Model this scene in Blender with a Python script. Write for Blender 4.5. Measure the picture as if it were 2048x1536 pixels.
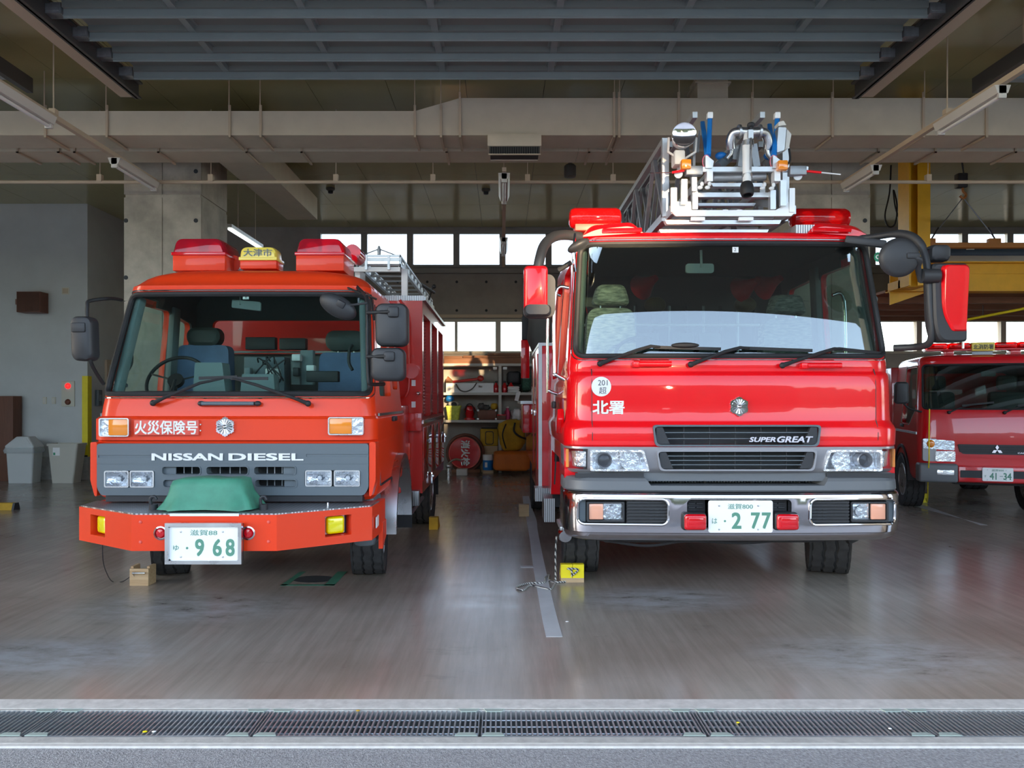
import bpy, bmesh, math, random
from math import sin, cos, pi, sqrt, radians
from mathutils import Vector, Matrix, noise

random.seed(7)
SC = bpy.context.scene
COL = SC.collection
for o in list(bpy.data.objects):
    bpy.data.objects.remove(o, do_unlink=True)

# ------------------------------------------------------------------ camera
YW, XW = 13.87, -7.675        # grey wall face and its corner
EYE, FPX, VX, HY = 1.47, 1500.0, 1005.0, 800.0     # eye height, focal length in px (2048 wide), vanishing point
cd = bpy.data.cameras.new('camera')
cam = bpy.data.objects.new('camera', cd)
COL.objects.link(cam)
cam.location = (0, 0, EYE)
cam.rotation_euler = (pi / 2, 0, 0)
cd.sensor_width = 36.0
cd.lens = FPX / 2048.0 * 36.0
cd.shift_x = (1024 - VX) / 2048.0
cd.shift_y = (HY - 768) / 2048.0
cd.clip_end = 500
SC.camera = cam

# ------------------------------------------------------------------ world, sun, exposure
wd = bpy.data.worlds.new('world')
SC.world = wd
wd.use_nodes = True
wn = wd.node_tree
wn.nodes.clear()
w_out = wn.nodes.new('ShaderNodeOutputWorld')
w_bg = wn.nodes.new('ShaderNodeBackground')
w_sky = wn.nodes.new('ShaderNodeTexSky')
w_sky.sky_type = 'NISHITA'
w_sky.sun_disc = False
w_sky.sun_elevation = radians(25)
w_sky.sun_rotation = radians(270)
w_sky.altitude = 100
w_sky.air_density = 1.0
w_sky.dust_density = 1.5
w_sky.ozone_density = 1.0
w_bg.inputs['Strength'].default_value = 0.55
w_hs = wn.nodes.new('ShaderNodeHueSaturation')
w_hs.inputs['Saturation'].default_value = 0.75
wn.links.new(w_sky.outputs[0], w_hs.inputs['Color'])
wn.links.new(w_hs.outputs[0], w_bg.inputs[0])
wn.links.new(w_bg.outputs[0], w_out.inputs[0])

sd = bpy.data.lights.new('evening_sun', 'SUN')
sun = bpy.data.objects.new('evening_sun', sd)
COL.objects.link(sun)
sd.energy = 8.0
sd.color = (1.0, 0.72, 0.42)
sd.angle = radians(0.6)
SUN_DIR = Vector((-0.16, 1.0, -0.084)).normalized()      # low sun, behind the photographer
sun.rotation_euler = SUN_DIR.to_track_quat('-Z', 'Y').to_euler()

SC.cycles.transparent_max_bounces = 32
SC.view_settings.view_transform = 'Standard'
SC.view_settings.look = 'None'
SC.view_settings.gamma = 1.0
SC.view_settings.use_curve_mapping = False
SC.view_settings.exposure = 1.0

# ------------------------------------------------------------------ materials
def _nt(name):
    m = bpy.data.materials.new(name)
    m.use_nodes = True
    nt = m.node_tree
    nt.nodes.clear()
    out = nt.nodes.new('ShaderNodeOutputMaterial')
    return m, nt, out

def pbr(name, col, rough=0.5, metal=0.0, coat=0.0, var=0.0, vscale=6.0, bump=0.0, bscale=60.0, rvar=0.0, spec=0.5, emit=None, estr=0.0, alpha_t=0.0, stretch=(1, 1, 1), col2=None, trans=0.0):
    m, nt, out = _nt(name)
    p = nt.nodes.new('ShaderNodeBsdfPrincipled')
    p.inputs['Base Color'].default_value = (*col, 1)
    p.inputs['Roughness'].default_value = rough
    p.inputs['Metallic'].default_value = metal
    p.inputs['Specular IOR Level'].default_value = spec
    p.inputs['Coat Weight'].default_value = coat
    p.inputs['Coat Roughness'].default_value = 0.03
    if trans:
        p.inputs['Transmission Weight'].default_value = trans
    if emit:
        p.inputs['Emission Color'].default_value = (*emit, 1)
        p.inputs['Emission Strength'].default_value = estr
    if var or bump or rvar:
        tc = nt.nodes.new('ShaderNodeTexCoord')
        mp = nt.nodes.new('ShaderNodeMapping')
        mp.inputs['Scale'].default_value = stretch
        nt.links.new(tc.outputs['Object'], mp.inputs[0])
    if var or rvar:
        n = nt.nodes.new('ShaderNodeTexNoise')
        n.inputs['Scale'].default_value = vscale
        n.inputs['Detail'].default_value = 6
        n.inputs['Roughness'].default_value = 0.6
        nt.links.new(mp.outputs[0], n.inputs['Vector'])
        if var:
            r = nt.nodes.new('ShaderNodeValToRGB')
            c2 = col2 or tuple(c * (1 - var) for c in col)
            c1 = col if col2 else tuple(min(1, c * (1 + var)) for c in col)
            r.color_ramp.elements[0].position = 0.32
            r.color_ramp.elements[1].position = 0.68
            r.color_ramp.elements[0].color = (*c2, 1)
            r.color_ramp.elements[1].color = (*c1, 1)
            nt.links.new(n.outputs['Fac'], r.inputs[0])
            nt.links.new(r.outputs[0], p.inputs['Base Color'])
        if rvar:
            mr = nt.nodes.new('ShaderNodeMapRange')
            mr.inputs['From Min'].default_value = 0.3
            mr.inputs['From Max'].default_value = 0.7
            mr.inputs['To Min'].default_value = max(0.02, rough - rvar)
            mr.inputs['To Max'].default_value = min(1, rough + rvar)
            nt.links.new(n.outputs['Fac'], mr.inputs[0])
            nt.links.new(mr.outputs[0], p.inputs['Roughness'])
    if bump:
        n2 = nt.nodes.new('ShaderNodeTexNoise')
        n2.inputs['Scale'].default_value = bscale
        n2.inputs['Detail'].default_value = 4
        nt.links.new(mp.outputs[0], n2.inputs['Vector'])
        b = nt.nodes.new('ShaderNodeBump')
        b.inputs['Strength'].default_value = bump
        b.inputs['Distance'].default_value = 0.01
        nt.links.new(n2.outputs['Fac'], b.inputs['Height'])
        nt.links.new(b.outputs[0], p.inputs['Normal'])
    nt.links.new(p.outputs[0], out.inputs[0])
    return m

def glassy(name, tint=(0.9, 0.95, 0.95), ior=1.5, rough=0.0, diff=None, dw=0.0):
    """thin pane: straight-through tinted light plus a fresnel mirror"""
    m, nt, out = _nt(name)
    t = nt.nodes.new('ShaderNodeBsdfTransparent')
    t.inputs[0].default_value = (*tint, 1)
    g = nt.nodes.new('ShaderNodeBsdfGlossy')
    g.inputs['Roughness'].default_value = rough
    f0 = ((ior - 1) / (ior + 1)) ** 2
    lw = nt.nodes.new('ShaderNodeLayerWeight')
    lw.inputs[0].default_value = 0.5
    pw = nt.nodes.new('ShaderNodeMath'); pw.operation = 'POWER'; pw.inputs[1].default_value = 5.0
    nt.links.new(lw.outputs['Facing'], pw.inputs[0])
    f = nt.nodes.new('ShaderNodeMath'); f.operation = 'MULTIPLY_ADD'
    f.inputs[1].default_value = 1 - f0; f.inputs[2].default_value = f0
    nt.links.new(pw.outputs[0], f.inputs[0])
    mx = nt.nodes.new('ShaderNodeMixShader')
    nt.links.new(f.outputs[0], mx.inputs[0])
    if diff:
        d = nt.nodes.new('ShaderNodeBsdfDiffuse')
        d.inputs[0].default_value = (*diff, 1)
        m2 = nt.nodes.new('ShaderNodeMixShader')
        m2.inputs[0].default_value = dw
        nt.links.new(t.outputs[0], m2.inputs[1])
        nt.links.new(d.outputs[0], m2.inputs[2])
        nt.links.new(m2.outputs[0], mx.inputs[1])
    else:
        nt.links.new(t.outputs[0], mx.inputs[1])
    nt.links.new(g.outputs[0], mx.inputs[2])
    nt.links.new(mx.outputs[0], out.inputs[0])
    return m

def treadplate(name, col, scale=12.0, metal=0.8, rough=0.35):
    """aluminium checker plate: raised diagonal dashes as fine relief"""
    m, nt, out = _nt(name)
    p = nt.nodes.new('ShaderNodeBsdfPrincipled')
    p.inputs['Metallic'].default_value = metal
    p.inputs['Roughness'].default_value = rough
    tc = nt.nodes.new('ShaderNodeTexCoord')
    mp = nt.nodes.new('ShaderNodeMapping')
    mp.inputs['Rotation'].default_value = (0, 0, radians(45))
    nt.links.new(tc.outputs['Object'], mp.inputs[0])
    br = nt.nodes.new('ShaderNodeTexBrick')
    br.inputs['Scale'].default_value = scale
    br.inputs['Mortar Size'].default_value = 0.07
    br.inputs['Mortar Smooth'].default_value = 0.35
    br.inputs['Color1'].default_value = (*col, 1)
    br.inputs['Color2'].default_value = (*col, 1)
    br.inputs['Mortar'].default_value = (*[c * 0.33 for c in col], 1)
    nt.links.new(mp.outputs[0], br.inputs['Vector'])
    nt.links.new(br.outputs['Color'], p.inputs['Base Color'])
    b = nt.nodes.new('ShaderNodeBump')
    b.inputs['Strength'].default_value = 0.6
    b.inputs['Distance'].default_value = 0.004
    b.invert = True
    nt.links.new(br.outputs['Fac'], b.inputs['Height'])
    nt.links.new(b.outputs[0], p.inputs['Normal'])
    nt.links.new(p.outputs[0], out.inputs[0])
    return m

def floor_material(name):
    m, nt, out = _nt(name)
    L = nt.links.new
    p = nt.nodes.new('ShaderNodeBsdfPrincipled')
    tc = nt.nodes.new('ShaderNodeTexCoord')
    n1 = nt.nodes.new('ShaderNodeTexNoise'); n1.inputs['Scale'].default_value = 0.55; n1.inputs['Detail'].default_value = 5
    L(tc.outputs['Object'], n1.inputs['Vector'])
    r1 = nt.nodes.new('ShaderNodeValToRGB')
    r1.color_ramp.elements[0].position = 0.35; r1.color_ramp.elements[0].color = (0.245, 0.205, 0.170, 1)
    r1.color_ramp.elements[1].position = 0.68; r1.color_ramp.elements[1].color = (0.375, 0.34, 0.295, 1)
    L(n1.outputs['Fac'], r1.inputs[0])
    # tyre scuffs: noise drawn out along the driving direction
    mp = nt.nodes.new('ShaderNodeMapping'); mp.inputs['Scale'].default_value = (9, 0.55, 1); mp.inputs['Rotation'].default_value = (0, 0, radians(-14))
    L(tc.outputs['Object'], mp.inputs[0])
    n2 = nt.nodes.new('ShaderNodeTexNoise'); n2.inputs['Scale'].default_value = 2.2; n2.inputs['Detail'].default_value = 7; n2.inputs['Roughness'].default_value = 0.65
    L(mp.outputs[0], n2.inputs['Vector'])
    r2 = nt.nodes.new('ShaderNodeValToRGB')
    r2.color_ramp.elements[0].position = 0.36; r2.color_ramp.elements[0].color = (0.90, 0.885, 0.87, 1)
    r2.color_ramp.elements[1].position = 0.62; r2.color_ramp.elements[1].color = (1.08, 1.08, 1.08, 1)
    L(n2.outputs['Fac'], r2.inputs[0])
    mu = nt.nodes.new('ShaderNodeMix'); mu.data_type = 'RGBA'; mu.blend_type = 'MULTIPLY'; mu.inputs[0].default_value = 1.0
    L(r1.outputs[0], mu.inputs[6]); L(r2.outputs[0], mu.inputs[7])
    # worn patches and dark blotches
    n3 = nt.nodes.new('ShaderNodeTexNoise'); n3.inputs['Scale'].default_value = 2.6; n3.inputs['Detail'].default_value = 9; n3.inputs['Roughness'].default_value = 0.7
    mp3 = nt.nodes.new('ShaderNodeMapping'); mp3.inputs['Scale'].default_value = (0.8, 1.7, 1)
    L(tc.outputs['Object'], mp3.inputs[0]); L(mp3.outputs[0], n3.inputs['Vector'])
    r3 = nt.nodes.new('ShaderNodeValToRGB')
    r3.color_ramp.elements[0].position = 0.27; r3.color_ramp.elements[0].color = (0.80, 0.79, 0.78, 1)
    r3.color_ramp.elements[1].position = 0.40; r3.color_ramp.elements[1].color = (1, 1, 1, 1)
    L(n3.outputs['Fac'], r3.inputs[0])
    mu2 = nt.nodes.new('ShaderNodeMix'); mu2.data_type = 'RGBA'; mu2.blend_type = 'MULTIPLY'; mu2.inputs[0].default_value = 1.0
    L(mu.outputs[2], mu2.inputs[6]); L(r3.outputs[0], mu2.inputs[7])
    prev = mu2.outputs[2]
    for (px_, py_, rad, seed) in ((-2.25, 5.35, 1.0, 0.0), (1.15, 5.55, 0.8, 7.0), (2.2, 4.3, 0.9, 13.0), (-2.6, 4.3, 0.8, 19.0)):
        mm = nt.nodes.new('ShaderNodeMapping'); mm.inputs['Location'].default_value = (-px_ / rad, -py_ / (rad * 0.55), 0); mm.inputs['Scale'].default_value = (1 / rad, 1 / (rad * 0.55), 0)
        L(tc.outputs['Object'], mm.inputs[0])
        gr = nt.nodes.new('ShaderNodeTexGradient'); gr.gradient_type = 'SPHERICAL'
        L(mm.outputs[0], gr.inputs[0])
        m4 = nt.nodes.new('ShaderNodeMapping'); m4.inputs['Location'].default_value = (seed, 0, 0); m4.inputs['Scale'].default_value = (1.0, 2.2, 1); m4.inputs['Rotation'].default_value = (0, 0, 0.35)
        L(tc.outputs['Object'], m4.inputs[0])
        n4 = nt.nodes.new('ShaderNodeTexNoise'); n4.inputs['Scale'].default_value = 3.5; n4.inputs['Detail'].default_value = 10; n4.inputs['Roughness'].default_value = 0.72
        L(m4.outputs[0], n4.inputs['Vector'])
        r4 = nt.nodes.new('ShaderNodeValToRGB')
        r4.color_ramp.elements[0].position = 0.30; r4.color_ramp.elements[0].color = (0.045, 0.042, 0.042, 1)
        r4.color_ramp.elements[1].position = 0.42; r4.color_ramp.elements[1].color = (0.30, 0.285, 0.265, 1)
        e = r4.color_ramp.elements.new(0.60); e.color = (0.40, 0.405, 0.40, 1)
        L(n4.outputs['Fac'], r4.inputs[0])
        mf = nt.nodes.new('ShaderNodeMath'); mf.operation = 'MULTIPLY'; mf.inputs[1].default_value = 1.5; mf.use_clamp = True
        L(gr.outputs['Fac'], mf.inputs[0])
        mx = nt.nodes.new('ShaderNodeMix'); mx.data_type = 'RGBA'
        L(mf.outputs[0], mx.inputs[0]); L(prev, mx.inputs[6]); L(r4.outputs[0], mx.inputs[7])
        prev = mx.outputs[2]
    L(prev, p.inputs['Base Color'])
    mr = nt.nodes.new('ShaderNodeMapRange')
    mr.inputs['From Min'].default_value = 0.3; mr.inputs['From Max'].default_value = 0.7
    mr.inputs['To Min'].default_value = 0.17; mr.inputs['To Max'].default_value = 0.26
    L(n3.outputs['Fac'], mr.inputs[0]); L(mr.outputs[0], p.inputs['Roughness'])
    p.inputs['Specular IOR Level'].default_value = 0.6
    nb = nt.nodes.new('ShaderNodeTexNoise'); nb.inputs['Scale'].default_value = 5; nb.inputs['Detail'].default_value = 3
    L(tc.outputs['Object'], nb.inputs['Vector'])
    pass
    L(p.outputs[0], out.inputs[0])
    return m

def wood_material(name, c1, c2, scale=(1, 18, 18)):
    return pbr(name, c1, 0.6, var=0.3, vscale=3, stretch=scale, col2=c2, bump=0.1, bscale=8)

M = {}
M['floor'] = floor_material('epoxy_floor')
M['asphalt'] = pbr('asphalt', (0.27, 0.275, 0.285), 0.85, var=0.35, vscale=70, bump=0.9, bscale=140)
M['kerb'] = pbr('kerb_concrete', (0.40, 0.395, 0.37), 0.8, var=0.18, vscale=14, bump=0.2)
M['white_line'] = pbr('worn_white_paint', (0.54, 0.53, 0.50), 0.6, var=0.15, vscale=20)
M['soffit'] = pbr('dark_brown_soffit', (0.10, 0.085, 0.07), 0.8)  # underside of the added canopy, dark so the windscreens mirror it dark
M['pit'] = pbr('dark_pit', (0.03, 0.035, 0.04), 0.7)
M['galv'] = pbr('galvanised_steel', (0.47, 0.50, 0.52), 0.38, 0.75, var=0.2, vscale=9)
M['clip'] = pbr('green_patina_clip', (0.36, 0.44, 0.40), 0.6, 0.2, var=0.2)
M['concrete'] = pbr('board_marked_concrete', (0.41, 0.375, 0.305), 0.75, var=0.22, vscale=3.2, bump=0.25, bscale=30)
M['wallgrey'] = pbr('painted_grey_wall', (0.55, 0.57, 0.56), 0.5, var=0.05, vscale=2)
M['backwall'] = pbr('rear_concrete_wall', (0.34, 0.31, 0.27), 0.75, var=0.15, vscale=1.5, bump=0.15)
M['ceiling'] = pbr('glossy_ceiling_board', (0.44, 0.39, 0.19), 0.16, var=0.05, vscale=1.0, spec=0.9)
M['duct'] = pbr('painted_beige_duct', (0.62, 0.55, 0.425), 0.5, var=0.06, vscale=3)
M['beige'] = pbr('beige_hanger_paint', (0.57, 0.46, 0.33), 0.5)
M['tube_white'] = pbr('fluorescent_batten_white', (0.62, 0.60, 0.55), 0.4)
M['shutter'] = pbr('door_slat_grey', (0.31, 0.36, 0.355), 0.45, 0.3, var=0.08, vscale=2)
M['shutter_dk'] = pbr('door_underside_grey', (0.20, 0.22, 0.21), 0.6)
M['track'] = pbr('dark_track_steel', (0.12, 0.115, 0.105), 0.5, 0.4)
M['dark'] = pbr('dark_plastic', (0.022, 0.022, 0.025), 0.55)
M['rubber'] = pbr('black_rubber', (0.012, 0.012, 0.013), 0.6, var=0.2, vscale=20)
M['tyre'] = pbr('tyre_rubber', (0.035, 0.035, 0.037), 0.75, var=0.25, vscale=25, bump=0.1)
M['winframe'] = pbr('aluminium_window_frame', (0.30, 0.29, 0.26), 0.5, 0.4)
M['winframe_beige'] = pbr('beige_window_frame', (0.55, 0.50, 0.40), 0.5)
M['pane'] = glassy('window_pane', (0.97, 0.98, 0.99))
M['chrome'] = pbr('chrome', (0.80, 0.80, 0.82), 0.08, 1.0)
M['steel'] = pbr('brushed_steel', (0.62, 0.63, 0.64), 0.3, 1.0, rvar=0.08)
M['alu'] = pbr('ladder_aluminium', (0.62, 0.64, 0.65), 0.42, 0.85, var=0.06, vscale=8)
M['alu_dk'] = pbr('dull_aluminium', (0.30, 0.32, 0.34), 0.45, 0.7, var=0.1, vscale=8)
M['white'] = pbr('white_paint', (0.80, 0.80, 0.79), 0.4)
M['tread'] = treadplate('checker_plate', (0.55, 0.57, 0.60))
M['treadv'] = treadplate('checker_plate_small', (0.6, 0.61, 0.62), 20)
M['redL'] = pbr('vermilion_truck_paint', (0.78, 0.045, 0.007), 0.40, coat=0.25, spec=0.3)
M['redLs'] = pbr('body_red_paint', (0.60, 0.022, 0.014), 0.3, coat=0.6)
M['redR'] = pbr('bright_red_truck_paint', (0.80, 0.003, 0.008), 0.3, coat=0.8, spec=0.25)
M['red3'] = pbr('deep_red_truck_paint', (0.62, 0.004, 0.010), 0.3, coat=1.0)
M['grille'] = pbr('slate_grey_plastic', (0.105, 0.13, 0.148), 0.42)
M['plastic'] = pbr('mirror_black_plastic', (0.028, 0.029, 0.032), 0.5, bump=0.05, bscale=200)
M['glass'] = glassy('windscreen_glass', (0.80, 0.90, 0.87), 1.45)
M['glassR'] = glassy('dark_windscreen_glass', (0.66, 0.76, 0.73), 2.6)
M['glass_side'] = glassy('side_window_glass', (0.88, 0.94, 0.92), 1.4)
M['lamp_red'] = pbr('red_lamp_lens', (0.62, 0.004, 0.012), 0.12, coat=0.8)
M['lamp_dome'] = glassy('red_dome_plastic', (0.60, 0.02, 0.04), 1.5, 0.06, (0.75, 0.02, 0.05), 0.40)
M['lamp_domeR'] = glassy('bright_red_dome_plastic', (0.85, 0.02, 0.02), 1.5, 0.04, (0.9, 0.01, 0.012), 0.30)
M['amber'] = pbr('amber_lens', (0.85, 0.26, 0.02), 0.15, coat=0.8)
M['yellow_lens'] = pbr('yellow_fog_lens', (0.85, 0.75, 0.0), 0.1, coat=1.0)
M['lens'] = glassy('clear_lamp_lens', (0.93, 0.95, 0.97), 1.5, 0.02)
M['reflector'] = pbr('lamp_reflector', (0.93, 0.94, 0.96), 0.12, 0.8, bump=1.0, bscale=28, var=0.15, vscale=20)
M['plate'] = pbr('number_plate_white', (0.86, 0.87, 0.86), 0.45)
M['plate_green'] = pbr('number_plate_green', (0.10, 0.27, 0.19), 0.5)
M['yellow'] = pbr('safety_yellow', (0.88, 0.72, 0.01), 0.5, var=0.06)
M['yellow_crane'] = pbr('crane_yellow', (0.85, 0.45, 0.015), 0.45, var=0.06)
M['wood'] = wood_material('pine_wood', (0.55, 0.40, 0.24), (0.42, 0.28, 0.15))
M['wood_red'] = wood_material('reddish_timber', (0.30, 0.13, 0.06), (0.22, 0.09, 0.04), (1, 14, 14))
M['cabinet'] = wood_material('brown_cabinet_wood', (0.17, 0.065, 0.035), (0.13, 0.05, 0.027), (12, 12, 1))
M['seat_blue'] = pbr('blue_seat_fabric', (0.13, 0.18, 0.30), 0.9, var=0.15, vscale=5, bump=0.15)
M['seat_dk'] = pbr('dark_headrest_vinyl', (0.045, 0.055, 0.052), 0.5)
M['interior'] = pbr('cab_interior_grey', (0.16, 0.175, 0.175), 0.7)
M['dash'] = pbr('dashboard_grey', (0.20, 0.235, 0.245), 0.65)
M['lining'] = pbr('cab_headliner', (0.075, 0.075, 0.075), 0.8)
M['green_tarp'] = pbr('green_tarpaulin', (0.055, 0.25, 0.16), 0.55, var=0.15, vscale=7, bump=0.2, bscale=10)
M['tape'] = pbr('floor_tape_white', (0.50, 0.52, 0.53), 0.5, var=0.08, vscale=4)
M['tape_green'] = pbr('green_floor_tape', (0.05, 0.20, 0.13), 0.6, var=0.2)
M['sign_yellow'] = pbr('yellow_sign_plastic', (0.85, 0.68, 0.10), 0.35, coat=0.3)
M['ink'] = pbr('dark_lettering', (0.05, 0.05, 0.06), 0.6)
M['blue'] = pbr('blue_paint', (0.01, 0.18, 0.55), 0.4)

# ------------------------------------------------------------------ geometry helpers
def PX(px, y): return (px - VX) / FPX * y
def PZ(py, y): return EYE + (HY - py) / FPX * y
def W(px, py, y): return Vector((PX(px, y), y, PZ(py, y)))

def rrect(x0, x1, z0, z1, r, n=5):
    r = min(r, abs(x1 - x0) / 2 - 1e-5, abs(z1 - z0) / 2 - 1e-5)
    out = []
    for cx, cz, a0 in ((x1 - r, z1 - r, 0), (x0 + r, z1 - r, pi / 2), (x0 + r, z0 + r, pi), (x1 - r, z0 + r, 1.5 * pi)):
        for i in range(n + 1):
            a = a0 + pi / 2 * i / n
            out.append((cx + r * cos(a), cz + r * sin(a)))
    return out

def rquad(pts, r, n=5):
    """rounded polygon (counter-clockwise points)"""
    out = []
    k = len(pts)
    for i in range(k):
        p = Vector(pts[i]); a = Vector(pts[i - 1]); b = Vector(pts[(i + 1) % k])
        rr = r[i] if isinstance(r, (list, tuple)) else r
        da = (a - p); db = (b - p)
        la = min(rr, da.length * 0.49); lb = min(rr, db.length * 0.49)
        A = p + da.normalized() * la; Bq = p + db.normalized() * lb
        for j in range(n + 1):
            t = j / n
            q = A * (1 - t) ** 2 + p * 2 * t * (1 - t) + Bq * t * t
            out.append((q.x, q.y))
    return out

def circ(cx, cz, r, n=20, rz=None):
    return [(cx + r * cos(2 * pi * i / n), cz + (rz or r) * sin(2 * pi * i / n)) for i in range(n)]

class B:
    def __init__(s):
        s.bm = bmesh.new()
        s.keep = False          # True: normals are already right (hollow boolean result)

    def raw(s, verts, faces):
        vs = [s.bm.verts.new(v) for v in verts]
        for f in faces:
            try:
                s.bm.faces.new([vs[i] for i in f])
            except ValueError:
                pass
        return s

    def merge(s, bm2, mtx=None):
        me = bpy.data.meshes.new('tmp')
        if mtx is not None:
            bm2.transform(mtx)
        bm2.to_mesh(me)
        s.bm.from_mesh(me)
        bpy.data.meshes.remove(me)
        bm2.free()
        return s

    def obox(s, c, size, rot=None, bev=0.0, seg=2):
        b2 = bmesh.new()
        bmesh.ops.create_cube(b2, size=1.0)
        bmesh.ops.scale(b2, vec=size, verts=b2.verts)
        if bev:
            bmesh.ops.bevel(b2, geom=list(b2.edges), offset=min(bev, min(size) * 0.49), segments=seg, profile=0.5, affect='EDGES')
        m = Matrix.Translation(c) @ (rot.to_4x4() if rot is not None else Matrix.Identity(4))
        return s.merge(b2, m)

    def box(s, x0, x1, y0, y1, z0, z1, bev=0.0, seg=2):
        return s.obox(((x0 + x1) / 2, (y0 + y1) / 2, (z0 + z1) / 2), (abs(x1 - x0), abs(y1 - y0), abs(z1 - z0)), None, bev, seg)

    def bar(s, p0, p1, w, h, up=(0, 0, 1), bev=0.0):
        p0 = Vector(p0); p1 = Vector(p1)
        d = (p1 - p0)
        l = d.length
        y = d.normalized()
        u = Vector(up)
        if abs(y.dot(u)) > 0.98:
            u = Vector((0, 1, 0)) if abs(y.y) < 0.9 else Vector((1, 0, 0))
        x = y.cross(u).normalized()
        z = x.cross(y)
        rot = Matrix((x, y, z)).transposed()
        return s.obox((p0 + p1) / 2, (w, l, h), rot, bev)

    def loft(s, rings, cap=True, closed=True):
        n = len(rings[0])
        vs = [[s.bm.verts.new(p) for p in r] for r in rings]
        for i in range(len(rings) - 1):
            for j in range(n if closed else n - 1):
                k = (j + 1) % n
                try:
                    s.bm.faces.new((vs[i][j], vs[i][k], vs[i + 1][k], vs[i + 1][j]))
                except ValueError:
                    pass
        if cap and closed:
            s.bm.faces.new(list(reversed(vs[0])))
            s.bm.faces.new(vs[-1])
        return s

    def tube(s, path, r, n=10, closed=False, cap=True):
        pts = [Vector(p) for p in path]
        k = len(pts)
        rs = r if isinstance(r, (list, tuple)) else [r] * k
        tang = []
        for i in range(k):
            if closed:
                t = pts[(i + 1) % k] - pts[i - 1]
            else:
                t = pts[min(i + 1, k - 1)] - pts[max(i - 1, 0)]
            tang.append(t.normalized())
        u = Vector((0, 0, 1)) if abs(tang[0].z) < 0.9 else Vector((1, 0, 0))
        a = tang[0].cross(u).normalized()
        rings = []
        for i in range(k):
            a = (a - tang[i] * a.dot(tang[i])).normalized()
            b = tang[i].cross(a)
            rings.append([pts[i] + (a * cos(2 * pi * j / n) + b * sin(2 * pi * j / n)) * rs[i] for j in range(n)])
        if closed:
            rings.append(rings[0])
            return s.loft(rings, cap=False)
        return s.loft(rings, cap=cap)

    def cyl(s, p0, p1, r0, r1=None, n=20):
        return s.tube([p0, p1], [r0, r0 if r1 is None else r1], n)

    def lathe(s, prof, c, axis=(0, 0, 1), n=24):
        ax = Vector(axis).normalized()
        u = Vector((0, 0, 1)) if abs(ax.z) < 0.9 else Vector((1, 0, 0))
        a = ax.cross(u).normalized(); b = ax.cross(a)
        c = Vector(c)
        rings = [[c + ax * t + (a * cos(2 * pi * j / n) + b * sin(2 * pi * j / n)) * max(r, 1e-4) for j in range(n)] for r, t in prof]
        return s.loft(rings)

    def ell(s, c, rad, nu=16, nv=10, rot=None):
        b2 = bmesh.new()
        bmesh.ops.create_uvsphere(b2, u_segments=nu, v_segments=nv, radius=1.0)
        m = Matrix.Translation(c) @ (rot.to_4x4() if rot is not None else Matrix.Identity(4)) @ Matrix.Diagonal((*rad, 1))
        return s.merge(b2, m)

    def prism(s, pts, plane, a0, a1, pts1=None):
        pts1 = pts1 or pts
        def P(p, a):
            if plane == 'xz': return (p[0], a, p[1])
            if plane == 'yz': return (a, p[0], p[1])
            return (p[0], p[1], a)
        return s.loft([[P(p, a0) for p in pts], [P(p, a1) for p in pts1]])

    def frame(s, outer, inner, plane, a0, a1):
        def P(p, a):
            if plane == 'xz': return (p[0], a, p[1])
            if plane == 'yz': return (a, p[0], p[1])
            return (p[0], p[1], a)
        r = [[P(p, a0) for p in outer], [P(p, a1) for p in outer], [P(p, a1) for p in inner], [P(p, a0) for p in inner]]
        r.append(r[0])
        return s.loft(r, cap=False)

    def rot(s, c, axis, ang):
        bmesh.ops.rotate(s.bm, cent=c, matrix=Matrix.Rotation(ang, 3, axis), verts=s.bm.verts)
        return s

    def mesh(s, name, off=(0, 0, 0), smooth=38):
        if not s.keep:
            bmesh.ops.recalc_face_normals(s.bm, faces=s.bm.faces)
        if any(off):
            bmesh.ops.translate(s.bm, vec=off, verts=s.bm.verts)
        me = bpy.data.meshes.new(name)
        s.bm.to_mesh(me)
        s.bm.free()
        if smooth:
            me.shade_smooth()
            me.set_sharp_from_angle(angle=radians(smooth))
        return me

    def obj(s, name, mat, parent=None, smooth=38, loc=None):
        """loc: keep the mesh's own origin there (world); otherwise the origin is the parent's"""
        base = world_loc(parent)
        if loc is not None:
            o = bpy.data.objects.new(name, s.mesh(name, -Vector(loc), smooth))
            o.location = Vector(loc) - base
        else:
            o = bpy.data.objects.new(name, s.mesh(name, -base, smooth))
        COL.objects.link(o)
        o.parent = parent
        if mat is not None:
            o.data.materials.append(M[mat] if isinstance(mat, str) else mat)
        return o

def world_loc(o):
    v = Vector((0, 0, 0))
    while o is not None:
        v += o.location
        o = o.parent
    return v

def tag(o, label=None, cat=None, group=None, kind=None):
    if label: o['label'] = label
    if cat: o['category'] = cat
    if group: o['group'] = group
    if kind: o['kind'] = kind
    return o

def thing(name, label, cat, loc=(0, 0, 0), group=None, kind=None):
    o = bpy.data.objects.new(name, None)
    COL.objects.link(o)
    o.location = loc
    o.empty_display_size = 0.2
    return tag(o, label, cat, group, kind)

def inst(name, me, parent, loc, rotz=0.0, rot=None):
    o = bpy.data.objects.new(name, me)
    COL.objects.link(o)
    o.parent = parent
    o.location = Vector(loc) - world_loc(parent)
    o.rotation_euler = rot if rot else (0, 0, rotz)
    return o

def meshm(b, name, mat, smooth=38):
    me = b.mesh(name, (0, 0, 0), smooth)
    me.materials.append(M[mat] if isinstance(mat, str) else mat)
    return me

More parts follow.
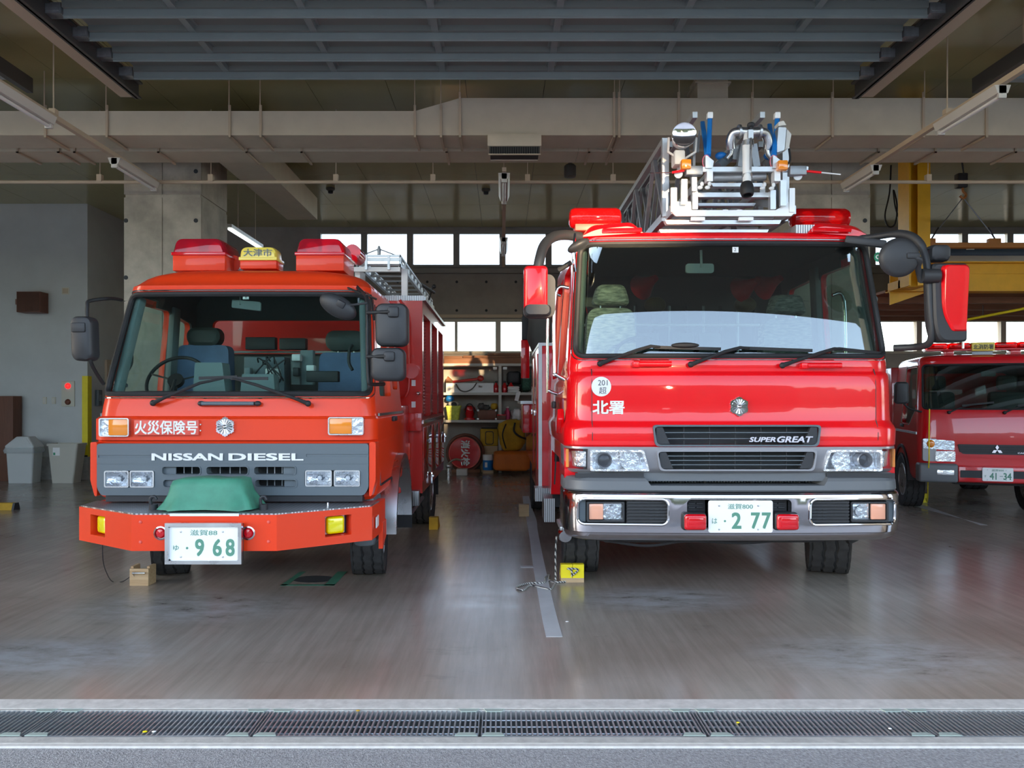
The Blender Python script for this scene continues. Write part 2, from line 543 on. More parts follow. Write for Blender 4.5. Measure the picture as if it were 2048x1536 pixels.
def boolean(a, cutters, op='DIFFERENCE'):
    """a, cutters: B builders -> new B (exact boolean)"""
    ma = a.mesh('tmpa', smooth=0); oa = bpy.data.objects.new('tmpa', ma); COL.objects.link(oa)
    tmp = [oa]
    for c in cutters:
        mc = c.mesh('tmpc', smooth=0); oc = bpy.data.objects.new('tmpc', mc); COL.objects.link(oc)
        md = oa.modifiers.new('b', 'BOOLEAN'); md.operation = op; md.object = oc; md.solver = 'EXACT'
        tmp.append(oc)
    dg = bpy.context.evaluated_depsgraph_get()
    me = bpy.data.meshes.new_from_object(oa.evaluated_get(dg))
    out = B()
    out.keep = True
    out.bm.from_mesh(me)
    bpy.data.meshes.remove(me)
    for o in tmp:
        d = o.data
        bpy.data.objects.remove(o, do_unlink=True)
        bpy.data.meshes.remove(d)
    return out

def lettering(txt, x0, x1, z0, z1, y, mat, parent, depth=0.004, bold=0.0, name='lettering', face=None, shear=0.0):
    """writing on an upright surface facing -Y, fitted into x0..x1, z0..z1"""
    cu = bpy.data.curves.new('tmp_text', 'FONT')
    cu.body = txt
    cu.extrude = 0.5
    cu.shear = shear
    cu.resolution_u = 3
    to = bpy.data.objects.new('tmp_text', cu)
    COL.objects.link(to)
    dg = bpy.context.evaluated_depsgraph_get()
    me = bpy.data.meshes.new_from_object(to.evaluated_get(dg))
    bpy.data.objects.remove(to, do_unlink=True)
    bpy.data.curves.remove(cu)
    b = B()
    for k, (du, dv) in enumerate(((-1, -1), (1, -1), (-1, 1), (1, 1), (0, 0)) if bold else ((0, 0),)):
        b2 = bmesh.new()
        b2.from_mesh(me)
        b.merge(b2, Matrix.Translation((du * bold, dv * bold, k * 0.02)))
    bpy.data.meshes.remove(me)
    xs = [v.co.x for v in b.bm.verts]; ys = [v.co.y for v in b.bm.verts]
    ax, bx_, ay, by = min(xs), max(xs), min(ys), max(ys)
    for v in b.bm.verts:
        X = x0 + (v.co.x - ax) / (bx_ - ax) * (x1 - x0)
        Z = z0 + (v.co.y - ay) / (by - ay) * (z1 - z0)
        v.co = (X, y - (v.co.z + 0.5) * depth, Z)
    if face:
        for v in b.bm.verts:
            v.co = face(v.co)
    return b.obj(name, mat, parent, smooth=0)

def smoothpath(pts, sub=6):
    """Catmull-Rom through points"""
    P = [Vector(p) for p in pts]
    out = []
    for i in range(len(P) - 1):
        p0 = P[max(i - 1, 0)]; p1 = P[i]; p2 = P[i + 1]; p3 = P[min(i + 2, len(P) - 1)]
        for j in range(sub):
            t = j / sub
            out.append(0.5 * ((2 * p1) + (-p0 + p2) * t + (2 * p0 - 5 * p1 + 4 * p2 - p3) * t * t + (-p0 + 3 * p1 - 3 * p2 + p3) * t ** 3))
    out.append(P[-1])
    return out

def structure(name, b, mat, parent=None, smooth=0):
    o = b.obj(name, mat, parent, smooth)
    if parent is None:
        o['kind'] = 'structure'
    return o
# ================================================================== THE SETTING
YB = 15.75           # rear wall
ZC = 5.10            # ceiling
structure('floor', B().box(-13, 13, 3.675, YB + 0.3, -0.2, 0), 'floor')
structure('ground', B().box(-90, 90, -90, 3.195, -0.25, -0.012), 'asphalt')
structure('kerb_strip_inner', B().box(-13, 13, 3.568, 3.675, -0.2, 0.004), 'white_line')['kind'] = 'structure'
structure('kerb_outer', B().box(-13, 13, 3.215, 3.272, -0.3, 0.0), 'kerb')
structure('kerb_line', B().box(-13, 13, 3.19, 3.215, -0.3, -0.002), 'white_line')
structure('floor_trench', B().box(-13, 13, 3.272, 3.568, -0.30, -0.16), 'pit')
structure('wall_trench', B().box(-13, 13, 3.548, 3.568, -0.2, 0.002), 'kerb')

# --- rear wall with two bands of windows
zl0, zl1, zu0, zu1 = 2.44, 3.17, 4.24, 5.03
xl0, xu0 = -3.62, PX(636, YB)
b = B()
b.box(-13, 13, YB, YB + 0.25, 0, zl0)
b.box(-13, xl0, YB, YB + 0.25, zl0, zl1)
b.box(-13, 13, YB, YB + 0.25, zl1, zu0)
b.box(-13, xu0, YB, YB + 0.25, zu0, zu1)
b.box(-13, 13, YB, YB + 0.25, zu1, ZC + 0.2)
wall_back = structure('wall_back', b, 'backwall')
tie = meshm(B().cyl((0, -0.006, 0), (0, 0.0, 0), 0.028, n=12), 'tie_hole', 'pit')
for x in [-2.2 + 0.62 * i for i in range(6)]:
    for z in (3.35, 3.95):
        inst('tie_hole', tie, wall_back, (x, YB, z))
wn_i = 0
def window(x0, x1, z0, z1, fm, fw, thin=0.03):
    global wn_i
    wn_i += 1
    t = thing('window_%d' % wn_i, None, None, ((x0 + x1) / 2, YB, z0), kind='structure')
    b = B()
    for xa, xb, za, zb in ((x0, x1, z0, z0 + fw), (x0, x1, z1 - fw, z1), (x0, x0 + fw, z0 + fw, z1 - fw), (x1 - fw, x1, z0 + fw, z1 - fw)):
        b.box(xa, xb, YB - 0.05, YB + 0.08, za, zb)
    b.obj('window_frame', fm, t, 0)
    xm = (x0 + x1) / 2
    B().box(xm - thin, xm + thin, YB - 0.02, YB + 0.07, z0 + fw, z1 - fw).obj('mullion', fm, t, 0)
    for a, c in ((x0 + fw, xm - thin), (xm + thin, x1 - fw)):
        B().box(a, c, YB + 0.02, YB + 0.03, z0 + fw, z1 - fw).obj('pane', 'pane', t, 0)
for k in range(9):
    window(PX(636 + 184.5 * k, YB), PX(636 + 184.5 * (k + 1), YB), zu0, zu1, 'winframe', 0.065, 0.065)
k = 0
while xl0 + 1.764 * k < 13:
    window(xl0 + 1.764 * k, min(13, xl0 + 1.764 * (k + 1)), zl0, zl1, 'winframe_beige', 0.055, 0.028)
    k += 1
structure('trim_1', B().box(-7.4, 13, YB - 0.05, YB, 3.19, 3.26), 'beige')
structure('trim_2', B().box(-3.9, 13, YB - 0.12, YB, 4.12, 4.22), 'winframe')

# --- other walls, ceiling boards
structure('wall_left', B().box(-13, XW, YW, YW + 0.2, 0, ZC), 'wallgrey')
structure('wall_left_return', B().box(XW - 0.2, XW, YW + 0.2, YB, 0, ZC), 'wallgrey')
structure('wall_left_far', B().box(-13.2, -13, 3.6, YW + .2, 0, ZC), 'wallgrey')
structure('wall_right', B().box(13, 13.2, 3.6, YB, 0, ZC), 'backwall')
structure('baseboard_left', B().box(-13, XW + .01, YW - .03, YW, 0, 0.42), 'kerb')
bbl = structure('baseboard_left_return', B().box(XW + .01, XW + .03, YW - .03, YB, 0, 0.42), 'kerb')
ceil = structure('ceiling', B().box(-13, 13, 3.7, YB + 0.3, ZC + 0.02, ZC + 0.3), 'lining')
bd = meshm(B().box(-0.4515, 0.4515, -0.907, 0.907, 0, 0.02), 'ceiling_board', 'ceiling', 0)
for i in range(-11, 13):
    for j in range(5):
        inst('ceiling_board', bd, ceil, (0.03 + 0.908 * i, 7.55 + 1.82 * j, ZC))
# front of the building above and beside the openings
structure('wall_front', B().box(-13.2, 13.2, 3.75, 4.0, 4.78, 7.0), 'concrete')
structure('roof_canopy_added', B().box(-13.2, 13.2, 0.3, 3.75, 5.0, 5.3), 'soffit')  # unseen canopy, added and sized to darken the windscreen reflections
for i, x in enumerate((-12.9, -4.33, 4.27, 12.9)):
    structure('pillar_%d' % (i + 1), B().box(x - 0.34, x + 0.34, 3.7, 4.35, 0, 5.1), 'concrete')
structure('roof', B().box(-13.3, 13.3, 3.8, YB + 0.4, ZC + 0.32, ZC + 0.55), 'concrete')

# --- two concrete columns, cast in board-lined forms
for i, (xa, xb) in enumerate(((PX(248, 9.74), PX(402, 9.74)), (3.77, PX(1740, 9.74)))):
    t = thing('column_%d' % (i + 1), None, None, ((xa + xb) / 2, 10.2, 0), kind='structure')
    B().box(xa + 0.012, xb - 0.012, 9.752, 10.668, 0, ZC).obj('core', 'concrete', t, 0)
    xm = (xa + xb) / 2
    for z0, z1 in ((0, 1.35), (1.36, 2.75), (2.76, 4.10), (4.14, ZC - 0.01)):
        for x0, x1 in ((xa, xm - 0.008), (xm + 0.008, xb)):
            p = B().box(x0, x1, 9.74, 9.76, z0, z1).obj('form_panel', 'concrete', t, 0)
            for zz in (z0 + 0.3, z1 - 0.3):
                inst('tie_hole', tie, p, ((x0 + x1) / 2 + (0.18 if x0 > xa else -0.22), 9.74, zz))
        for xs in (xa, xb - 0.02):
            B().box(xs, xs + 0.02, 9.77, 10.66, z0, z1).obj('side_panel', 'concrete', t, 0)

# --- drain gratings across the entrance
gb = meshm(B().box(-0.0035, 0.0035, 3.285, 3.555, -0.035, 0), 'grating_bar', 'galv', 0)
clipm = meshm(B().prism([(-0.05, 0), (0.05, 0), (0.036, 0.03), (-0.036, 0.03)], 'xy', 0, 0.004), 'clip', 'clip', 0)
for x0, lab in ((-0.1, 'steel drain grating straight below the gap between the two big trucks'),
                (-1.1, 'steel drain grating below the orange truck, beside the central grating'),
                (-2.1, 'steel drain grating below the orange truck bumper end away from the ladder truck'),
                (-3.1, 'steel drain grating cut off by the picture edge, past the orange truck'),
                (0.9, 'steel drain grating below the ladder truck number plate'),
                (1.9, 'steel drain grating cut off by the picture edge, past the ladder truck')):
    t = thing('drain_grating', lab, 'drain grating', (x0 + 0.5, 3.42, -0.035), 'gratings over the entrance drain')
    b = B()
    for z0, y in ((-0.032, 3.287), (-0.032, 3.553)):
        b.box(x0 + 0.006, x0 + 0.994, y - 0.003, y + 0.003, -0.036, -0.001)
    for x in (x0 + 0.006, x0 + 0.99):
        b.box(x, x + 0.004, 3.287, 3.553, -0.036, -0.001)
    b.obj('frame', 'galv', t, 0)
    n = 43
    for i in range(1, n):
        inst('grating_bar', gb, t, (x0 + i / n, 0, 0))
    for y in (3.35, 3.42, 3.49):
        B().cyl((x0 + 0.005, y, -0.022), (x0 + 0.995, y, -0.022), 0.004, n=6).obj('cross_rod', 'galv', t)
    for cx in (x0 + 0.06, x0 + 0.94):
        inst('clip', clipm, t, (cx, 3.278, 0.0005))
        inst('clip', clipm, t, (cx, 3.562, 0.0005), pi)

# --- sectional door, run up flat under the ceiling on its tracks
ZD = 4.67
XD0, XD1 = -3.667, 3.547
d1 = thing('door_1', None, None, (0, 5.8, ZD), kind='structure')
stf = B().prism([(0, -0.012), (0.012, -0.012), (0.012, 0.095), (0.10, 0.095), (0.10, 0.10), (0.0, 0.10)], 'yz', XD0, XD1)
stf.box(XD0, XD1, -0.012, 0.02, 0.0, 0.012).box(XD0, XD1, -0.012, 0.02, 0.088, 0.10)
stm = meshm(stf, 'stiffener', 'shutter', 0)
ribm = meshm(B().box(-0.03, 0.03, -0.14, 0.14, 0, 0.045).box(-0.055, 0.055, -0.14, 0.14, 0.045, 0.05), 'rib', 'shutter', 0)
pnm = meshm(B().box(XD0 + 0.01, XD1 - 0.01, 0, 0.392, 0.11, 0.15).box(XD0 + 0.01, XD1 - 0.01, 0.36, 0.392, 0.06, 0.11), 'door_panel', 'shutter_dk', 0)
rol = B().box(-0.07, 0.07, -0.05, 0.05, 0.0, 0.09).cyl((-0.11, 0.02, 0.045), (0.11, 0.02, 0.045), 0.012, n=8).box(-0.055, 0.055, -0.055, -0.05, 0.02, 0.05)
rolm = meshm(rol, 'roller_bracket', 'galv', 0)
for i in range(9):
    y = 4.26 + 0.4 * i
    inst('stiffener', stm, d1, (0, y, ZD))
    if i < 8:
        inst('door_panel', pnm, d1, (0, y, ZD))
        for k in range(6):
            inst('rib', ribm, d1, (-2.745 + 1.074 * k, y + 0.25, ZD + 0.06))
    for x in (XD0 - 0.08, XD1 + 0.08):
        inst('roller_bracket', rolm, d1, (x, y + 0.03, ZD + 0.02))
for s, x in ((-1, XD0 - 0.16), (1, XD1 + 0.16)):
    b = B().box(x - 0.02, x + 0.02, 3.9, 7.85, ZD - 0.05, ZD + 0.12).box(min(x, x - s * 0.06), max(x, x - s * 0.06), 3.9, 7.85, ZD + 0.10, ZD + 0.12)
    b.box(min(x, x - s * 0.05), max(x, x - s * 0.05), 3.9, 7.85, ZD - 0.05, ZD - 0.035)
    b.obj('track', 'track', d1, 0)
    b = B().box(x + s * 0.10 - 0.07, x + s * 0.10 + 0.07, 3.9, 7.85, ZD - 0.03, ZD + 0.22)
    b.obj('track_beam', 'beige', d1, 0)
    for y in (5.0, 6.4, 7.6):
        B().box(x + s * 0.1 - 0.02, x + s * 0.1 + 0.02, y, y + 0.04, ZD + 0.22, ZC).obj('hanger', 'beige', d1, 0)
for n_, (x, s) in enumerate(((-4.85, -1), (4.85, 1))):
    t = thing('door_%d' % (n_ + 2), None, None, (x, 5.8, ZD), kind='structure')
    B().box(x - 0.03, x + 0.03, 3.9, 7.7, ZD - 0.05, ZD + 0.1).box(min(x, x + s * .08), max(x, x + s * .08), 3.9, 7.7, ZD + 0.08, ZD + 0.1).obj('track', 'track', t, 0)
    for y in (5.5, 6.9):
        B().box(x - 0.03, x + 0.03, y, y + 0.05, ZD + 0.1, ZC).obj('hanger', 'beige', t, 0)
    for i in range(9):
        y = 4.26 + 0.4 * i
        B().box(min(x + s * .22, x + s * 7), max(x + s * .22, x + s * 7), y, y + 0.10, ZD, ZD + 0.1).obj('stiffener', 'shutter', t, 0)
        inst('roller_bracket', rolm, t, (x + s * 0.12, y + 0.03, ZD + 0.02))
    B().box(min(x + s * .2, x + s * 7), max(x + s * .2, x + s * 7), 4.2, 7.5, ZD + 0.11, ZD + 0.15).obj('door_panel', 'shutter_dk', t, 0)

# --- ducts under the ceiling
t = thing('air_duct', 'long beige square air duct running across above both trucks, tapered in the middle', 'duct', (0, 8.5, 4.40))
Yd, Ye, zb = 8.3, 8.72, 4.40
zt0, zt1 = PZ(222, Yd), PZ(196, Yd)
xa, xb = PX(830, Yd), PX(920, Yd)
def seg(x0, x1, za, zb_, nm='duct_section'):
    B().loft([[(x0, Yd, zb), (x0, Ye, zb), (x0, Ye, za), (x0, Yd, za)], [(x1, Yd, zb), (x1, Ye, zb), (x1, Ye, zb_), (x1, Yd, zb_)]]).obj(nm, 'duct', t, 0)
cuts = [-13, PX(92, Yd), PX(460, Yd), xa]
for a, c in zip(cuts, cuts[1:]): seg(a, c - 0.004, zt0, zt0)
seg(xa, xb, zt0, zt1, 'duct_taper')
cuts = [xb + 0.004, PX(1230, Yd), PX(1664, Yd), PX(1972, Yd), 13]
for a, c in zip(cuts, cuts[1:]): seg(a, c - 0.004, zt1, zt1)
for px in (92, 215, 460, 522, 830, 882, 920, 1228, 1238, 1357, 1504, 1664, 1846, 1972):
    x = PX(px, Yd); zt = zt0 if px < 900 else zt1
    B().box(x - 0.013, x + 0.013, Yd - 0.02, Yd - 0.003, zb - 0.03, zt + 0.06).box(x - 0.013, x + 0.013, Yd - 0.02, Ye + 0.02, zb - 0.03, zb - 0.006).cyl((x, Yd - 0.03, zt), (x, Yd - 0.03, ZC), 0.006, n=6).obj('hanger', 'beige', t, 0)
x = PX(1428, Yd)
B().box(x - 0.17, x + 0.17, Yd + 0.05, Ye - 0.03, zt1 + 0.002, ZC).box(x - 0.2, x + 0.2, Yd + 0.03, Ye, zt1 + 0.18, zt1 + 0.2).obj('riser', 'duct', t, 0)
t = thing('air_duct', 'lower beige duct tucked behind and under the long tapered duct', 'duct', (0, 9.1, 4.42))
B().box(-13, 0.9, 8.9, 9.32, 4.42, 4.80).obj('duct_section', 'duct', t, 0)
B().box(0.904, 13, 8.9, 9.32, 4.42, 4.80).obj('duct_section', 'duct', t, 0)
B().box(PX(424, 9.33), PX(505, 9.33), 9.33, 12.6, 4.50, 4.86).obj('branch', 'duct', t, 0)
for px in (36, 118, 150, 318, 494, 604, 893, 1178, 1222, 1756, 1870, 2030):
    x = PX(px, 8.9)
    B().box(x - 0.012, x + 0.012, 8.88, 9.34, 4.395, 4.415).box(x - 0.012, x + 0.012, 8.88, 8.895, 4.395, 4.50).obj('hanger', 'beige', t, 0)
t = thing('air_diffuser', 'beige box air outlet with dark louvres under the duct, above the truck gap', 'vent', (PX(1029, 8.25), 8.5, 4.2))
x0, x1 = PX(975, 8.22), PX(1083, 8.22)
B().box(x0, x1, 8.22, 8.45, 4.255, 4.392, 0.006).obj('body', 'duct', t)
B().box(x0 + 0.02, x1 - 0.02, 8.24, 8.43, 4.17, 4.255).obj('throat', 'dark', t)
for i in range(22):
    xx = x0 + 0.03 + (x1 - x0 - 0.06) * i / 21
    B().box(xx - 0.003, xx + 0.003, 8.225, 8.24, 4.175, 4.25).obj('louvre', 'track', t, 0)
B().frame([(x0 + .01, 8.22), (x1 - .01, 8.22), (x1 - .01, 8.45), (x0 + .01, 8.45)], [(x0 + .03, 8.245), (x1 - .03, 8.245), (x1 - .03, 8.425), (x0 + .03, 8.425)], 'xy', 4.16, 4.17).obj('rim', 'duct', t, 0)

# --- light rails, battens and the cross pipe
zr = 4.19
t = thing('conduit_pipe', 'thin beige conduit running straight across below the ducts', 'pipe', (0, 9.36, zr))
B().cyl((-13, 9.36, zr), (13, 9.36, zr), 0.022, n=10).obj('pipe', 'beige', t)
for px in (200, 422, 672, 866, 1055, 1226, 1540, 1856):
    x = PX(px, 9.36)
    B().box(x - 0.03, x + 0.03, 9.33, 9.39, zr + 0.0, zr + 0.09).cyl((x, 9.36, zr + 0.09), (x, 9.36, ZC), 0.005, n=6).obj('hanger', 'beige', t, 0)
def batten(x, y0, y1, lab):
    t = thing('batten_light', lab, 'light fixture', (x, (y0 + y1) / 2, zr - 0.12), 'fluorescent battens on the ceiling rails')
    B().prism([(x - 0.07, zr - 0.03), (x + 0.07, zr - 0.03), (x + 0.045, zr - 0.10), (x - 0.045, zr - 0.10)], 'xz', y0, y1).obj('housing', 'tube_white', t, 0)
    B().cyl((x, y0 + 0.03, zr - 0.118), (x, y1 - 0.03, zr - 0.118), 0.017, n=12).obj('tube', 'white', t)
    for y in (y0, y1 - 0.03):
        B().box(x - 0.035, x + 0.035, y, y + 0.03, zr - 0.14, zr - 0.03, 0.004).obj('tube_holder', 'tube_white', t)
for x, y0, y1, lab in ((-4.31, 3.9, 9.3, 'beige light rail sloping down past the grey wall to the concrete column'),
                       (0.02, 8.83, 15.2, 'beige light rail over the gap between the two big trucks'),
                       (4.27, 3.9, 9.34, 'beige light rail beside the yellow crane post')):
    t = thing('light_rail', lab, 'light rail', (x, y0, zr))
    B().box(x - 0.025, x + 0.025, y0, y1, zr - 0.028, zr + 0.02).obj('rail', 'beige', t, 0)
    yy = y0 + 0.6
    while yy < y1:
        if 8.1 < yy < 9.45:
            yy += 1.35
            continue
        B().cyl((x, yy, zr + 0.02), (x, yy, ZC), 0.006, n=6).box(x - 0.03, x + 0.03, yy - 0.03, yy + 0.03, zr + 0.02, zr + 0.07).obj('hanger', 'beige', t, 0)
        yy += 1.35
batten(-4.31, 5.9, 7.14, 'white batten light at the upper corner, nearest on the rail by the grey wall')
batten(-4.31, 8.32, 9.28, 'batten light in front of the concrete column, far end of its rail')
batten(4.27, 6.4, 7.32, 'white batten light at the upper corner on the crane side')
batten(4.27, 8.57, 9.33, 'batten light in front of the column behind the turntable ladder')
batten(0.02, 8.88, 9.9, 'batten light under the box air outlet over the truck gap')
batten(0.02, 12.4, 13.5, 'batten light before the high windows over the truck gap')
# lit tube far behind the orange truck
t = thing('batten_light', 'glowing white tube light behind the concrete column, above the yellow roof sign', 'light fixture', (-3.6, 11.2, 4.0))
p0, p1 = W(458, 458, 11.0), W(522, 498, 13.0)
M['tube_on'] = pbr('lit_tube', (0.9, 0.95, 0.95), 0.4, emit=(0.9, 1.0, 1.0), estr=1.2)
B().cyl(p0, p1, 0.02, n=10).obj('tube', 'tube_on', t)
B().bar(p0 + Vector((0, 0, .05)), p1 + Vector((0, 0, .05)), 0.08, 0.05).obj('housing', 'tube_white', t, 0)
for q in (0.25, 0.8):
    c = p0.lerp(p1, q)
    B().cyl(c + Vector((0, 0, .07)), (c.x, c.y, ZC), 0.006, n=6).obj('hanger', 'beige', t)
# ceiling fittings
for px, py, lab in ((661, 383, 'small dark heat detector on the ceiling above the orange truck'), (972, 385, 'small dark heat detector on the ceiling beside the central light rail')):
    y = (ZC - 0.06 - EYE) * FPX / (HY - py)
    c = W(px, py, y)
    t = thing('heat_detector', lab, 'detector', (c.x, c.y, ZC - 0.1))
    B().lathe([(0.075, 0), (0.075, -0.03), (0.05, -0.05)], (c.x, c.y, ZC), n=16).obj('base', 'track', t)
    B().lathe([(0.045, -0.05), (0.04, -0.09), (0.0, -0.10)], (c.x, c.y, ZC), n=16).obj('sensor', 'dark', t)
y = 11.0
c = W(1140, 340, y)
t = thing('ceiling_speaker', 'brown round speaker hanging below the ceiling beside the ladder', 'speaker', (c.x, y, c.z - 0.1))
B().lathe([(0.085, -0.10), (0.09, -0.08), (0.09, 0.05), (0.06, 0.08)], c, n=20).obj('housing', 'track', t)
B().cyl(c + Vector((0, 0, .08)), (c.x, c.y, ZC), 0.03, n=10).obj('mount', 'track', t)

# --- far side of the yard: a belt of trees the paint and chrome mirror
b = B()
rng = random.Random(3)
for i in range(150):
    x = -62 + 124 * (i + rng.random() * 0.6) / 150
    if abs(x - 9.3) < 4: continue
    h = 5.0 + 1.2 * noise.noise((x * 0.11, 0, 0)) + rng.random() * 1.3
    y = -46 - rng.random() * 7
    r = 1.6 + rng.random() * 1.3
    b2 = bmesh.new()
    bmesh.ops.create_icosphere(b2, subdivisions=2, radius=1.0)
    for v in b2.verts:
        v.co *= 1 + 0.28 * noise.noise(v.co * 2.1 + Vector((i, 0, 0)))
    b.merge(b2, Matrix.Translation((x, y, h * 0.5)) @ Matrix.Diagonal((r, r, h * 0.5 + 0.5, 1)))
clump = [(7.7, 10.4), (10.9, 10.6), (9.3, 6.0), (8.6, 6.0), (10.0, 6.0)]
for i in range(46):                       # taller clump added to block the sun; its gap is shaped for one beam
    x = -7.5 + 33 * i / 45
    if 7.5 < x < 11.1: continue
    clump.append((x, 10.2 + 1.0 * noise.noise((x * 0.3, 7, 0))))
for i, (x, hh) in enumerate(clump):
    b2 = bmesh.new()
    bmesh.ops.create_icosphere(b2, subdivisions=2, radius=1.0)
    for v in b2.verts:
        v.co *= 1 + 0.10 * noise.noise(v.co * 2.1 + Vector((i, 5, 0)))
    b.merge(b2, Matrix.Translation((x, -48 - rng.random(), hh * 0.5)) @ Matrix.Diagonal((1.25, 1.25, hh * 0.5 + 0.6, 1)))
b.ell((9.3, -48, 9.5), (1.4, 1.2, 1.95), 18, 12)  # crown added above the gap to bound the sunbeam
M['leaf'] = pbr('tree_belt_leaf', (0.06, 0.075, 0.03), 0.8, var=0.4, vscale=0.8)
tag(b.obj('treeline', 'leaf'), 'dark belt of trees across the yard, mirrored in the paint, with an added sun-blocking clump', 'trees', kind='stuff')
# ================================================================== shared truck builders
def lev(levels, z):
    if z <= levels[0][0]: return levels[0][1:]
    for a, b in zip(levels, levels[1:]):
        if z <= b[0]:
            t = (z - a[0]) / max(1e-9, b[0] - a[0])
            return tuple(a[i] + (b[i] - a[i]) * t for i in (1, 2, 3))
    return levels[-1][1:]

def face_y(levels, bulge, x, z):
    w, yf, R = lev(levels, z)
    s = min(1.0, max(0.0, (abs(x) - (w - R)) / R))
    return yf + bulge * (x / w) ** 2 + R * (1 - sqrt(1 - s * s))

def cab_loft(cx, levels, yb, bulge, inset=0.0, nf=18, na=8):
    rings = []
    zlo, zhi = levels[0][0], levels[-1][0]
    for z, w, yf, R in levels:
        w -= inset; yf += inset
        z = min(max(z, zlo + inset), zhi - inset) if inset else z
        R = max(0.02, R - inset * 0.5)
        ring = [(cx - w, yb - inset, z)]
        xs = [-w + R * (1 - cos(pi / 2 * i / na)) for i in range(na + 1)]
        xs += [-(w - R) + 2 * (w - R) * i / nf for i in range(1, nf)]
        xs += [-x for x in reversed(xs[:na + 1])]
        for k, x in enumerate(xs):
            s = min(1.0, max(0.0, (abs(x) - (w - R)) / R))
            ring.append((cx + x, yf + bulge * (x / w) ** 2 + R * (1 - sqrt(max(0, 1 - s * s))), z))
        ring.append((cx + w, yb - inset, z))
        rings.append(ring)
    return B().loft(rings)

def tyre(root, c, r, w, steer=0.0, side=1, rimr=0.6, name='wheel', bolts=8, rim='steel'):
    """radial truck tyre, axle along x, with zig-zag grooves; side: which way the rim faces"""
    n = 96
    prof = []
    h = w / 2
    prof += [(r * rimr, -h * 0.86), (r * 0.80, -h), (r * 0.93, -h * 0.99), (r * 0.985, -h * 0.9)]
    gx = [-0.52, -0.17, 0.17, 0.52]
    for g in gx:
        prof += [(r, (g - 0.045) * w * 0.92), (r * 0.968, (g - 0.03) * w * 0.92), (r * 0.968, (g + 0.03) * w * 0.92), (r, (g + 0.045) * w * 0.92)]
    prof = [(a, b) for a, b in prof]
    prof += [(r * 0.985, h * 0.9), (r * 0.93, h * 0.99), (r * 0.80, h), (r * rimr, h * 0.86)]
    rings = []
    for rr, t in prof:
        ring = []
        for j in range(n):
            a = 2 * pi * j / n
            q = rr
            tt = t
            if abs(t) < h * 0.88 and rr > r * 0.9:
                tt = t + 0.004 * (1 if (j // 2) % 2 else -1)
                if rr > r * 0.99 and j % 4 == 0: q = rr * 0.985
            elif rr > r * 0.9 and j % 4 == 0: q = rr * 0.985
            ring.append((tt, q * cos(a), q * sin(a)))
        rings.append(ring)
    b = B().loft(rings, cap=False)
    mt = Matrix.Translation(c) @ Matrix.Rotation(steer, 4, 'Z')
    bmesh.ops.transform(b.bm, matrix=mt, verts=b.bm.verts)
    o = b.obj(name, 'tyre', root)
    R0 = r * rimr
    b = B().lathe([(R0 * 1.02, h * 0.86), (R0 * 0.98, h * 0.9), (R0 * 0.94, h * 0.6), (R0 * 0.75, h * 0.15), (R0 * 0.45, h * 0.25), (R0 * 0.40, h * 0.5), (0.0, h * 0.55)], (0, 0, 0), (side, 0, 0), 28)
    for k in range(bolts):
        a = 2 * pi * k / bolts
        p = Vector((side * h * 0.25, R0 * 0.56 * cos(a), R0 * 0.56 * sin(a)))
        b.cyl(p, p + Vector((side * 0.035, 0, 0)), 0.017, n=6)
    b.lathe([(R0 * 1.02, -h * 0.86), (R0 * 0.9, -h * 0.3), (R0 * 0.3, -h * 0.1), (0, -h * 0.1)], (0, 0, 0), (side, 0, 0), 28)
    bmesh.ops.transform(b.bm, matrix=mt, verts=b.bm.verts)
    b.obj('rim', rim, o)
    return o

def emblem(root, c, r, y):
    """snow-crystal crest with a rayed centre, chromed"""
    pts = []
    for i in range(48):
        a = 2 * pi * i / 48 + pi / 2
        k = i % 8
        q = {0: 1.0, 1: 0.90, 2: 0.93, 3: 0.80, 4: 0.86, 5: 0.80, 6: 0.93, 7: 0.90}[k]
        pts.append((c[0] + r * q * cos(a), c[1] + r * q * sin(a)))
    b = B().prism(pts, 'xz', y - 0.018, y)
    o = b.obj('emblem', 'chrome', root, 20)
    b = B()
    for i in range(16):
        a = 2 * pi * i / 16
        p0 = Vector((c[0] + r * 0.2 * cos(a), y - 0.021, c[1] + r * 0.2 * sin(a)))
        p1 = Vector((c[0] + r * 0.72 * cos(a), y - 0.018, c[1] + r * 0.72 * sin(a)))
        b.tube([p0, p1], [r * 0.03, r * 0.10], 6)
    b.lathe([(r * 0.22, 0), (r * 0.20, -0.012), (r * 0.08, -0.02), (0.0, -0.02)], (c[0], y - 0.018, c[1]), (0, 1, 0), 20)
    b.obj('crest_ray', 'steel', o)
    return o

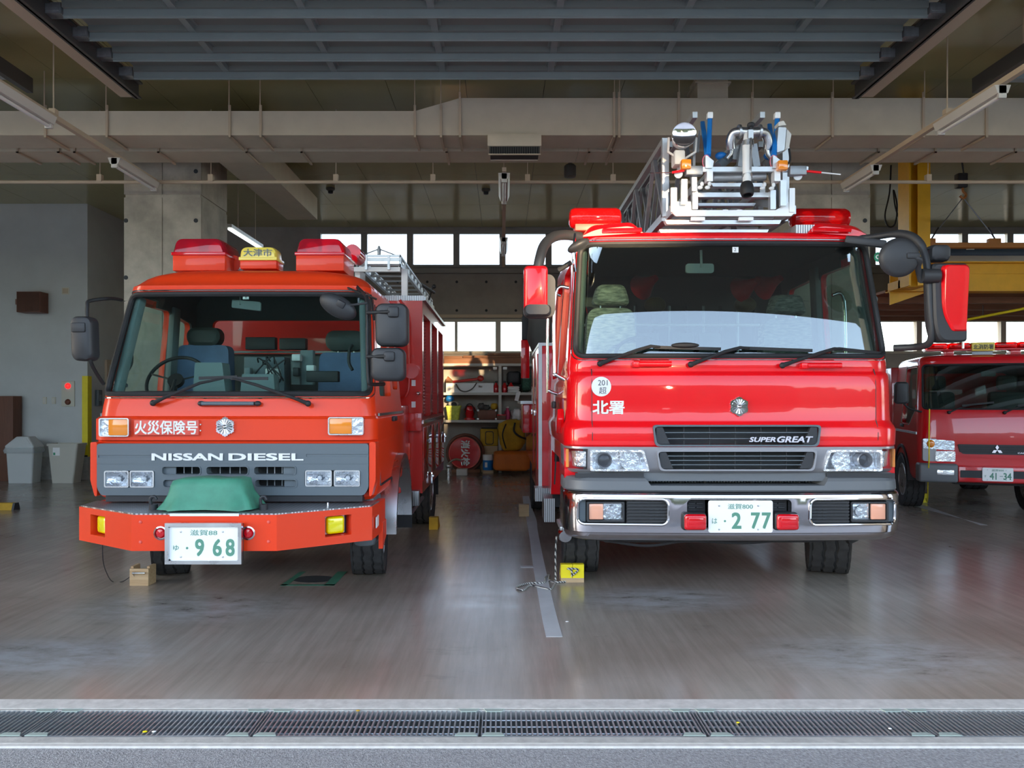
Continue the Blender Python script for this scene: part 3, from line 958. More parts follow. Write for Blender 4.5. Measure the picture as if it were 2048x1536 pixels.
def number_plate(root, x0, x1, z0, z1, y, top, kana, num, numbox):
    """top text, kana and number; numbox lists (text, fx0, fx1)"""
    o = B().prism(rrect(x0, x1, z0, z1, 0.015), 'xz', y - 0.006, y).obj('number_plate', 'plate', root)
    w, h = x1 - x0, z1 - z0
    yy = y - 0.006
    lettering(top, x0 + w * 0.30, x0 + w * 0.69, z0 + h * 0.73, z0 + h * 0.90, yy, 'plate_green', o, 0.002, 0.0, 'plate_lettering')
    lettering(kana, x0 + w * 0.055, x0 + w * 0.135, z0 + h * 0.28, z0 + h * 0.45, yy, 'plate_green', o, 0.002, 0.0, 'plate_lettering')
    for txt, a, c in numbox:
        lettering(txt, x0 + w * a, x0 + w * c, z0 + h * 0.12, z0 + h * 0.63, yy, 'plate_green', o, 0.002, 0.022, 'plate_digit')
    B().prism(circ(x0 + w * 0.255, z0 + h * 0.36, 0.0075, 14), 'xz', yy - 0.002, yy).obj('plate_dot', 'plate_green', o)
    b = B()
    for fx in (0.165, 0.77):
        for fz in (0.10, 0.84):
            b.lathe([(0.007, 0), (0.006, -0.004), (0, -0.005)], (x0 + w * fx, yy, z0 + h * fz), (0, 1, 0), 10)
    b.obj('plate_bolt', 'steel', o)
    return o

def wiper(root, pts, blade, r=0.011):
    o = B().tube(pts, [r * 1.5] + [r] * (len(pts) - 2) + [r * 0.6], 8).ell(pts[0], (0.022, 0.018, 0.022), 12, 8).obj('wiper_arm', 'rubber', root)
    B().bar(blade[0], blade[1], 0.012, 0.022).obj('wiper_blade', 'rubber', o)
    return o

def headlamp(root, x0, x1, z0, z1, y, nm='headlamp', r=0.012):
    o = B().frame(rrect(x0 - 0.008, x1 + 0.008, z0 - 0.008, z1 + 0.008, r), rrect(x0, x1, z0, z1, r * 0.7), 'xz', y - 0.012, y + 0.02).obj(nm, 'steel', root)
    b = B()
    n, mseg = 12, 6
    rows = []
    for j in range(mseg + 1):
        row = []
        for i in range(n + 1):
            u = i / n * 2 - 1; v = j / mseg * 2 - 1
            row.append((x0 + (x1 - x0) * i / n, y + 0.05 * (1 - 0.7 * u * u - 0.5 * v * v) + 0.004 * ((i + j) % 2), z0 + (z1 - z0) * j / mseg))
        rows.append(row)
    b.loft(rows, cap=False, closed=False)
    b.obj('reflector', 'reflector', o)
    B().ell(((x0 + x1) / 2, y + 0.02, (z0 + z1) / 2), (0.016, 0.02, 0.016), 12, 8).obj('bulb', 'white', o)
    B().prism(rrect(x0, x1, z0, z1, r * 0.7), 'xz', y - 0.008, y - 0.004).obj('lens', 'lens', o)
    return o

def seat(root, x0, x1, y, z0, z1, hx0, hx1, hz0, hz1, fab, head):
    o = B().prism(rquad([(x0, z0), (x1, z0), (x1 - 0.02, z1), (x0 + 0.03, z1)], 0.06), 'xz', y, y + 0.14).box(x0, x1, y - 0.45, y, z0 - 0.12, z0 + 0.02, 0.04).obj('seat', fab, root)
    B().loft([[(a, yy, c) for a, c in rrect(hx0 + d, hx1 - d, hz0 + d, hz1 - d, 0.07)] for yy, d in ((y - 0.02, 0.03), (y, 0.005), (y + 0.09, 0.0), (y + 0.12, 0.02))]).obj('headrest', head, o)
    b = B()
    for q in (0.3, 0.7):
        x = hx0 + (hx1 - hx0) * q
        b.cyl((x, y + 0.06, hz0 - 0.06), (x, y + 0.06, hz0 + 0.02), 0.008, n=8)
    b.obj('headrest_post', 'steel', o)
    return o

def mirror_housing(root, px0, px1, py0, py1, y, mat, depth=0.10, r=0.05, nm='mirror', facing=1, face_mat='chrome'):
    x0, x1, z0, z1 = PX(px0, y), PX(px1, y), PZ(py1, y), PZ(py0, y)
    rings = []
    for yy, d in ((y, 0.022), (y + 0.008, 0.008), (y + 0.03, 0.0), (y + depth, 0.0)):
        rings.append([(a, yy, c) for a, c in rrect(x0 + d, x1 - d, z0 + d, z1 - d, r, 6)])
    rings = [[(a, yy - (c - (z0 + z1) / 2) * 0.06 + 0.6 * (a - (x0 + x1) / 2) ** 2, c) for a, yy, c in r] for r in rings]
    o = B().loft(rings).obj(nm, mat, root)
    B().prism(rrect(x0 + 0.012, x1 - 0.012, z0 + 0.012, z1 - 0.012, r * 0.8), 'xz', y + depth + 0.006, y + depth + 0.012).obj('mirror_glass', face_mat, o)
    return o

# ================================================================== ORANGE TRUCK
CXL = -1.89
tl = thing('fire_truck', 'orange-red fire engine with green-covered winch on a deep slanted bumper', 'fire truck', (CXL, 7.2, 0))
LV = [(0.76, 0.955, 5.30, 0.10), (0.79, 0.985, 5.262, 0.11), (0.84, 0.995, 5.255, 0.11), (1.172, 1.0, 5.25, 0.11), (1.182, 1.0, 5.245, 0.11), (1.19, 1.003, 5.222, 0.11),
      (1.337, 1.003, 5.222, 0.11), (1.347, 0.995, 5.24, 0.11), (1.357, 0.985, 5.262, 0.11), (1.42, 0.978, 5.268, 0.11), (1.49, 0.970, 5.282, 0.11), (1.75, 0.948, 5.365, 0.11), (2.0, 0.924, 5.45, 0.11), (2.255, 0.900, 5.535, 0.12),
      (2.29, 0.902, 5.520, 0.14), (2.315, 0.898, 5.518, 0.15), (2.335, 0.880, 5.545, 0.16), (2.355, 0.870, 5.57, 0.17), (2.38, 0.845, 5.585, 0.18), (2.41, 0.80, 5.61, 0.20), (2.435, 0.735, 5.65, 0.22), (2.455, 0.65, 5.72, 0.24), (2.468, 0.55, 5.80, 0.25), (2.48, 0.35, 5.95, 0.22)]
BL = 0.035
def yL(px_or_x, z): return face_y(LV, BL, px_or_x - CXL, z)
wsL = rquad([(CXL - 0.952, 1.503), (CXL + 0.952, 1.503), (CXL + 0.888, 2.262), (CXL - 0.888, 2.262)], [0.05, 0.05, 0.07, 0.07], 6)
def scaled(pts, dx, c=None):
    cx = sum(p[0] for p in pts) / len(pts); cz = sum(p[1] for p in pts) / len(pts)
    return [(p[0] + (dx if p[0] < cx else -dx), p[1] + (dx if p[1] < cz else -dx)) for p in pts]
def cuts_L(d=0.0):
    c1 = B().prism(scaled(wsL, d), 'xz', 5.0, 5.95)
    c2 = B().prism(rquad([(5.62, 1.50), (6.20, 1.50), (6.20, 2.20), (5.80, 2.20)], 0.05), 'yz', CXL - 1.5, CXL + 1.5)
    c3 = B().prism(rquad([(6.32, 1.56), (6.62, 1.56), (6.62, 2.14), (6.32, 2.18)], 0.05), 'yz', CXL - 1.5, CXL + 1.5)
    c4 = B().prism(rrect(CXL - 0.70, CXL + 0.68, 1.88, 2.18, 0.05), 'xz', 6.55, 6.95)
    c5 = B().box(PX(205, 5.24), PX(730, 5.24), 5.1, 5.48, PZ(979, 5.24), PZ(931, 5.24))
    return [c1, c2, c3, c4, c5]
shell = boolean(cab_loft(CXL, LV, 6.75, BL), [cab_loft(CXL, LV, 6.75, BL, 0.045)] + cuts_L())
shell.obj('cab', 'redL', tl, 32)
lin = boolean(cab_loft(CXL, LV, 6.75, BL, 0.046), [cab_loft(CXL, LV, 6.75, BL, 0.062)] + cuts_L(0.004))
lin.obj('cab_lining', 'lining', tl, 32)
gl = boolean(cab_loft(CXL, LV, 6.75, BL, 0.014), [cab_loft(CXL, LV, 6.75, BL, 0.019)])
gl = boolean(gl, [B().prism(scaled(wsL, 0.004), 'xz', 5.0, 5.665)], 'INTERSECT')
ws = gl.obj('windscreen', 'glass', tl, 32)
def on_face(pts, f, off, lift=None):
    return [(p[0], f(p[0], p[1]) + off, p[1]) for p in pts]
def gasket(root, loop, f, cx, r, mat, nm, off=0.0):
    path = []
    n = len(loop)
    for i in range(n):
        a = Vector(loop[i]); c = Vector(loop[(i + 1) % n])
        k = max(1, int((c - a).length / 0.06))
        for j in range(k):
            p = a.lerp(c, j / k)
            path.append((p.x, f(p.x, p.y) + off, p.y))
    return B().tube(path, r, 8, closed=True).obj(nm, mat, root)
gasket(ws, scaled(wsL, 0.008), yL, CXL, 0.021, 'rubber', 'gasket', 0.004)
gasket(ws, scaled(wsL, -0.018), yL, CXL, 0.006, 'chrome', 'chrome_bead', -0.006)
for side in (-1, 1):
    for z0, ya, yb_ in ((0, 5.62, 6.20), (1, 6.32, 6.62)):
        pts = [(5.60, 1.48), (6.22, 1.48), (6.22, 2.22), (5.78, 2.22)] if z0 == 0 else [(6.30, 1.54), (6.64, 1.54), (6.64, 2.16), (6.30, 2.20)]
        b = B()
        q = rquad(pts, 0.05)
        def sx(z): return CXL + side * (lev(LV, z)[0] - 0.03)
        r1 = [(sx(p[1]), p[0], p[1]) for p in q]
        r2 = [(sx(p[1]) + side * 0.005, p[0], p[1]) for p in q]
        b.loft([r1, r2])
        b.obj('side_window', 'glass_side', tl)
for side in (-1, 1):           # doors: seam, handle and rub strip on the cab flank
    xs = CXL + side * 1.0
    b = B()
    for yy in (5.48, 6.26):
        b.bar((CXL + side * (lev(LV, 0.9)[0] + 0.0), yy, 0.85), (CXL + side * (lev(LV, 2.2)[0] + 0.0), yy + (0.28 if yy < 6 else 0), 2.2), 0.012, 0.012)
    b.bar((CXL + side * 1.0, 5.48, 0.85), (CXL + side * 1.0, 6.26, 0.85), 0.012, 0.012)
    b.obj('door_seam', 'dark', tl)
    B().box(min(xs, xs + side * 0.03), max(xs, xs + side * 0.03), 6.0, 6.16, 1.30, 1.34, 0.01).obj('door_handle', 'dark', tl)
    B().box(xs - 0.006, xs + 0.006, 5.40, 6.72, 1.355, 1.375).obj('chrome_strip', 'chrome', tl)

# grille panel with slots
SL = FPX / 5.24
def gx(px): return PX(px, 5.24)
def gz(py): return PZ(py, 5.24)
gp = B().prism(rquad([(gx(205), gz(990)), (gx(729), gz(990)), (gx(738), gz(975)), (gx(738), gz(887)), (gx(197), gz(887)), (gx(197), gz(975))], 0.02, 3), 'xz', 5.218, 5.30)
slots = [(328, 403, 933, 948), (416, 498, 933, 948), (511, 593, 933, 948), (330, 403, 959, 973), (416, 498, 959, 973), (513, 595, 959, 973)]
cut = []
for a, c, d, e in slots:
    cut.append(B().prism(rrect(gx(a), gx(c), gz(e), gz(d), 0.018), 'xz', 5.15, 5.35))
cut.append(B().prism(rrect(gx(211), gx(312), gz(974), gz(941), 0.012), 'xz', 5.15, 5.27))
cut.append(B().prism(rrect(gx(611), gx(722), gz(972), gz(940), 0.012), 'xz', 5.15, 5.27))
for a, c, d, e in ((197, 305, 910, 915), (611, 738, 908, 913)):
    cut.append(B().box(gx(a) + 0.01, gx(c), 5.15, 5.224, gz(e), gz(d)))
cut.append(B().box(gx(190), gx(745), 5.15, 5.2205, gz(929), gz(927)))
g = boolean(gp, cut)
gr = g.obj('grille', 'grille', tl, 30)
for px in (345, 362, 378, 435, 455, 475, 530, 545, 560, 575):
    B().box(gx(px) - 0.003, gx(px) + 0.003, 5.29, 5.295, gz(973), gz(933)).obj('grille_rod', 'alu_dk', gr, 0)
B().box(gx(200), gx(735), 5.40, 5.41, gz(980), gz(930)).obj('radiator', 'pit', gr, 0)
for a, c, d, e in slots:
    b = B().frame(rrect(gx(a) - 0.006, gx(c) + 0.006, gz(e) - 0.006, gz(d) + 0.006, 0.02), rrect(gx(a), gx(c), gz(e), gz(d), 0.018), 'xz', 5.212, 5.22)
    b.obj('slot_rim', 'grille', gr)
for a, c, d, e in slots[::1]:
    w = 0.28
    q0, q1 = (a, a + (c - a) * 0.32) if a < 340 else ((c - (c - a) * 0.32, c) if c > 585 else (0, 0))
    if q1: B().box(gx(q0), gx(q1), 5.24, 5.25, gz(e), gz(d)).obj('slot_blank', 'grille', gr, 0)
lettering('NISSAN', gx(307), gx(449), gz(920.5), gz(906), 5.218, 'white', gr, 0.008, 0.03)
lettering('DIESEL', gx(460), gx(609), gz(920.5), gz(906), 5.218, 'white', gr, 0.008, 0.03)
for a, c in ((213, 261), (264, 311)): headlamp(gr, gx(a) + .006, gx(c) - .006, gz(973) + .004, gz(942) - .004, 5.222)
for a, c in ((613, 665), (670, 721)): headlamp(gr, gx(a) + .006, gx(c) - .006, gz(971) + .004, gz(941) - .004, 5.222)
B().box(gx(212), gx(725), 5.235, 5.32, gz(1003), gz(990)).obj('valance', 'dark', tl, 0)
# red cheeks beside the grille
for a, c, s in ((183, 196, -1), (739, 752, 1)):
    b = B().prism(rquad([(gx(a) + (0.03 if s < 0 else 0), gz(992)), (gx(c) - (0.03 if s > 0 else 0), gz(992)), (gx(c), gz(960)), (gx(c), gz(884)), (gx(a), gz(884)), (gx(a), gz(960))], 0.012, 2), 'xz', 5.225, 5.36)
    b.obj('corner_panel', 'redL', tl)
# indicators in the red band
yb2 = 5.222
for x0, x1, amb in ((200, 260, (218, 259)), (657, 728, (658, 704))):
    X0, X1, Z0, Z1 = PX(x0, yb2), PX(x1, yb2), PZ(873, yb2), PZ(836, yb2)
    if x0 > 500: Z0, Z1 = PZ(870, yb2), PZ(834, yb2)
    o = B().frame(rrect(X0, X1, Z0, Z1, 0.015), rrect(X0 + 0.008, X1 - 0.008, Z0 + 0.008, Z1 - 0.008, 0.01), 'xz', yb2 - 0.018, yb2 + 0.04).obj('indicator', 'steel', tl)
    A0, A1 = PX(amb[0], yb2), PX(amb[1], yb2)
    B().box(A0, A1, yb2 - 0.012, yb2 + 0.04, Z0 + 0.008, Z1 - 0.008, 0.006).obj('amber_lens', 'amber', o)
    C0, C1 = (X0 + 0.008, A0) if x0 < 500 else (A1, X1 - 0.008)
    B().box(C0, C1, yb2 - 0.012, yb2 - 0.006, Z0 + 0.008, Z1 - 0.008).obj('clear_lens', 'lens', o)
    B().box(C0, C1, yb2, yb2 + 0.03, Z0 + 0.008, Z1 - 0.008).obj('reflector', 'reflector', o)
X0, X1, Z0, Z1 = PX(268, 5.2), PX(397, 5.2), PZ(870.5, 5.2), PZ(840, 5.2)
M['sign_red'] = pbr('name_board_red', (0.75, 0.10, 0.07), 0.45)
sg = B().box(X0, X1, 5.20, yb2 + 0.01, Z0, Z1, 0.003).obj('name_board', 'sign_red', tl)
lettering('火災保険号', X0 + 0.006, X1 - 0.006, Z0 + 0.006, Z1 - 0.004, 5.20, 'white', sg, 0.003, 0.018)
for zz in (0.3, 0.7):
    B().cyl((X1 + 0.008, yb2 - 0.01, Z0 + (Z1 - Z0) * zz), (X1 + 0.008, yb2 + .01, Z0 + (Z1 - Z0) * zz), 0.005, n=8).obj('bolt', 'steel', sg)
emblem(tl, (PX(449.5, 5.2), PZ(853.5, 5.2)), 20.5 / FPX * 5.2, yb2)
# grab bar and wipers
z = PZ(807, 5.25); x0, x1 = PX(397, 5.25), PX(521, 5.25)
o = B().tube([(x0 + .03, 5.235, z), (x1 - 0.04, 5.235, z)], 0.0145, 10).obj('grab_bar', 'grille', tl)
for xx in (x0 + .01, x1 - .03):
    B().ell((xx + .01, 5.25, z), (0.026, 0.026, 0.019), 12, 8).obj('bar_end', 'plastic', o)
wiper(tl, [W(306, 806, 5.23), W(330, 795, 5.22), W(400, 766, 5.25), W(447, 757, 5.27)], (W(398, 756.5, 5.29), W(475, 754, 5.30)))
wiper(tl, [W(616, 807, 5.23), W(590, 797, 5.22), W(510, 769, 5.25), W(465, 757, 5.27)], (W(462, 757, 5.29), W(536, 757, 5.30)))
B().cyl(W(306, 806, 5.23), W(306, 806, 5.28), 0.018, n=12).cyl(W(616, 807, 5.23), W(616, 807, 5.28), 0.018, n=12).obj('wiper_pivot', 'rubber', tl)

# ---- front bumper, checker-plate top
yb0 = 4.75
plan = [(-0.46, yb0), (0.46, yb0), (1.00, 5.12), (1.02, 5.56), (0.94, 5.56), (0.92, 5.18), (0.43, 4.86), (-0.43, 4.86), (-0.92, 5.18), (-0.94, 5.56), (-1.02, 5.56), (-1.00, 5.12)]
plan = [(CXL + x, y) for x, y in plan]
bump = B().prism(plan, 'xy', 0.514, 0.742)
nrm = math.atan2(0.37, 0.54)
cut = []
lampc = []
for s in (-1, 1):
    c = Vector((CXL + s * 0.80, 4.75 + (0.80 - 0.46) * 0.685, 0.635))
    rot = Matrix.Rotation(s * nrm, 3, 'Z')
    lampc.append((c, rot, s))
    cut.append(B().obox(c, (0.185, 0.25, 0.135), rot))
for px in (322, 497):
    cut.append(B().cyl((PX(px, yb0), 4.6, PZ(1066, yb0)), (PX(px, yb0), 4.95, PZ(1066, yb0)), 0.043, n=28))
bo = boolean(bump, cut).obj('bumper', 'redL', tl, 30)
for c, rot, s in lampc:
    B().obox(c + rot @ Vector((0.0, 0.10, 0)), (0.21, 0.015, 0.155), rot).obj('lamp_recess', 'dark', bo, 0)
    o = B().obox(c + rot @ Vector((-0.005, 0.05, 0)), (0.125, 0.05, 0.118), rot, 0.02, 3).obj('fog_lamp', 'yellow_lens', bo)
    B().obox(c + rot @ Vector((0.0, 0.074, 0)), (0.145, 0.02, 0.128), rot, 0.01, 2).obj('lamp_bezel', 'white', o)
for px in (322, 497):
    c = Vector((PX(px, yb0), yb0, PZ(1066, yb0)))
    o = B().lathe([(0.043, 0.0), (0.044, -0.008), (0.036, -0.012), (0.034, 0.0), (0.034, 0.05), (0.043, 0.05)], c, (0, 1, 0), 28).obj('marker_lamp', 'chrome', bo)
    B().lathe([(0.034, 0.02), (0.033, -0.003), (0.024, -0.014), (0.0, -0.019)], c, (0, 1, 0), 24).obj('lens', 'lamp_red', o)
tp = [(-0.45, yb0 + .008), (0.45, yb0 + .008), (0.99, 5.125), (1.01, 5.36), (-1.01, 5.36), (-0.99, 5.125)]
B().prism([(CXL + x, y) for x, y in tp], 'xy', 0.742, 0.750).obj('tread_top', 'tread', bo, 0)
B().box(PX(340, yb0), PX(478, yb0), yb0 - 0.004, yb0, 0.735, 0.752).obj('edge_strip', 'white', bo, 0)
boltm = meshm(B().lathe([(0.011, 0), (0.009, -0.006), (0, -0.009)], (0, 0, 0), (0, 1, 0), 10), 'bolt', 'sign_red')
for px, py in ((281, 1044), (281, 1084), (537, 1044), (537, 1083)):
    inst('bolt', boltm, bo, W(px, py, yb0))
for s, c in ((1, Vector((CXL + 1.012, 5.26, 0.62))),):
    B().obox(c, (0.006, 0.13, 0.075), Matrix.Rotation(radians(2.6), 3, 'Z')).obj('reflector_strip', 'white', bo, 0)
for px in (307, 527):
    c = W(px, 1015, 4.93)
    o = B().cyl((c.x, c.y, 0.75), (c.x, c.y, 0.785), 0.028, n=14).tube(smoothpath([(c.x - .015, c.y, 0.77), (c.x - 0.02, c.y, 0.82), (c.x + .005, c.y, 0.835), (c.x + .02, c.y, 0.815)], 4), 0.011, 8).obj('tow_hook', 'dark', bo)
B().cyl(W(656, 1005, 5.1), (PX(656, 5.1), 5.1, 0.75), 0.007, n=8).obj('hitch_pin', 'steel', bo)
# number plate and its frame
yp = 4.69
X0, X1, Z0, Z1 = PX(331, yp), PX(484, yp), PZ(1128, yp), PZ(1046, yp)
pf = B().frame([(X0, Z0), (X1, Z0), (X1, Z1), (X0, Z1)], [(X0 + .022, Z0 + .022), (X1 - .022, Z0 + .022), (X1 - .022, Z1 - .022), (X0 + .022, Z1 - .022)], 'xz', yp - 0.012, yp + 0.02).obj('plate_frame', 'steel', bo, 0)
B().box(X0 + .01, X1 - .01, yp + 0.018, yp + 0.06, Z0 + .01, Z1 - .01).obj('plate_backing', 'dark', pf, 0)
number_plate(pf, X0 + .022, X1 - .022, Z0 + .022, Z1 - .022, yp + 0.012, '滋賀88', 'ゆ', '', (('9', 0.37, 0.50), ('6', 0.625, 0.755), ('8', 0.81, 0.94)))

# ---- wheels, arches, chassis
tyre(tl, Vector((-2.80, 6.38, 0.40)), 0.40, 0.245, radians(17), -1)
tyre(tl, Vector((-1.125, 6.38, 0.40)), 0.40, 0.255, radians(6), 1)
B().cyl((-2.75, 6.38, 0.42), (-1.1, 6.38, 0.42), 0.06, n=10).box(CXL - .45, CXL - .37, 5.4, 10.2, 0.5, 0.72).box(CXL + .37, CXL + .45, 5.4, 10.2, 0.5, 0.72).box(CXL - .4, CXL + .4, 5.5, 6.2, 0.45, 0.7).obj('chassis', 'dark', tl, 0)
for s in (-1, 1):
    x0 = CXL + s * 0.80; x1 = CXL + s * 1.06
    arc = [(6.38 + 0.52 * cos(a), 0.42 + 0.60 * sin(a)) for a in [pi * i / 16 for i in range(17)]]
    arc2 = [(6.38 + 0.48 * cos(a), 0.42 + 0.56 * sin(a)) for a in [pi * i / 16 for i in range(17)]]
    loop = arc + list(reversed(arc2))
    B().prism(loop, 'yz', x0, x1).obj('wheel_arch', 'steel', tl)
    B().box(min(x0, x1), max(x0, x1), 6.88, 6.90, 0.30, 0.62).obj('mud_flap', 'rubber', tl, 0)
    B().box(CXL + s * 0.80 if s > 0 else CXL - 0.97, CXL + 0.97 if s > 0 else CXL - 0.80, 5.42, 5.72, 0.40, 0.80, 0.05).obj('step_well', 'grille', tl)
b = B().prism([(5.45, 0.39), (5.62, 0.46), (5.62, 0.58), (5.45, 0.58)], 'yz', CXL + 0.99, CXL + 1.02)
b.obj('tow_bracket', 'redL', tl, 0)

# ---- roof lamps and the yellow sign
yr = 5.92
def dome(px0, px1, py_b, py_m, py_t, yr, depth, mat, base_mat, nm='beacon', lead=0.035):
    x0, x1 = PX(px0, yr), PX(px1, yr)
    zb_, zm, zt = PZ(py_b, yr), PZ(py_m, yr), PZ(py_t, yr)
    o = B().box(x0 + .004, x1 - .004, yr + 0.01, yr + depth, zb_, zm + 0.002, 0.006).obj(nm, base_mat, tl)
    rings = []
    for yy, k in ((yr, 0.03), (yr + 0.012, 0.008), (yr + 0.05, 0.0), (yr + depth - 0.05, 0.0), (yr + depth, 0.03)):
        rings.append([(a, yy, c) for a, c in rquad([(x0 + k * .3, zm), (x1 - k * .3, zm), (x1 - lead - k * .5, zt - k), (x0 + lead + k * .5, zt - k)], [0.006, 0.006, 0.05, 0.05], 6)])
    B().loft(rings).obj('lamp_dome', mat, o)
    B().box(x0 - .002, x1 + .002, yr - 0.004, yr + depth + .004, zm - 0.006, zm + 0.02, 0.003).obj('dome_rim', 'lamp_red' if mat == 'lamp_dome' else 'sign_yellow', o)
    return o, x0, x1, zm, zt
for a, c in ((343, 450), (590, 688)):
    o, x0, x1, zm, zt = dome(a, c, 541, 509, 475, yr, 0.42, 'lamp_dome', 'redL')
    for q in (0.28, 0.72):
        xc = x0 + (x1 - x0) * q
        B().lathe([(0.02, -0.02), (0.05, 0.03), (0.055, 0.05)], (xc, yr + 0.16, (zm + zt) / 2), (0, -1, 0), 16).obj('rotating_mirror', 'reflector', o)
        B().cyl((xc, yr + 0.18, zm), (xc, yr + 0.18, zm + .06), 0.03, n=12).obj('motor', 'dark', o)
o, x0, x1, zm, zt = dome(478, 553, 537, 519, 492, yr, 0.20, 'sign_yellow', 'redL', 'roof_sign', 0.012)
lettering('大津市', x0 + 0.035, x1 - 0.035, zm + 0.025, zt - 0.022, yr, 'grille', o, 0.003, 0.012)
c = W(464, 525, 6.1)
B().lathe([(0.03, 0.0), (0.06, 0.06), (0.065, 0.07)], c + Vector((0, 0.1, 0)), (0, -1, 0), 16).cyl((c.x, c.y + .1, 2.47), c + Vector((0, .1, 0)), 0.012, n=8).obj('horn', 'redL', tl)
B().cyl(W(560, 535, 6.1), W(560, 512, 6.1), 0.008, n=8).obj('aerial', 'dark', tl)
B().cyl(W(700, 500, 6.35) + Vector((0, .1, 0)), W(700, 500, 6.35) + Vector((0, .35, 0)), 0.07, n=18).obj('rear_beacon', 'lamp_dome', tl)
# visor crease
# ---- mirrors
arm = smoothpath([W(243, 600, 5.50), W(220, 597, 5.3), W(180, 602, 5.18), W(174.5, 612, 5.15), W(174.5, 650, 5.13), W(177, 700, 5.13), W(181, 722, 5.14), W(190, 742, 5.2), W(207, 768, 5.30)], 4)
o = B().tube(arm, 0.0125, 10).obj('mirror_arm', 'rubber', tl)
mh = mirror_housing(o, 138, 182, 632, 721, 5.09, 'plastic', 0.10, 0.045)
B().box(PX(142, 5.08), PX(170, 5.08), 5.075, 5.10, PZ(664, 5.08), PZ(645, 5.08), 0.008).obj('clamp', 'plastic', mh)
B().cyl(W(165, 655, 5.08), W(175, 655, 5.13), 0.012, n=8).obj('clamp_arm', 'rubber', mh)
arm = smoothpath([W(712, 572, 5.6), W(725, 585, 5.45), W(733, 594, 5.2), W(735, 620, 5.12), W(735, 700, 5.10), W(737, 755, 5.10), W(741, 768, 5.12), W(768, 768, 5.25)], 5)
o = B().tube(arm, 0.0135, 10).obj('mirror_arm', 'rubber', tl)
B().tube([W(680, 569, 5.62), W(725, 588, 5.42)], 0.008, 8).tube([W(733, 590, 5.2), W(752, 598, 5.6)], 0.009, 8).tube([W(748, 640, 5.55), W(741, 590, 5.45)], 0.010, 8).obj('stay', 'rubber', o)
for a, c, d, e, cl in ((749, 815, 606, 692, (775, 797, 613, 634)), (740, 809, 695, 762, (767, 789, 703, 722))):
    mh = mirror_housing(o, a, c, d, e, 5.02, 'plastic', 0.09, 0.05)
    B().box(PX(cl[0], 5.0), PX(cl[1], 5.0), 4.995, 5.03, PZ(cl[3], 5.0), PZ(cl[2], 5.0), 0.012).obj('clamp', 'plastic', mh)
    zc = (PZ(cl[3], 5.0) + PZ(cl[2], 5.0)) / 2
    B().cyl((PX(734, 5.05), 5.05, zc), (PX(cl[0] + 5, 5.0), 5.005, zc), 0.013, n=10).obj('clamp_arm', 'rubber', mh)
c = W(676, 613, 5.16)
rot = Matrix.Rotation(radians(28), 3, 'Y') @ Matrix.Rotation(radians(18), 3, 'X')
mh = B().ell(c, (0.14, 0.05, 0.075), 24, 14, rot).obj('mirror', 'plastic', o)
B().obox(c + Vector((0.03, -0.045, 0.01)), (0.06, 0.03, 0.05), rot, 0.01).cyl(c + Vector((0.05, -0.03, 0.0)), W(735, 606, 5.12), 0.008, n=8).obj('clamp', 'plastic', mh)

# ---- cab interior
for s_ in (-1, 1):
    B().bar((CXL + s_ * 0.90, 5.43, 1.50), (CXL + s_ * 0.835, 5.66, 2.24), 0.055, 0.07, bev=0.015).obj('pillar_trim', 'dash', tl)
    B().bar((CXL + s_ * 0.905, 6.26, 1.2), (CXL + s_ * 0.84, 6.26, 2.24), 0.05, 0.13, bev=0.015).obj('pillar_trim', 'interior', tl)
B().prism([(5.36, 1.05), (5.36, 1.47), (5.44, 1.50), (5.72, 1.54), (5.80, 1.50), (5.80, 1.05)], 'yz', CXL - 0.90, CXL + 0.90).obj('dashboard', 'dash', tl)
B().prism(rquad([(PX(385, 5.6), 1.50), (PX(452, 5.6), 1.50), (PX(444, 5.6), PZ(725, 5.6)), (PX(390, 5.6), PZ(725, 5.6))], 0.015), 'xz', 5.60, 5.75).obj('instrument_hood', 'dash', tl)
B().prism(rquad([(PX(480, 5.6), 1.51), (PX(550, 5.6), 1.51), (PX(547, 5.6), PZ(748, 5.6)), (PX(484, 5.6), PZ(748, 5.6))], 0.01), 'xz', 5.60, 5.72).obj('dash_tray', 'dash', tl)
rot = Matrix.Rotation(radians(58), 3, 'X')
cst = W(352, 762, 5.88)
path = [cst + rot @ Vector((0.225 * cos(a), 0.225 * sin(a), 0)) for a in [2 * pi * i / 36 for i in range(36)]]
o = B().tube(path, 0.014, 8, closed=True).obj('steering_wheel', 'dark', tl)
b = B().cyl(cst, cst + Vector((0, -0.25, -0.4)), 0.025, n=10).cyl(cst + rot @ Vector((0, 0, -0.02)), cst + rot @ Vector((0, 0, 0.02)), 0.06, n=16)
for a in (0.3, pi - 0.3, 1.5 * pi):
    b.bar(cst, cst + rot @ Vector((0.22 * cos(a), 0.22 * sin(a), 0)), 0.02, 0.012)
b.obj('wheel_spoke', 'dark', o)
ys = 6.33
def sxx(px): return PX(px, ys)
def szz(py): return PZ(py, ys)
seat(tl, sxx(349), sxx(461), ys, 1.12, szz(690), sxx(372), sxx(441), szz(692), szz(654), 'seat_blue', 'seat_dk')
seat(tl, sxx(632), sxx(742), ys, 1.12, szz(705), sxx(650), sxx(728), szz(702), szz(660), 'seat_blue', 'seat_dk')
B().box(CXL - .85, CXL + .85, 6.66, 6.685, 1.05, 1.86).obj('rear_bulkhead', 'interior', tl, 0)
B().cyl((CXL - .8, 6.6, szz(700)), (CXL + .8, 6.6, szz(700)), 0.010, n=8).obj('grab_rail', 'white', tl)
o = B().box(sxx(498), sxx(578), 6.2, 6.38, 1.2, szz(715), 0.01).obj('radio_console', 'grille', tl)
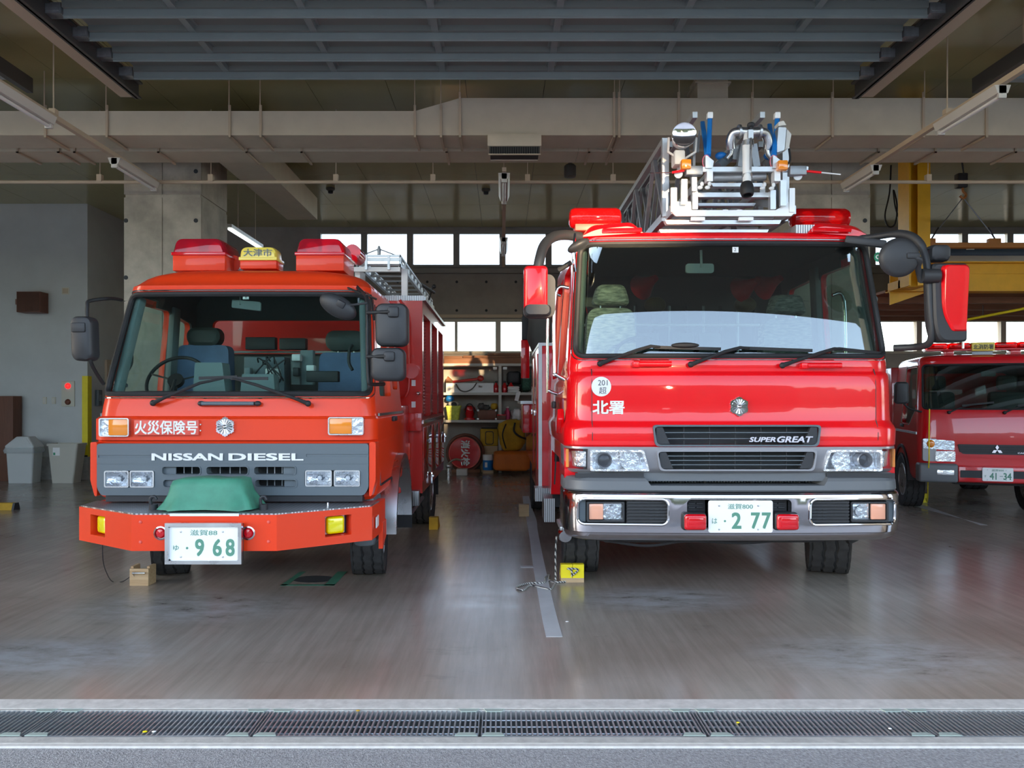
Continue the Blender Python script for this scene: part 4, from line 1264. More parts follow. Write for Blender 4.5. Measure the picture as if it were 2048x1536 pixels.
for a, c, d, e, y0, mat in ((490, 550, 674, 699, 6.45, 'dark'), (558, 611, 676, 699, 6.45, 'dark'), (583, 600, 708, 722, 6.15, 'white'), (530, 548, 737, 757, 6.12, 'white'), (549, 557, 737, 758, 6.13, 'white'),
                            (600, 626, 700, 770, 6.25, 'dash'), (612, 676, 742, 764, 5.95, 'dark'), (582, 600, 722, 770, 6.2, 'interior'), (585, 597, 735, 752, 6.12, 'dark'), (488, 500, 735, 750, 6.1, 'dash'), (612, 628, 730, 742, 6.0, 'white')):
    X0, X1 = PX(a, y0), PX(c, y0)
    B().box(X0, X1, y0, y0 + 0.08, PZ(e, y0), PZ(d, y0), 0.008).obj('radio_unit', mat, o)
rng = random.Random(5)
for i in range(7):
    p = W(515 + 55 * rng.random(), 720 + 10 * rng.random(), 6.12); q = W(515 + 55 * rng.random(), 755 + 10 * rng.random(), 6.1)
    B().tube(smoothpath([p, p + Vector((0.05 * rng.random() - .02, -0.05, 0.03)), q + Vector((0.06 * rng.random() - .03, -0.04, 0.05)), q], 4), 0.006, 6).obj('cable', 'dark', o)
c = W(492, 607, 5.60)
o = B().prism(rquad([(PX(463, 5.6), PZ(615, 5.6)), (PX(521, 5.6), PZ(622, 5.6)), (PX(521, 5.6), PZ(604, 5.6)), (PX(464, 5.6), PZ(599, 5.6))], 0.01), 'xz', 5.60, 5.625).obj('rear_view_mirror', 'interior', tl)
B().cyl(W(480, 610, 5.6), W(481, 590, 5.62), 0.008, n=8).obj('mirror_stalk', 'interior', o)
st = B().box(PX(487, 5.56), PX(499, 5.56), 5.545, 5.547, PZ(599, 5.56), PZ(589, 5.56)).obj('inspection_sticker', 'white', tl, 0)
lettering('8', PX(490, 5.545), PX(494, 5.545), PZ(597, 5.545), PZ(591, 5.545), 5.545, 'ink', st, 0.001)
for px0, s in ((256, -1), (705, 1)):
    pa = smoothpath([W(px0, 690, 5.58), W(px0 + s * -6, 700, 5.56), W(px0 + s * -7, 725, 5.54), W(px0, 740, 5.52)], 4)
    B().tube(pa, 0.012, 8).obj('grab_handle', 'dark', tl)
B().box(CXL - 0.9, CXL + 0.9, 5.35, 6.7, 0.82, 0.90).obj('cab_floor', 'dark', tl, 0)

# ---- equipment body behind the cab
bx0, bx1, by0, by1 = CXL - 1.08, CXL + 1.10, 7.40, 10.05
ztop = 2.455
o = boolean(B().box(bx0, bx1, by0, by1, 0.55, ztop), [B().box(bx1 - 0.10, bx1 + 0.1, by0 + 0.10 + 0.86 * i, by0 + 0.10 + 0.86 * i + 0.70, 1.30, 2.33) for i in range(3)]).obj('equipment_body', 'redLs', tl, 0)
M['shutter_red'] = pbr('red_roller_slat', (0.45, 0.02, 0.02), 0.25, 0.3, coat=0.4)
slm = meshm(B().prism([(0, 0), (0.010, 0.006), (0.014, 0.017), (0.010, 0.028), (0, 0.034)], 'yz', -0.0, 0.70) if False else B().loft([[(0, 0, 0), (0.010, 0, 0.006), (0.014, 0, 0.017), (0.010, 0, 0.028), (0, 0, 0.034)], [(0, 0.70, 0), (0.010, 0.70, 0.006), (0.014, 0.70, 0.017), (0.010, 0.70, 0.028), (0, 0.70, 0.034)]]), 'shutter_slat', 'shutter_red', 0)
for i in range(3):
    for k in range(29):
        inst('shutter_slat', slm, o, (bx1 - 0.06, by0 + 0.10 + 0.86 * i, 1.31 + 0.035 * k))
B().box(bx0 - .01, bx1 + 0.02, by0 - 0.006, by0, ztop - 0.005, ztop + 0.045).obj('tread_edge', 'treadv', o, 0)
B().box(bx0 - .01, bx1 + 0.03, by0, by1, ztop, ztop + 0.03).obj('roof_plate', 'galv', o, 0)
B().box(bx1 - 0.002, bx1 + 0.014, by0 - .01, by1, 1.235, 1.26).box(bx1, bx1 + 0.014, by0 - .01, by1, 1.262, 1.27).obj('chrome_strip', 'chrome', o, 0)
M['gold_panel'] = pbr('polished_lower_panel', (0.55, 0.03, 0.015), 0.12, coat=1.0)
for i in range(3):
    y0 = by0 + 0.06 + 0.88 * i
    p = B().box(bx1, bx1 + 0.008, y0, y0 + 0.80, 0.66, 1.20, 0.004).obj('lower_door', 'gold_panel', o)
    B().box(bx1 + 0.008, bx1 + 0.03, y0 + 0.37, y0 + 0.41, 1.03, 1.06, 0.008).obj('latch', 'alu_dk', p)
# kit on the front bulkhead of the body
def fbox(px0, px1, py0, py1, y, d, mat, nm, bev=0.006, par=None):
    return B().box(PX(px0, y), PX(px1, y), y, y + d, PZ(py1, y), PZ(py0, y), bev).obj(nm, mat, par or o)
fbox(815, 843, 826, 862, 7.32, 0.08, 'redLs', 'switch_box')
fbox(811, 838, 982, 1012, 7.3, 0.1, 'treadv', 'tread_step', 0.003)
fbox(808, 820, 886, 920, 7.33, 0.07, 'redL', 'bracket')
B().cyl(W(822, 742, 7.3), W(822, 742, 7.4), 0.075, n=20).obj('hose_outlet', 'redLs', o)
for px, py in ((827, 766), (790, 772), (827, 809)):
    fbox(px - 4, px + 4, py - 6, py + 6, 7.392, 0.008, 'white', 'data_plate', 0)
for px, py in ((836, 787), (811, 847), (789, 857)):
    B().ell(W(px, py, 7.36), (0.022, 0.03, 0.022), 12, 8).cyl(W(px, py, 7.36), W(px, py, 7.4), 0.01, n=8).obj('valve_knob', 'chrome', o)
B().tube(smoothpath([W(800, 600, 7.3), W(815, 640, 7.3), W(818, 760, 7.32), W(812, 790, 7.32), W(800, 795, 7.34)], 5), 0.013, 8).obj('hose', 'redLs', o)
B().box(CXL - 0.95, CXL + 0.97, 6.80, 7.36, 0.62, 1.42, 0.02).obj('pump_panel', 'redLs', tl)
lettering('大津市', PX(793, 7.39), PX(806, 7.39), PZ(838, 7.39), PZ(822, 7.39), 7.399, 'white', o, 0.002, 0.01)
B().tube([W(795, 1040, 6.9), W(812, 1040, 7.0), W(845, 995, 8.2)], 0.02, 8).obj('side_guard', 'alu_dk', tl)
B().box(bx1 - 0.28, bx1 - 0.02, 9.45, 9.47, 0.28, 0.62).obj('mud_flap', 'rubber', tl, 0)
tyre(tl, Vector((bx1 - 0.17, 8.95, 0.40)), 0.40, 0.25, 0, 1)
tyre(tl, Vector((bx0 + 0.17, 8.95, 0.40)), 0.40, 0.25, 0, -1)
for px, py in ((790, 935), (822, 912), (838, 905), (846, 900), (852, 882)):
    pass
for yy, z in ((9.9, 1.0), (8.1, 0.66)):
    B().box(bx1 + 0.008, bx1 + 0.035, yy, yy + 0.02, z - 0.09, z + 0.03, 0.004).box(bx1 + 0.008, bx1 + 0.05, yy - 0.02, yy + 0.04, z - 0.02, z, 0.004).obj('toggle_latch', 'chrome', o)

# ---- roof ladder on its rack
ld = B().box(PX(707, 7.5), PX(800, 7.5), 7.5, 7.55, PZ(543, 7.5), PZ(534, 7.5)).obj('roof_ladder', 'white', tl, 0)
xr0, xr1 = PX(716, 7.5), PX(800, 7.5)
zA, zB = PZ(534, 7.5), PZ(510, 7.5)
for x in (xr0, xr1):
    b = B().box(x - 0.015, x + 0.015, 7.5, 10.9, zA, zA + 0.03).box(x - 0.012, x + 0.012, 7.5, 10.9, zB - 0.02, zB)
    b.obj('ladder_rail', 'alu', ld, 0)
    b = B()
    for i in range(11):
        y = 7.5 + 0.34 * i
        b.box(x - .01, x + .01, y, y + 0.02, zA, zB)
        if i < 10: b.bar((x, y, zB), (x, y + 0.34, zA), 0.012, 0.012)
    b.obj('ladder_truss', 'alu', ld, 0)
for i in range(11):
    y = 7.5 + 0.34 * i
    B().cyl((xr0, y, zA + .02), (xr1, y, zA + .02), 0.012, n=8).obj('rung', 'alu', ld)
for px in (733, 778):
    B().box(PX(px, 7.5) - .012, PX(px, 7.5) + .012, 7.47, 7.5, zA - 0.03, zB - .01).obj('ladder_upright', 'alu', ld, 0)
B().box(xr0, xr1, 7.48, 7.5, (zA + zB) / 2, (zA + zB) / 2 + 0.03).box(xr0, xr1, 7.48, 7.5, zB - .02, zB).obj('ladder_cross_bar', 'alu', ld, 0)
B().tube([(xr0 + .05, 7.5, zB), ((xr0 + xr1) / 2, 7.5, zB + 0.06), (xr1 - .05, 7.5, zB)], 0.006, 6).lathe([(0.018, -0.04), (0.02, 0.0), (0.012, 0.04), (0.0, 0.05)], ((xr0 + xr1) / 2, 7.5, zB + 0.045), n=12).obj('pulley', 'alu_dk', ld)
B().box(xr0 - .05, xr1 + .02, 7.62, 7.8, ztop + 0.02, ztop + 0.07).box(xr0 - .05, xr0, 7.6, 7.9, ztop + .02, zA).box(xr1, xr1 + .06, 7.6, 7.66, ztop + .02, zA).obj('ladder_rack', 'white', ld, 0)
B().box(xr1 + .08, xr1 + .16, 8.6, 8.7, ztop + .02, ztop + 0.2).box(xr1 + .08, xr1 + .16, 9.4, 9.5, ztop + .02, ztop + 0.2).obj('rack_post', 'white', ld, 0)
B().tube([W(820, 555, 9.0), W(868, 585, 10.0)], 0.02, 8).tube([W(858, 600, 10.0), W(866, 572, 10.0)], 0.012, 8).ell(W(868, 573, 10.0), (0.03, 0.03, 0.03), 10, 8).obj('hook_pole', 'dark', ld)

# ---- green canvas over the winch
def cover():
    rings = []
    base = [(332, 1022), (515, 1022)]
    n = 40
    xc = PX(424, 4.97); yc = 4.985
    lv = [(0.752, 0.315, 0.175, 0), (0.77, 0.313, 0.172, 0.0), (0.80, 0.295, 0.155, .0), (0.86, 0.265, 0.13, 0.0), (0.915, 0.245, 0.115, 0.0), (0.945, 0.23, 0.105, 0.0), (0.957, 0.19, 0.085, 0), (0.960, 0.10, 0.04, 0)]
    for z, a, c, k in lv:
        ring = []
        for i in range(n):
            t = 2 * pi * i / n
            ex = 0.42
            x = a * math.copysign(abs(cos(t)) ** ex, cos(t)); y = c * math.copysign(abs(sin(t)) ** ex, sin(t))
            d = noise.noise(Vector((x * 7, y * 7, z * 9))) * 0.02
            sg = 0.014 * sin(t * 9) * max(0, 0.86 - z) / 0.1
            ring.append((xc + x + d + sg * cos(t), yc + y + d * .6 + sg * sin(t), z + d * 0.5 if z > .76 else z + 0.01 * abs(sin(t * 3))))
        rings.append(ring)
    return B().loft(rings)
wc = cover().obj('winch_cover', 'green_tarp', None, 60)
tag(wc, 'dark green canvas cover over the winch, lying on the orange bumper', 'cover')
# ================================================================== LADDER TRUCK
CXR = 1.63
tr = thing('ladder_truck', 'bright red turntable ladder truck with chrome bumper and aluminium ladder over its cab', 'fire truck', (CXR, 8.0, 0))
RV = [(1.142, 1.185, 5.235, 0.16), (1.155, 1.19, 5.222, 0.16), (1.262, 1.192, 5.218, 0.16), (1.29, 1.185, 5.228, 0.16), (1.315, 1.172, 5.245, 0.16), (1.33, 1.168, 5.250, 0.16), (1.45, 1.165, 5.250, 0.16), (1.56, 1.163, 5.251, 0.16), (1.640, 1.160, 5.256, 0.16), (1.655, 1.158, 5.264, 0.16), (1.672, 1.158, 5.285, 0.16), (1.69, 1.158, 5.283, 0.16),
      (1.735, 1.157, 5.283, 0.16), (1.765, 1.155, 5.292, 0.16), (1.98, 1.14, 5.335, 0.16), (2.20, 1.125, 5.380, 0.16), (2.42, 1.11, 5.425, 0.16), (2.615, 1.097, 5.465, 0.16), (2.64, 1.096, 5.455, 0.17), (2.66, 1.09, 5.452, 0.18), (2.685, 1.075, 5.470, 0.19), (2.70, 1.05, 5.50, 0.2), (2.71, 1.0, 5.55, 0.2), (2.715, 0.9, 5.65, 0.2)]
BR = 0.045
YCR = 7.25
def yR(x, z): return face_y(RV, BR, x - CXR, z)
wsR = rquad([(CXR - 1.118, 1.772), (CXR + 1.118, 1.772), (CXR + 1.062, 2.622), (CXR - 1.062, 2.622)], [0.08, 0.08, 0.08, 0.08], 7)
def RX(px, y=5.24): return PX(px, y)
def RZ(py, y=5.24): return PZ(py, y)
def mir(pts): return [(2 * CXR - x, z) for x, z in pts]
UG = rquad([(CXR - 0.555, RZ(889)), (CXR + 0.555, RZ(889)), (CXR + 0.575, RZ(853)), (CXR - 0.575, RZ(853))], 0.03, 4)
def cuts_R(d=0.0):
    return [B().prism(scaled(wsR, d), 'xz', 5.0, 5.95),
            B().prism(rquad([(5.62, 1.78), (6.34, 1.62), (6.34, 2.52), (5.74, 2.52)], 0.06), 'yz', CXR - 1.6, CXR + 1.6),
            B().prism(rquad([(6.46, 1.66), (7.05, 1.66), (7.05, 2.50), (6.46, 2.52)], 0.06), 'yz', CXR - 1.6, CXR + 1.6),
            B().prism(UG, 'xz', 5.0, 5.5)]
boolean(cab_loft(CXR, RV, YCR, BR), [cab_loft(CXR, RV, YCR, BR, 0.045)] + cuts_R()).obj('cab', 'redR', tr, 32)
boolean(cab_loft(CXR, RV, YCR, BR, 0.046), [cab_loft(CXR, RV, YCR, BR, 0.062)] + cuts_R(0.004)).obj('cab_lining', 'lining', tr, 32)
gl = boolean(cab_loft(CXR, RV, YCR, BR, 0.012, 30), [cab_loft(CXR, RV, YCR, BR, 0.017, 30)])
ws = boolean(gl, [B().prism(scaled(wsR, 0.004), 'xz', 5.0, 5.64)], 'INTERSECT').obj('windscreen', 'glassR', tr, 32)
gasket(ws, scaled(wsR, 0.008), yR, CXR, 0.020, 'rubber', 'gasket', 0.004)
gasket(ws, scaled(wsR, -0.018), yR, CXR, 0.006, 'chrome', 'chrome_bead', -0.004)
for side in (-1, 1):
    for pts in ([(5.60, 1.76), (6.36, 1.60), (6.36, 2.54), (5.72, 2.54)], [(6.44, 1.64), (7.07, 1.64), (7.07, 2.52), (6.44, 2.54)]):
        q = rquad(pts, 0.06)
        def sx(z): return CXR + side * (lev(RV, z)[0] - 0.03)
        B().loft([[(sx(p[1]), p[0], p[1]) for p in q], [(sx(p[1]) + side * 0.005, p[0], p[1]) for p in q]]).obj('side_window', 'glass_side', tr)
    b = B()
    for ya, yb_ in ((5.50, 5.60), (6.40, 6.40)):
        b.bar((CXR + side * 1.186, ya, 0.75), (CXR + side * 1.09, yb_, 2.62), 0.012, 0.012)
    b.obj('door_seam', 'dark', tr)
    xs = CXR + side * 1.19
    hr = smoothpath([(xs - side * .05, 5.55, 2.30), (xs + side * 0.05, 5.54, 2.25), (xs + side * 0.055, 5.53, 1.7), (xs + side * .05, 5.52, 1.66), (xs - side * .02, 5.52, 1.62)], 5)
    if side < 0: B().tube(hr, 0.014, 10).obj('hand_rail', 'chrome', tr)
    hr = smoothpath([(xs - side * .05, 6.30, 2.35), (xs + side * 0.05, 6.30, 2.30), (xs + side * 0.06, 6.30, 1.60), (xs + side * 0.05, 6.30, 1.55), (xs - side * .02, 6.3, 1.52)], 5)
    B().tube(hr, 0.014, 10).obj('hand_rail', 'chrome', tr)
    B().box(min(xs, xs + side * 0.03), max(xs, xs + side * 0.03), 6.12, 6.3, 1.40, 1.46, 0.012).obj('door_handle', 'dark', tr)
    # cab flank below the door glass, step and side lamp
    B().prism(rquad([(5.46, 0.62), (5.74, 0.62), (5.84, 1.02), (6.78, 1.02), (6.86, 0.60), (7.25, 0.60), (7.25, 1.15), (5.40, 1.15), (5.38, 0.95)], 0.03, 2), 'yz', CXR + side * 1.05, CXR + side * 1.185).obj('cab_flank', 'redR', tr)
    B().box(CXR + side * 1.13 - .08, CXR + side * 1.13 + .08, 5.48, 5.84, 0.515, 0.545, 0.006).obj('entry_step', 'treadv', tr)
    B().ell((xs - side * .01, 5.47, 1.08), (0.02, 0.05, 0.05), 12, 8).obj('side_repeater', 'lens', tr)
    c = Vector((xs + side * 0.01, 5.62, 1.31))
    B().obox(c, (0.05, 0.22, 0.10), Matrix.Rotation(radians(-32), 3, 'X'), 0.015).obj('door_visor', 'redR', tr)
# upper grille
def grille(root, loop, y, slats, nm, mat_frame, zt, zb_, x0, x1, vert):
    o = B().frame(scaled(loop, -0.012), loop, 'xz', y - 0.014, y + 0.05).obj(nm, mat_frame, root)
    B().prism(loop, 'xz', y + 0.10, y + 0.115).obj('grille_back', 'pit', o, 0)
    for x in vert:
        B().box(x - 0.003, x + 0.003, y + 0.03, y + 0.04, zb_, zt).obj('grille_post', 'plastic', o, 0)
    for k in range(slats):
        z = zb_ + (zt - zb_) * (k + 1) / (slats + 1)
        B().prism([(y + 0.0, z - 0.003), (y + 0.05, z - 0.010), (y + 0.05, z - 0.004), (y + 0.0, z + 0.003)], 'yz', x0 + 0.04, x1 - 0.04).obj('grille_slat', 'grille', o, 0)
    for s, xe in ((1, x0), (-1, x1)):
        B().prism([(xe + s * 0.005, zb_ + .004), (xe + s * 0.10, zb_ + 0.004), (xe + s * 0.05, zt - .004), (xe + s * 0.005, zt - .004)], 'xz', y - 0.002, y + 0.03).obj('grille_wing', 'plastic', o, 0)
    return o
ug = grille(tr, UG, 5.222, 2, 'upper_grille', 'grille', RZ(853), RZ(889), CXR - 0.565, CXR + 0.565, [CXR - .36 + .18 * i for i in range(5)])
lettering('SUPER', RX(1498, 5.2), RX(1551, 5.2), RZ(884, 5.2), RZ(874, 5.2), 5.206, 'chrome', ug, 0.008, 0.028, shear=0.25)
lettering('GREAT', RX(1554, 5.2), RX(1626, 5.2), RZ(885, 5.2), RZ(872.5, 5.2), 5.206, 'chrome', ug, 0.008, 0.028, shear=0.25)

# silver lamp panel
SV = [(0.955, 1.165, 5.262, 0.17), (0.97, 1.178, 5.245, 0.17), (1.00, 1.186, 5.232, 0.17), (1.13, 1.190, 5.222, 0.17), (1.142, 1.188, 5.222, 0.17)]
M['silver'] = pbr('silver_grey_panel', (0.36, 0.36, 0.38), 0.28, 0.6, coat=0.3)
LG = rquad([(CXR - 0.525, RZ(938)), (CXR + 0.525, RZ(938)), (CXR + 0.55, RZ(903)), (CXR - 0.55, RZ(903))], 0.03, 4)
hz0, hz1 = RZ(942), RZ(900)
HL = [(CXR - 1.018, hz0), (CXR - 0.605, hz0), (CXR - 0.645, hz1), (CXR - 1.018, hz1)]
CLm = [(CXR - 1.25, RZ(940)), (CXR - 1.032, RZ(940)), (CXR - 1.032, hz1 + .006), (CXR - 1.25, hz1 + .006)]
cut = [B().prism(LG, 'xz', 5.0, 5.6)]
for f in (lambda p: p, lambda p: list(reversed(mir(p)))):
    cut.append(B().prism(rquad(f(HL), 0.012, 3), 'xz', 5.0, 5.36))
    cut.append(B().prism(f(CLm), 'xz', 5.0, 5.46))
sp = boolean(cab_loft(CXR, SV, 5.70, BR), [cab_loft(CXR, SV, 5.8, BR, 0.03)] if False else cut).obj('lamp_panel', 'silver', tr, 32)
grille(sp, LG, 5.226, 3, 'lower_grille', 'silver', RZ(903), RZ(938), CXR - 0.54, CXR + 0.54, [CXR - .36 + .18 * i for i in range(5)])
for f in (0, 1):
    hl = HL if not f else list(reversed(mir(HL)))
    x0 = min(p[0] for p in hl); x1 = max(p[0] for p in hl)
    yo = 5.245
    o = B().frame(rquad(hl, 0.012, 3), scaled(rquad(hl, 0.012, 3), 0.014), 'xz', yo - 0.02, yo + 0.10).obj('headlamp', 'reflector', sp)
    B().prism(scaled(rquad(hl, 0.012, 3), 0.012), 'xz', yo - 0.014, yo - 0.010).obj('lens', 'lens', o)
    B().prism(scaled(rquad(hl, 0.012, 3), 0.004), 'xz', yo + 0.095, yo + 0.10).obj('reflector', 'reflector', o)
    s = -1 if not f else 1
    cx = CXR + s * 0.915; cz = (hz0 + hz1) / 2
    B().lathe([(0.052, 0.09), (0.055, 0.02), (0.048, 0.012), (0.045, 0.03), (0.044, 0.09)], (cx, yo, cz), (0, 1, 0), 24).obj('projector_ring', 'silver', o)
    B().lathe([(0.044, 0.06), (0.035, 0.025), (0.0, 0.012)], (cx, yo, cz), (0, 1, 0), 20).obj('projector_lens', 'lens', o)
    cx = CXR + s * 0.74
    B().lathe([(0.065, 0.01), (0.05, 0.05), (0.02, 0.085), (0.0, 0.09)], (cx, yo, cz), (0, 1, 0), 24).obj('bowl', 'reflector', o)
    B().ell((cx, yo + .05, cz), (0.015, 0.03, 0.015), 10, 8).obj('bulb', 'white', o)
    cl = [(CXR - 1.25, RZ(939)), (CXR - 1.036, RZ(939)), (CXR - 1.036, hz1 + .004), (CXR - 1.25, hz1 + .004)]
    if f: cl = list(reversed(mir(cl)))
    lens = boolean(cab_loft(CXR, SV, 5.5, BR, 0.0), [cab_loft(CXR, SV, 5.55, BR, 0.006)])
    o = boolean(lens, [B().prism(cl, 'xz', 5.0, 5.44)], 'INTERSECT').obj('corner_lamp', 'lens', sp, 40)
    refl = boolean(cab_loft(CXR, SV, 5.5, BR, 0.035), [cab_loft(CXR, SV, 5.55, BR, 0.045)])
    boolean(refl, [B().prism(scaled(cl, 0.004), 'xz', 5.0, 5.44)], 'INTERSECT').obj('reflector', 'reflector', o, 40)
    xa = CXR + s * 1.165
    B().box(xa - 0.012, xa + 0.008, 5.355, 5.42, RZ(937), hz1).obj('amber_lens', 'amber', o, 0)

# grey step strip and chrome bumper
GV = [(0.832, 1.19, 5.20, 0.20), (0.845, 1.195, 5.185, 0.20), (0.905, 1.192, 5.190, 0.20), (0.925, 1.182, 5.205, 0.20), (0.932, 1.16, 5.24, 0.2)]
M['bumper_grey'] = pbr('grey_bumper_plastic', (0.13, 0.14, 0.15), 0.45, bump=0.05, bscale=150)
gs = boolean(cab_loft(CXR, GV, 5.62, BR), [B().prism([(CXR - 0.60, 0.876), (CXR + 0.60, 0.876), (CXR + 0.66, 0.96), (CXR - 0.66, 0.96)], 'xz', 5.0, 5.7)]).obj('bumper_step', 'bumper_grey', tr, 32)
B().box(CXR - 1.10, CXR + 1.10, 5.27, 5.30, 0.90, 0.96).obj('joint_panel', 'bumper_grey', tr, 0)
for s in (-1, 1):
    B().box(CXR + s * 0.88 - 0.24, CXR + s * 0.88 + 0.24, 5.255, 5.27, 0.925, 0.957).obj('joint_cover', 'plastic', gs, 0)
rad = B().box(CXR - 0.7, CXR + 0.7, 5.42, 5.44, 0.84, 0.99).obj('radiator', 'pit', tr, 0)
finm = meshm(B().box(-0.0025, 0.0025, 0, 0.02, 0.86, 0.97), 'radiator_fin', 'alu_dk', 0)
for i in range(60):
    inst('radiator_fin', finm, rad, (CXR - 0.62 + 1.24 * i / 59, 5.40, 0))
for i, x in enumerate((-0.35, -0.18, 0.15, 0.37, 0.5)):
    B().cyl((CXR + x, 5.38, 0.86), (CXR + x + 0.03 * (i % 3 - 1), 5.38, 0.98), 0.012, n=8).obj('hose', 'dark', rad)
CV = [(0.487, 1.15, 5.235, 0.20), (0.495, 1.17, 5.212, 0.20), (0.52, 1.185, 5.190, 0.20), (0.545, 1.188, 5.185, 0.20), (0.552, 1.196, 5.172, 0.20), (0.60, 1.198, 5.166, 0.20), (0.70, 1.198, 5.160, 0.20), (0.795, 1.198, 5.158, 0.20), (0.815, 1.196, 5.165, 0.20), (0.828, 1.19, 5.182, 0.20)]
M['bumper_chrome'] = pbr('tinted_bumper_chrome', (0.55, 0.53, 0.55), 0.13, 1.0)
LR = rrect(CXR - 1.105, CXR - 0.488, 0.608, 0.785, 0.045, 6)
cut = [B().prism(LR, 'xz', 5.0, 5.55), B().prism(list(reversed(mir(LR))), 'xz', 5.0, 5.55), B().prism(rrect(CXR - 0.36, CXR + 0.36, 0.59, 0.785, 0.03), 'xz', 5.0, 5.35)]
cb = boolean(cab_loft(CXR, CV, 5.62, BR), cut).obj('bumper', 'bumper_chrome', tr, 32)
for f in (0, 1):
    lr = LR if not f else list(reversed(mir(LR)))
    s = -1 if not f else 1
    def bx(a, c): return (min(CXR + s * a, CXR + s * c), max(CXR + s * a, CXR + s * c))
    def yface(x, z): return face_y(CV, BR, x - CXR, z)
    path = [(p[0], yface(p[0], p[1]) - 0.002, p[1]) for p in lr]
    B().tube(path, 0.010, 8, closed=True).obj('recess_rim', 'chrome', cb)
    B().box(*bx(0.45, 1.13), 5.26, 5.27, 0.60, 0.79).obj('recess_back', 'dark', cb, 0)
    B().box(*bx(0.485, 0.77), 5.20, 5.26, 0.612, 0.782).obj('vent_panel', 'plastic', cb, 0)
    for k in range(7):
        z = 0.625 + 0.022 * k
        B().box(*bx(0.487, 0.768), 5.185, 5.20, z, z + 0.012).obj('vent_slat', 'plastic', cb, 0)
    for k in range(4):
        for q in range(3):
            B().box(*bx(0.505 + 0.04 * q, 0.535 + 0.04 * q), 5.183, 5.186, 0.645 + 0.022 * k, 0.652 + 0.022 * k).obj('vent_slot', 'pit', cb, 0)
    x0, x1 = bx(0.785, 1.045)
    o = B().frame(rrect(x0, x1, 0.625, 0.765, 0.01), rrect(x0 + 0.012, x1 - 0.012, 0.637, 0.753, 0.008), 'xz', 5.195, 5.26).obj('front_lamp', 'plastic', cb)
    a0, a1 = bx(0.93, 1.03); c0, c1 = bx(0.80, 0.925)
    M.setdefault('amber_pale', pbr('pale_amber_lens', (0.80, 0.38, 0.25), 0.2, coat=0.8))
    B().box(a0, a1, 5.205, 5.225, 0.64, 0.75, 0.006).obj('indicator_lens', 'amber_pale', o)
    B().box(c0, c1, 5.205, 5.21, 0.64, 0.75, 0.002).obj('fog_lens', 'lens', o)
    B().box(c0, c1, 5.235, 5.24, 0.64, 0.75).obj('fog_reflector', 'reflector', o)
    B().lathe([(0.04, 0.0), (0.03, 0.02), (0, 0.03)], ((c0 + c1) / 2, 5.212, 0.695), (0, 1, 0), 16).obj('fog_bowl', 'reflector', o)
    B().box(*bx(1.05, 1.10), 5.24, 5.26, 0.62, 0.775).obj('recess_blank', 'grille', cb, 0)
    # inner vents and red flasher beside the plate
    B().box(*bx(0.215, 0.355), 5.24, 5.25, 0.59, 0.785).obj('plate_well', 'dark', cb, 0)
    for k in range(3):
        for q in (0, 1):
            B().box(*bx(0.235 + 0.055 * q, 0.28 + 0.055 * q), 5.22, 5.24, 0.69 + 0.028 * k, 0.698 + 0.028 * k).obj('well_vent', 'plastic', cb, 0)
    xc = CXR + s * 0.315
    o = B().box(xc - 0.082, xc + 0.082, 5.13, 5.22, 0.575, 0.70, 0.02, 3).obj('flasher', 'dark', cb)
    B().box(xc - 0.075, xc + 0.075, 5.095, 5.135, 0.583, 0.692, 0.022, 3).obj('flasher_lens', 'lamp_red', o)
    B().box(xc - 0.05, xc + 0.05, 5.09, 5.097, 0.605, 0.67, 0.003).obj('lens_rib', 'lamp_red', o)
number_plate(cb, CXR - 0.22, CXR + 0.22, 0.562, 0.782, 5.14, '滋賀800', 'は', '', (('2', 0.36, 0.51), ('7', 0.66, 0.80), ('7', 0.83, 0.97)))
B().box(CXR - 0.2, CXR + 0.2, 5.14, 5.24, 0.60, 0.75).obj('plate_mount', 'dark', cb, 0)
B().tube(smoothpath([(CXR - 0.95, 5.4, 0.47), (CXR - 0.6, 5.4, 0.42), (CXR - 0.3, 5.4, 0.455), (CXR + 0.1, 5.4, 0.44), (CXR + 0.45, 5.4, 0.47)], 5), 0.01, 6).box(CXR - 0.9, CXR + 0.75, 5.5, 6.6, 0.42, 0.55, 0.03).obj('chassis', 'dark', tr)
B().prism([(CXR + 0.92, 0.41), (CXR + 1.10, 0.50), (CXR + 1.14, 0.54), (CXR + 0.88, 0.5)], 'xz', 5.5, 5.56).obj('splash_flap', 'rubber', tr, 0)

# markings on the red panel
y0 = 5.25
emblem(tr, (RX(1478), RZ(813)), 0.071, 5.252)
st = B().prism(circ(RX(1204), RZ(773), 0.069, 32), 'xz', yR(RX(1204), RZ(773)) - 0.006, yR(RX(1204), RZ(773)) + .003).obj('call_sign_sticker', 'white', tr)
ysk = yR(RX(1204), RZ(773)) - 0.006
lettering('201', RX(1196, ysk), RX(1215, ysk), RZ(771, ysk), RZ(760, ysk), ysk, 'ink', st, 0.001)
lettering('超', RX(1198, ysk), RX(1213, ysk), RZ(788, ysk), RZ(774, ysk), ysk, 'ink', st, 0.001)
yk = yR(RX(1216), RZ(815)) - 0.004
lettering('北署', RX(1185, yk), RX(1249, yk), RZ(828.5, yk), RZ(801, yk), yk, 'white', tr, 0.003, 0.022)
b = B()
for s in (-1, 1):
    x = CXR + s * 1.0
    pts = [(x, face_y(RV, BR, s * 1.0, 1.15 + 0.54 * i / 12) + .002, 1.15 + 0.54 * i / 12) for i in range(13)]
    b.tube(pts, 0.0035, 6)
b.obj('panel_seam', 'dark', tr)
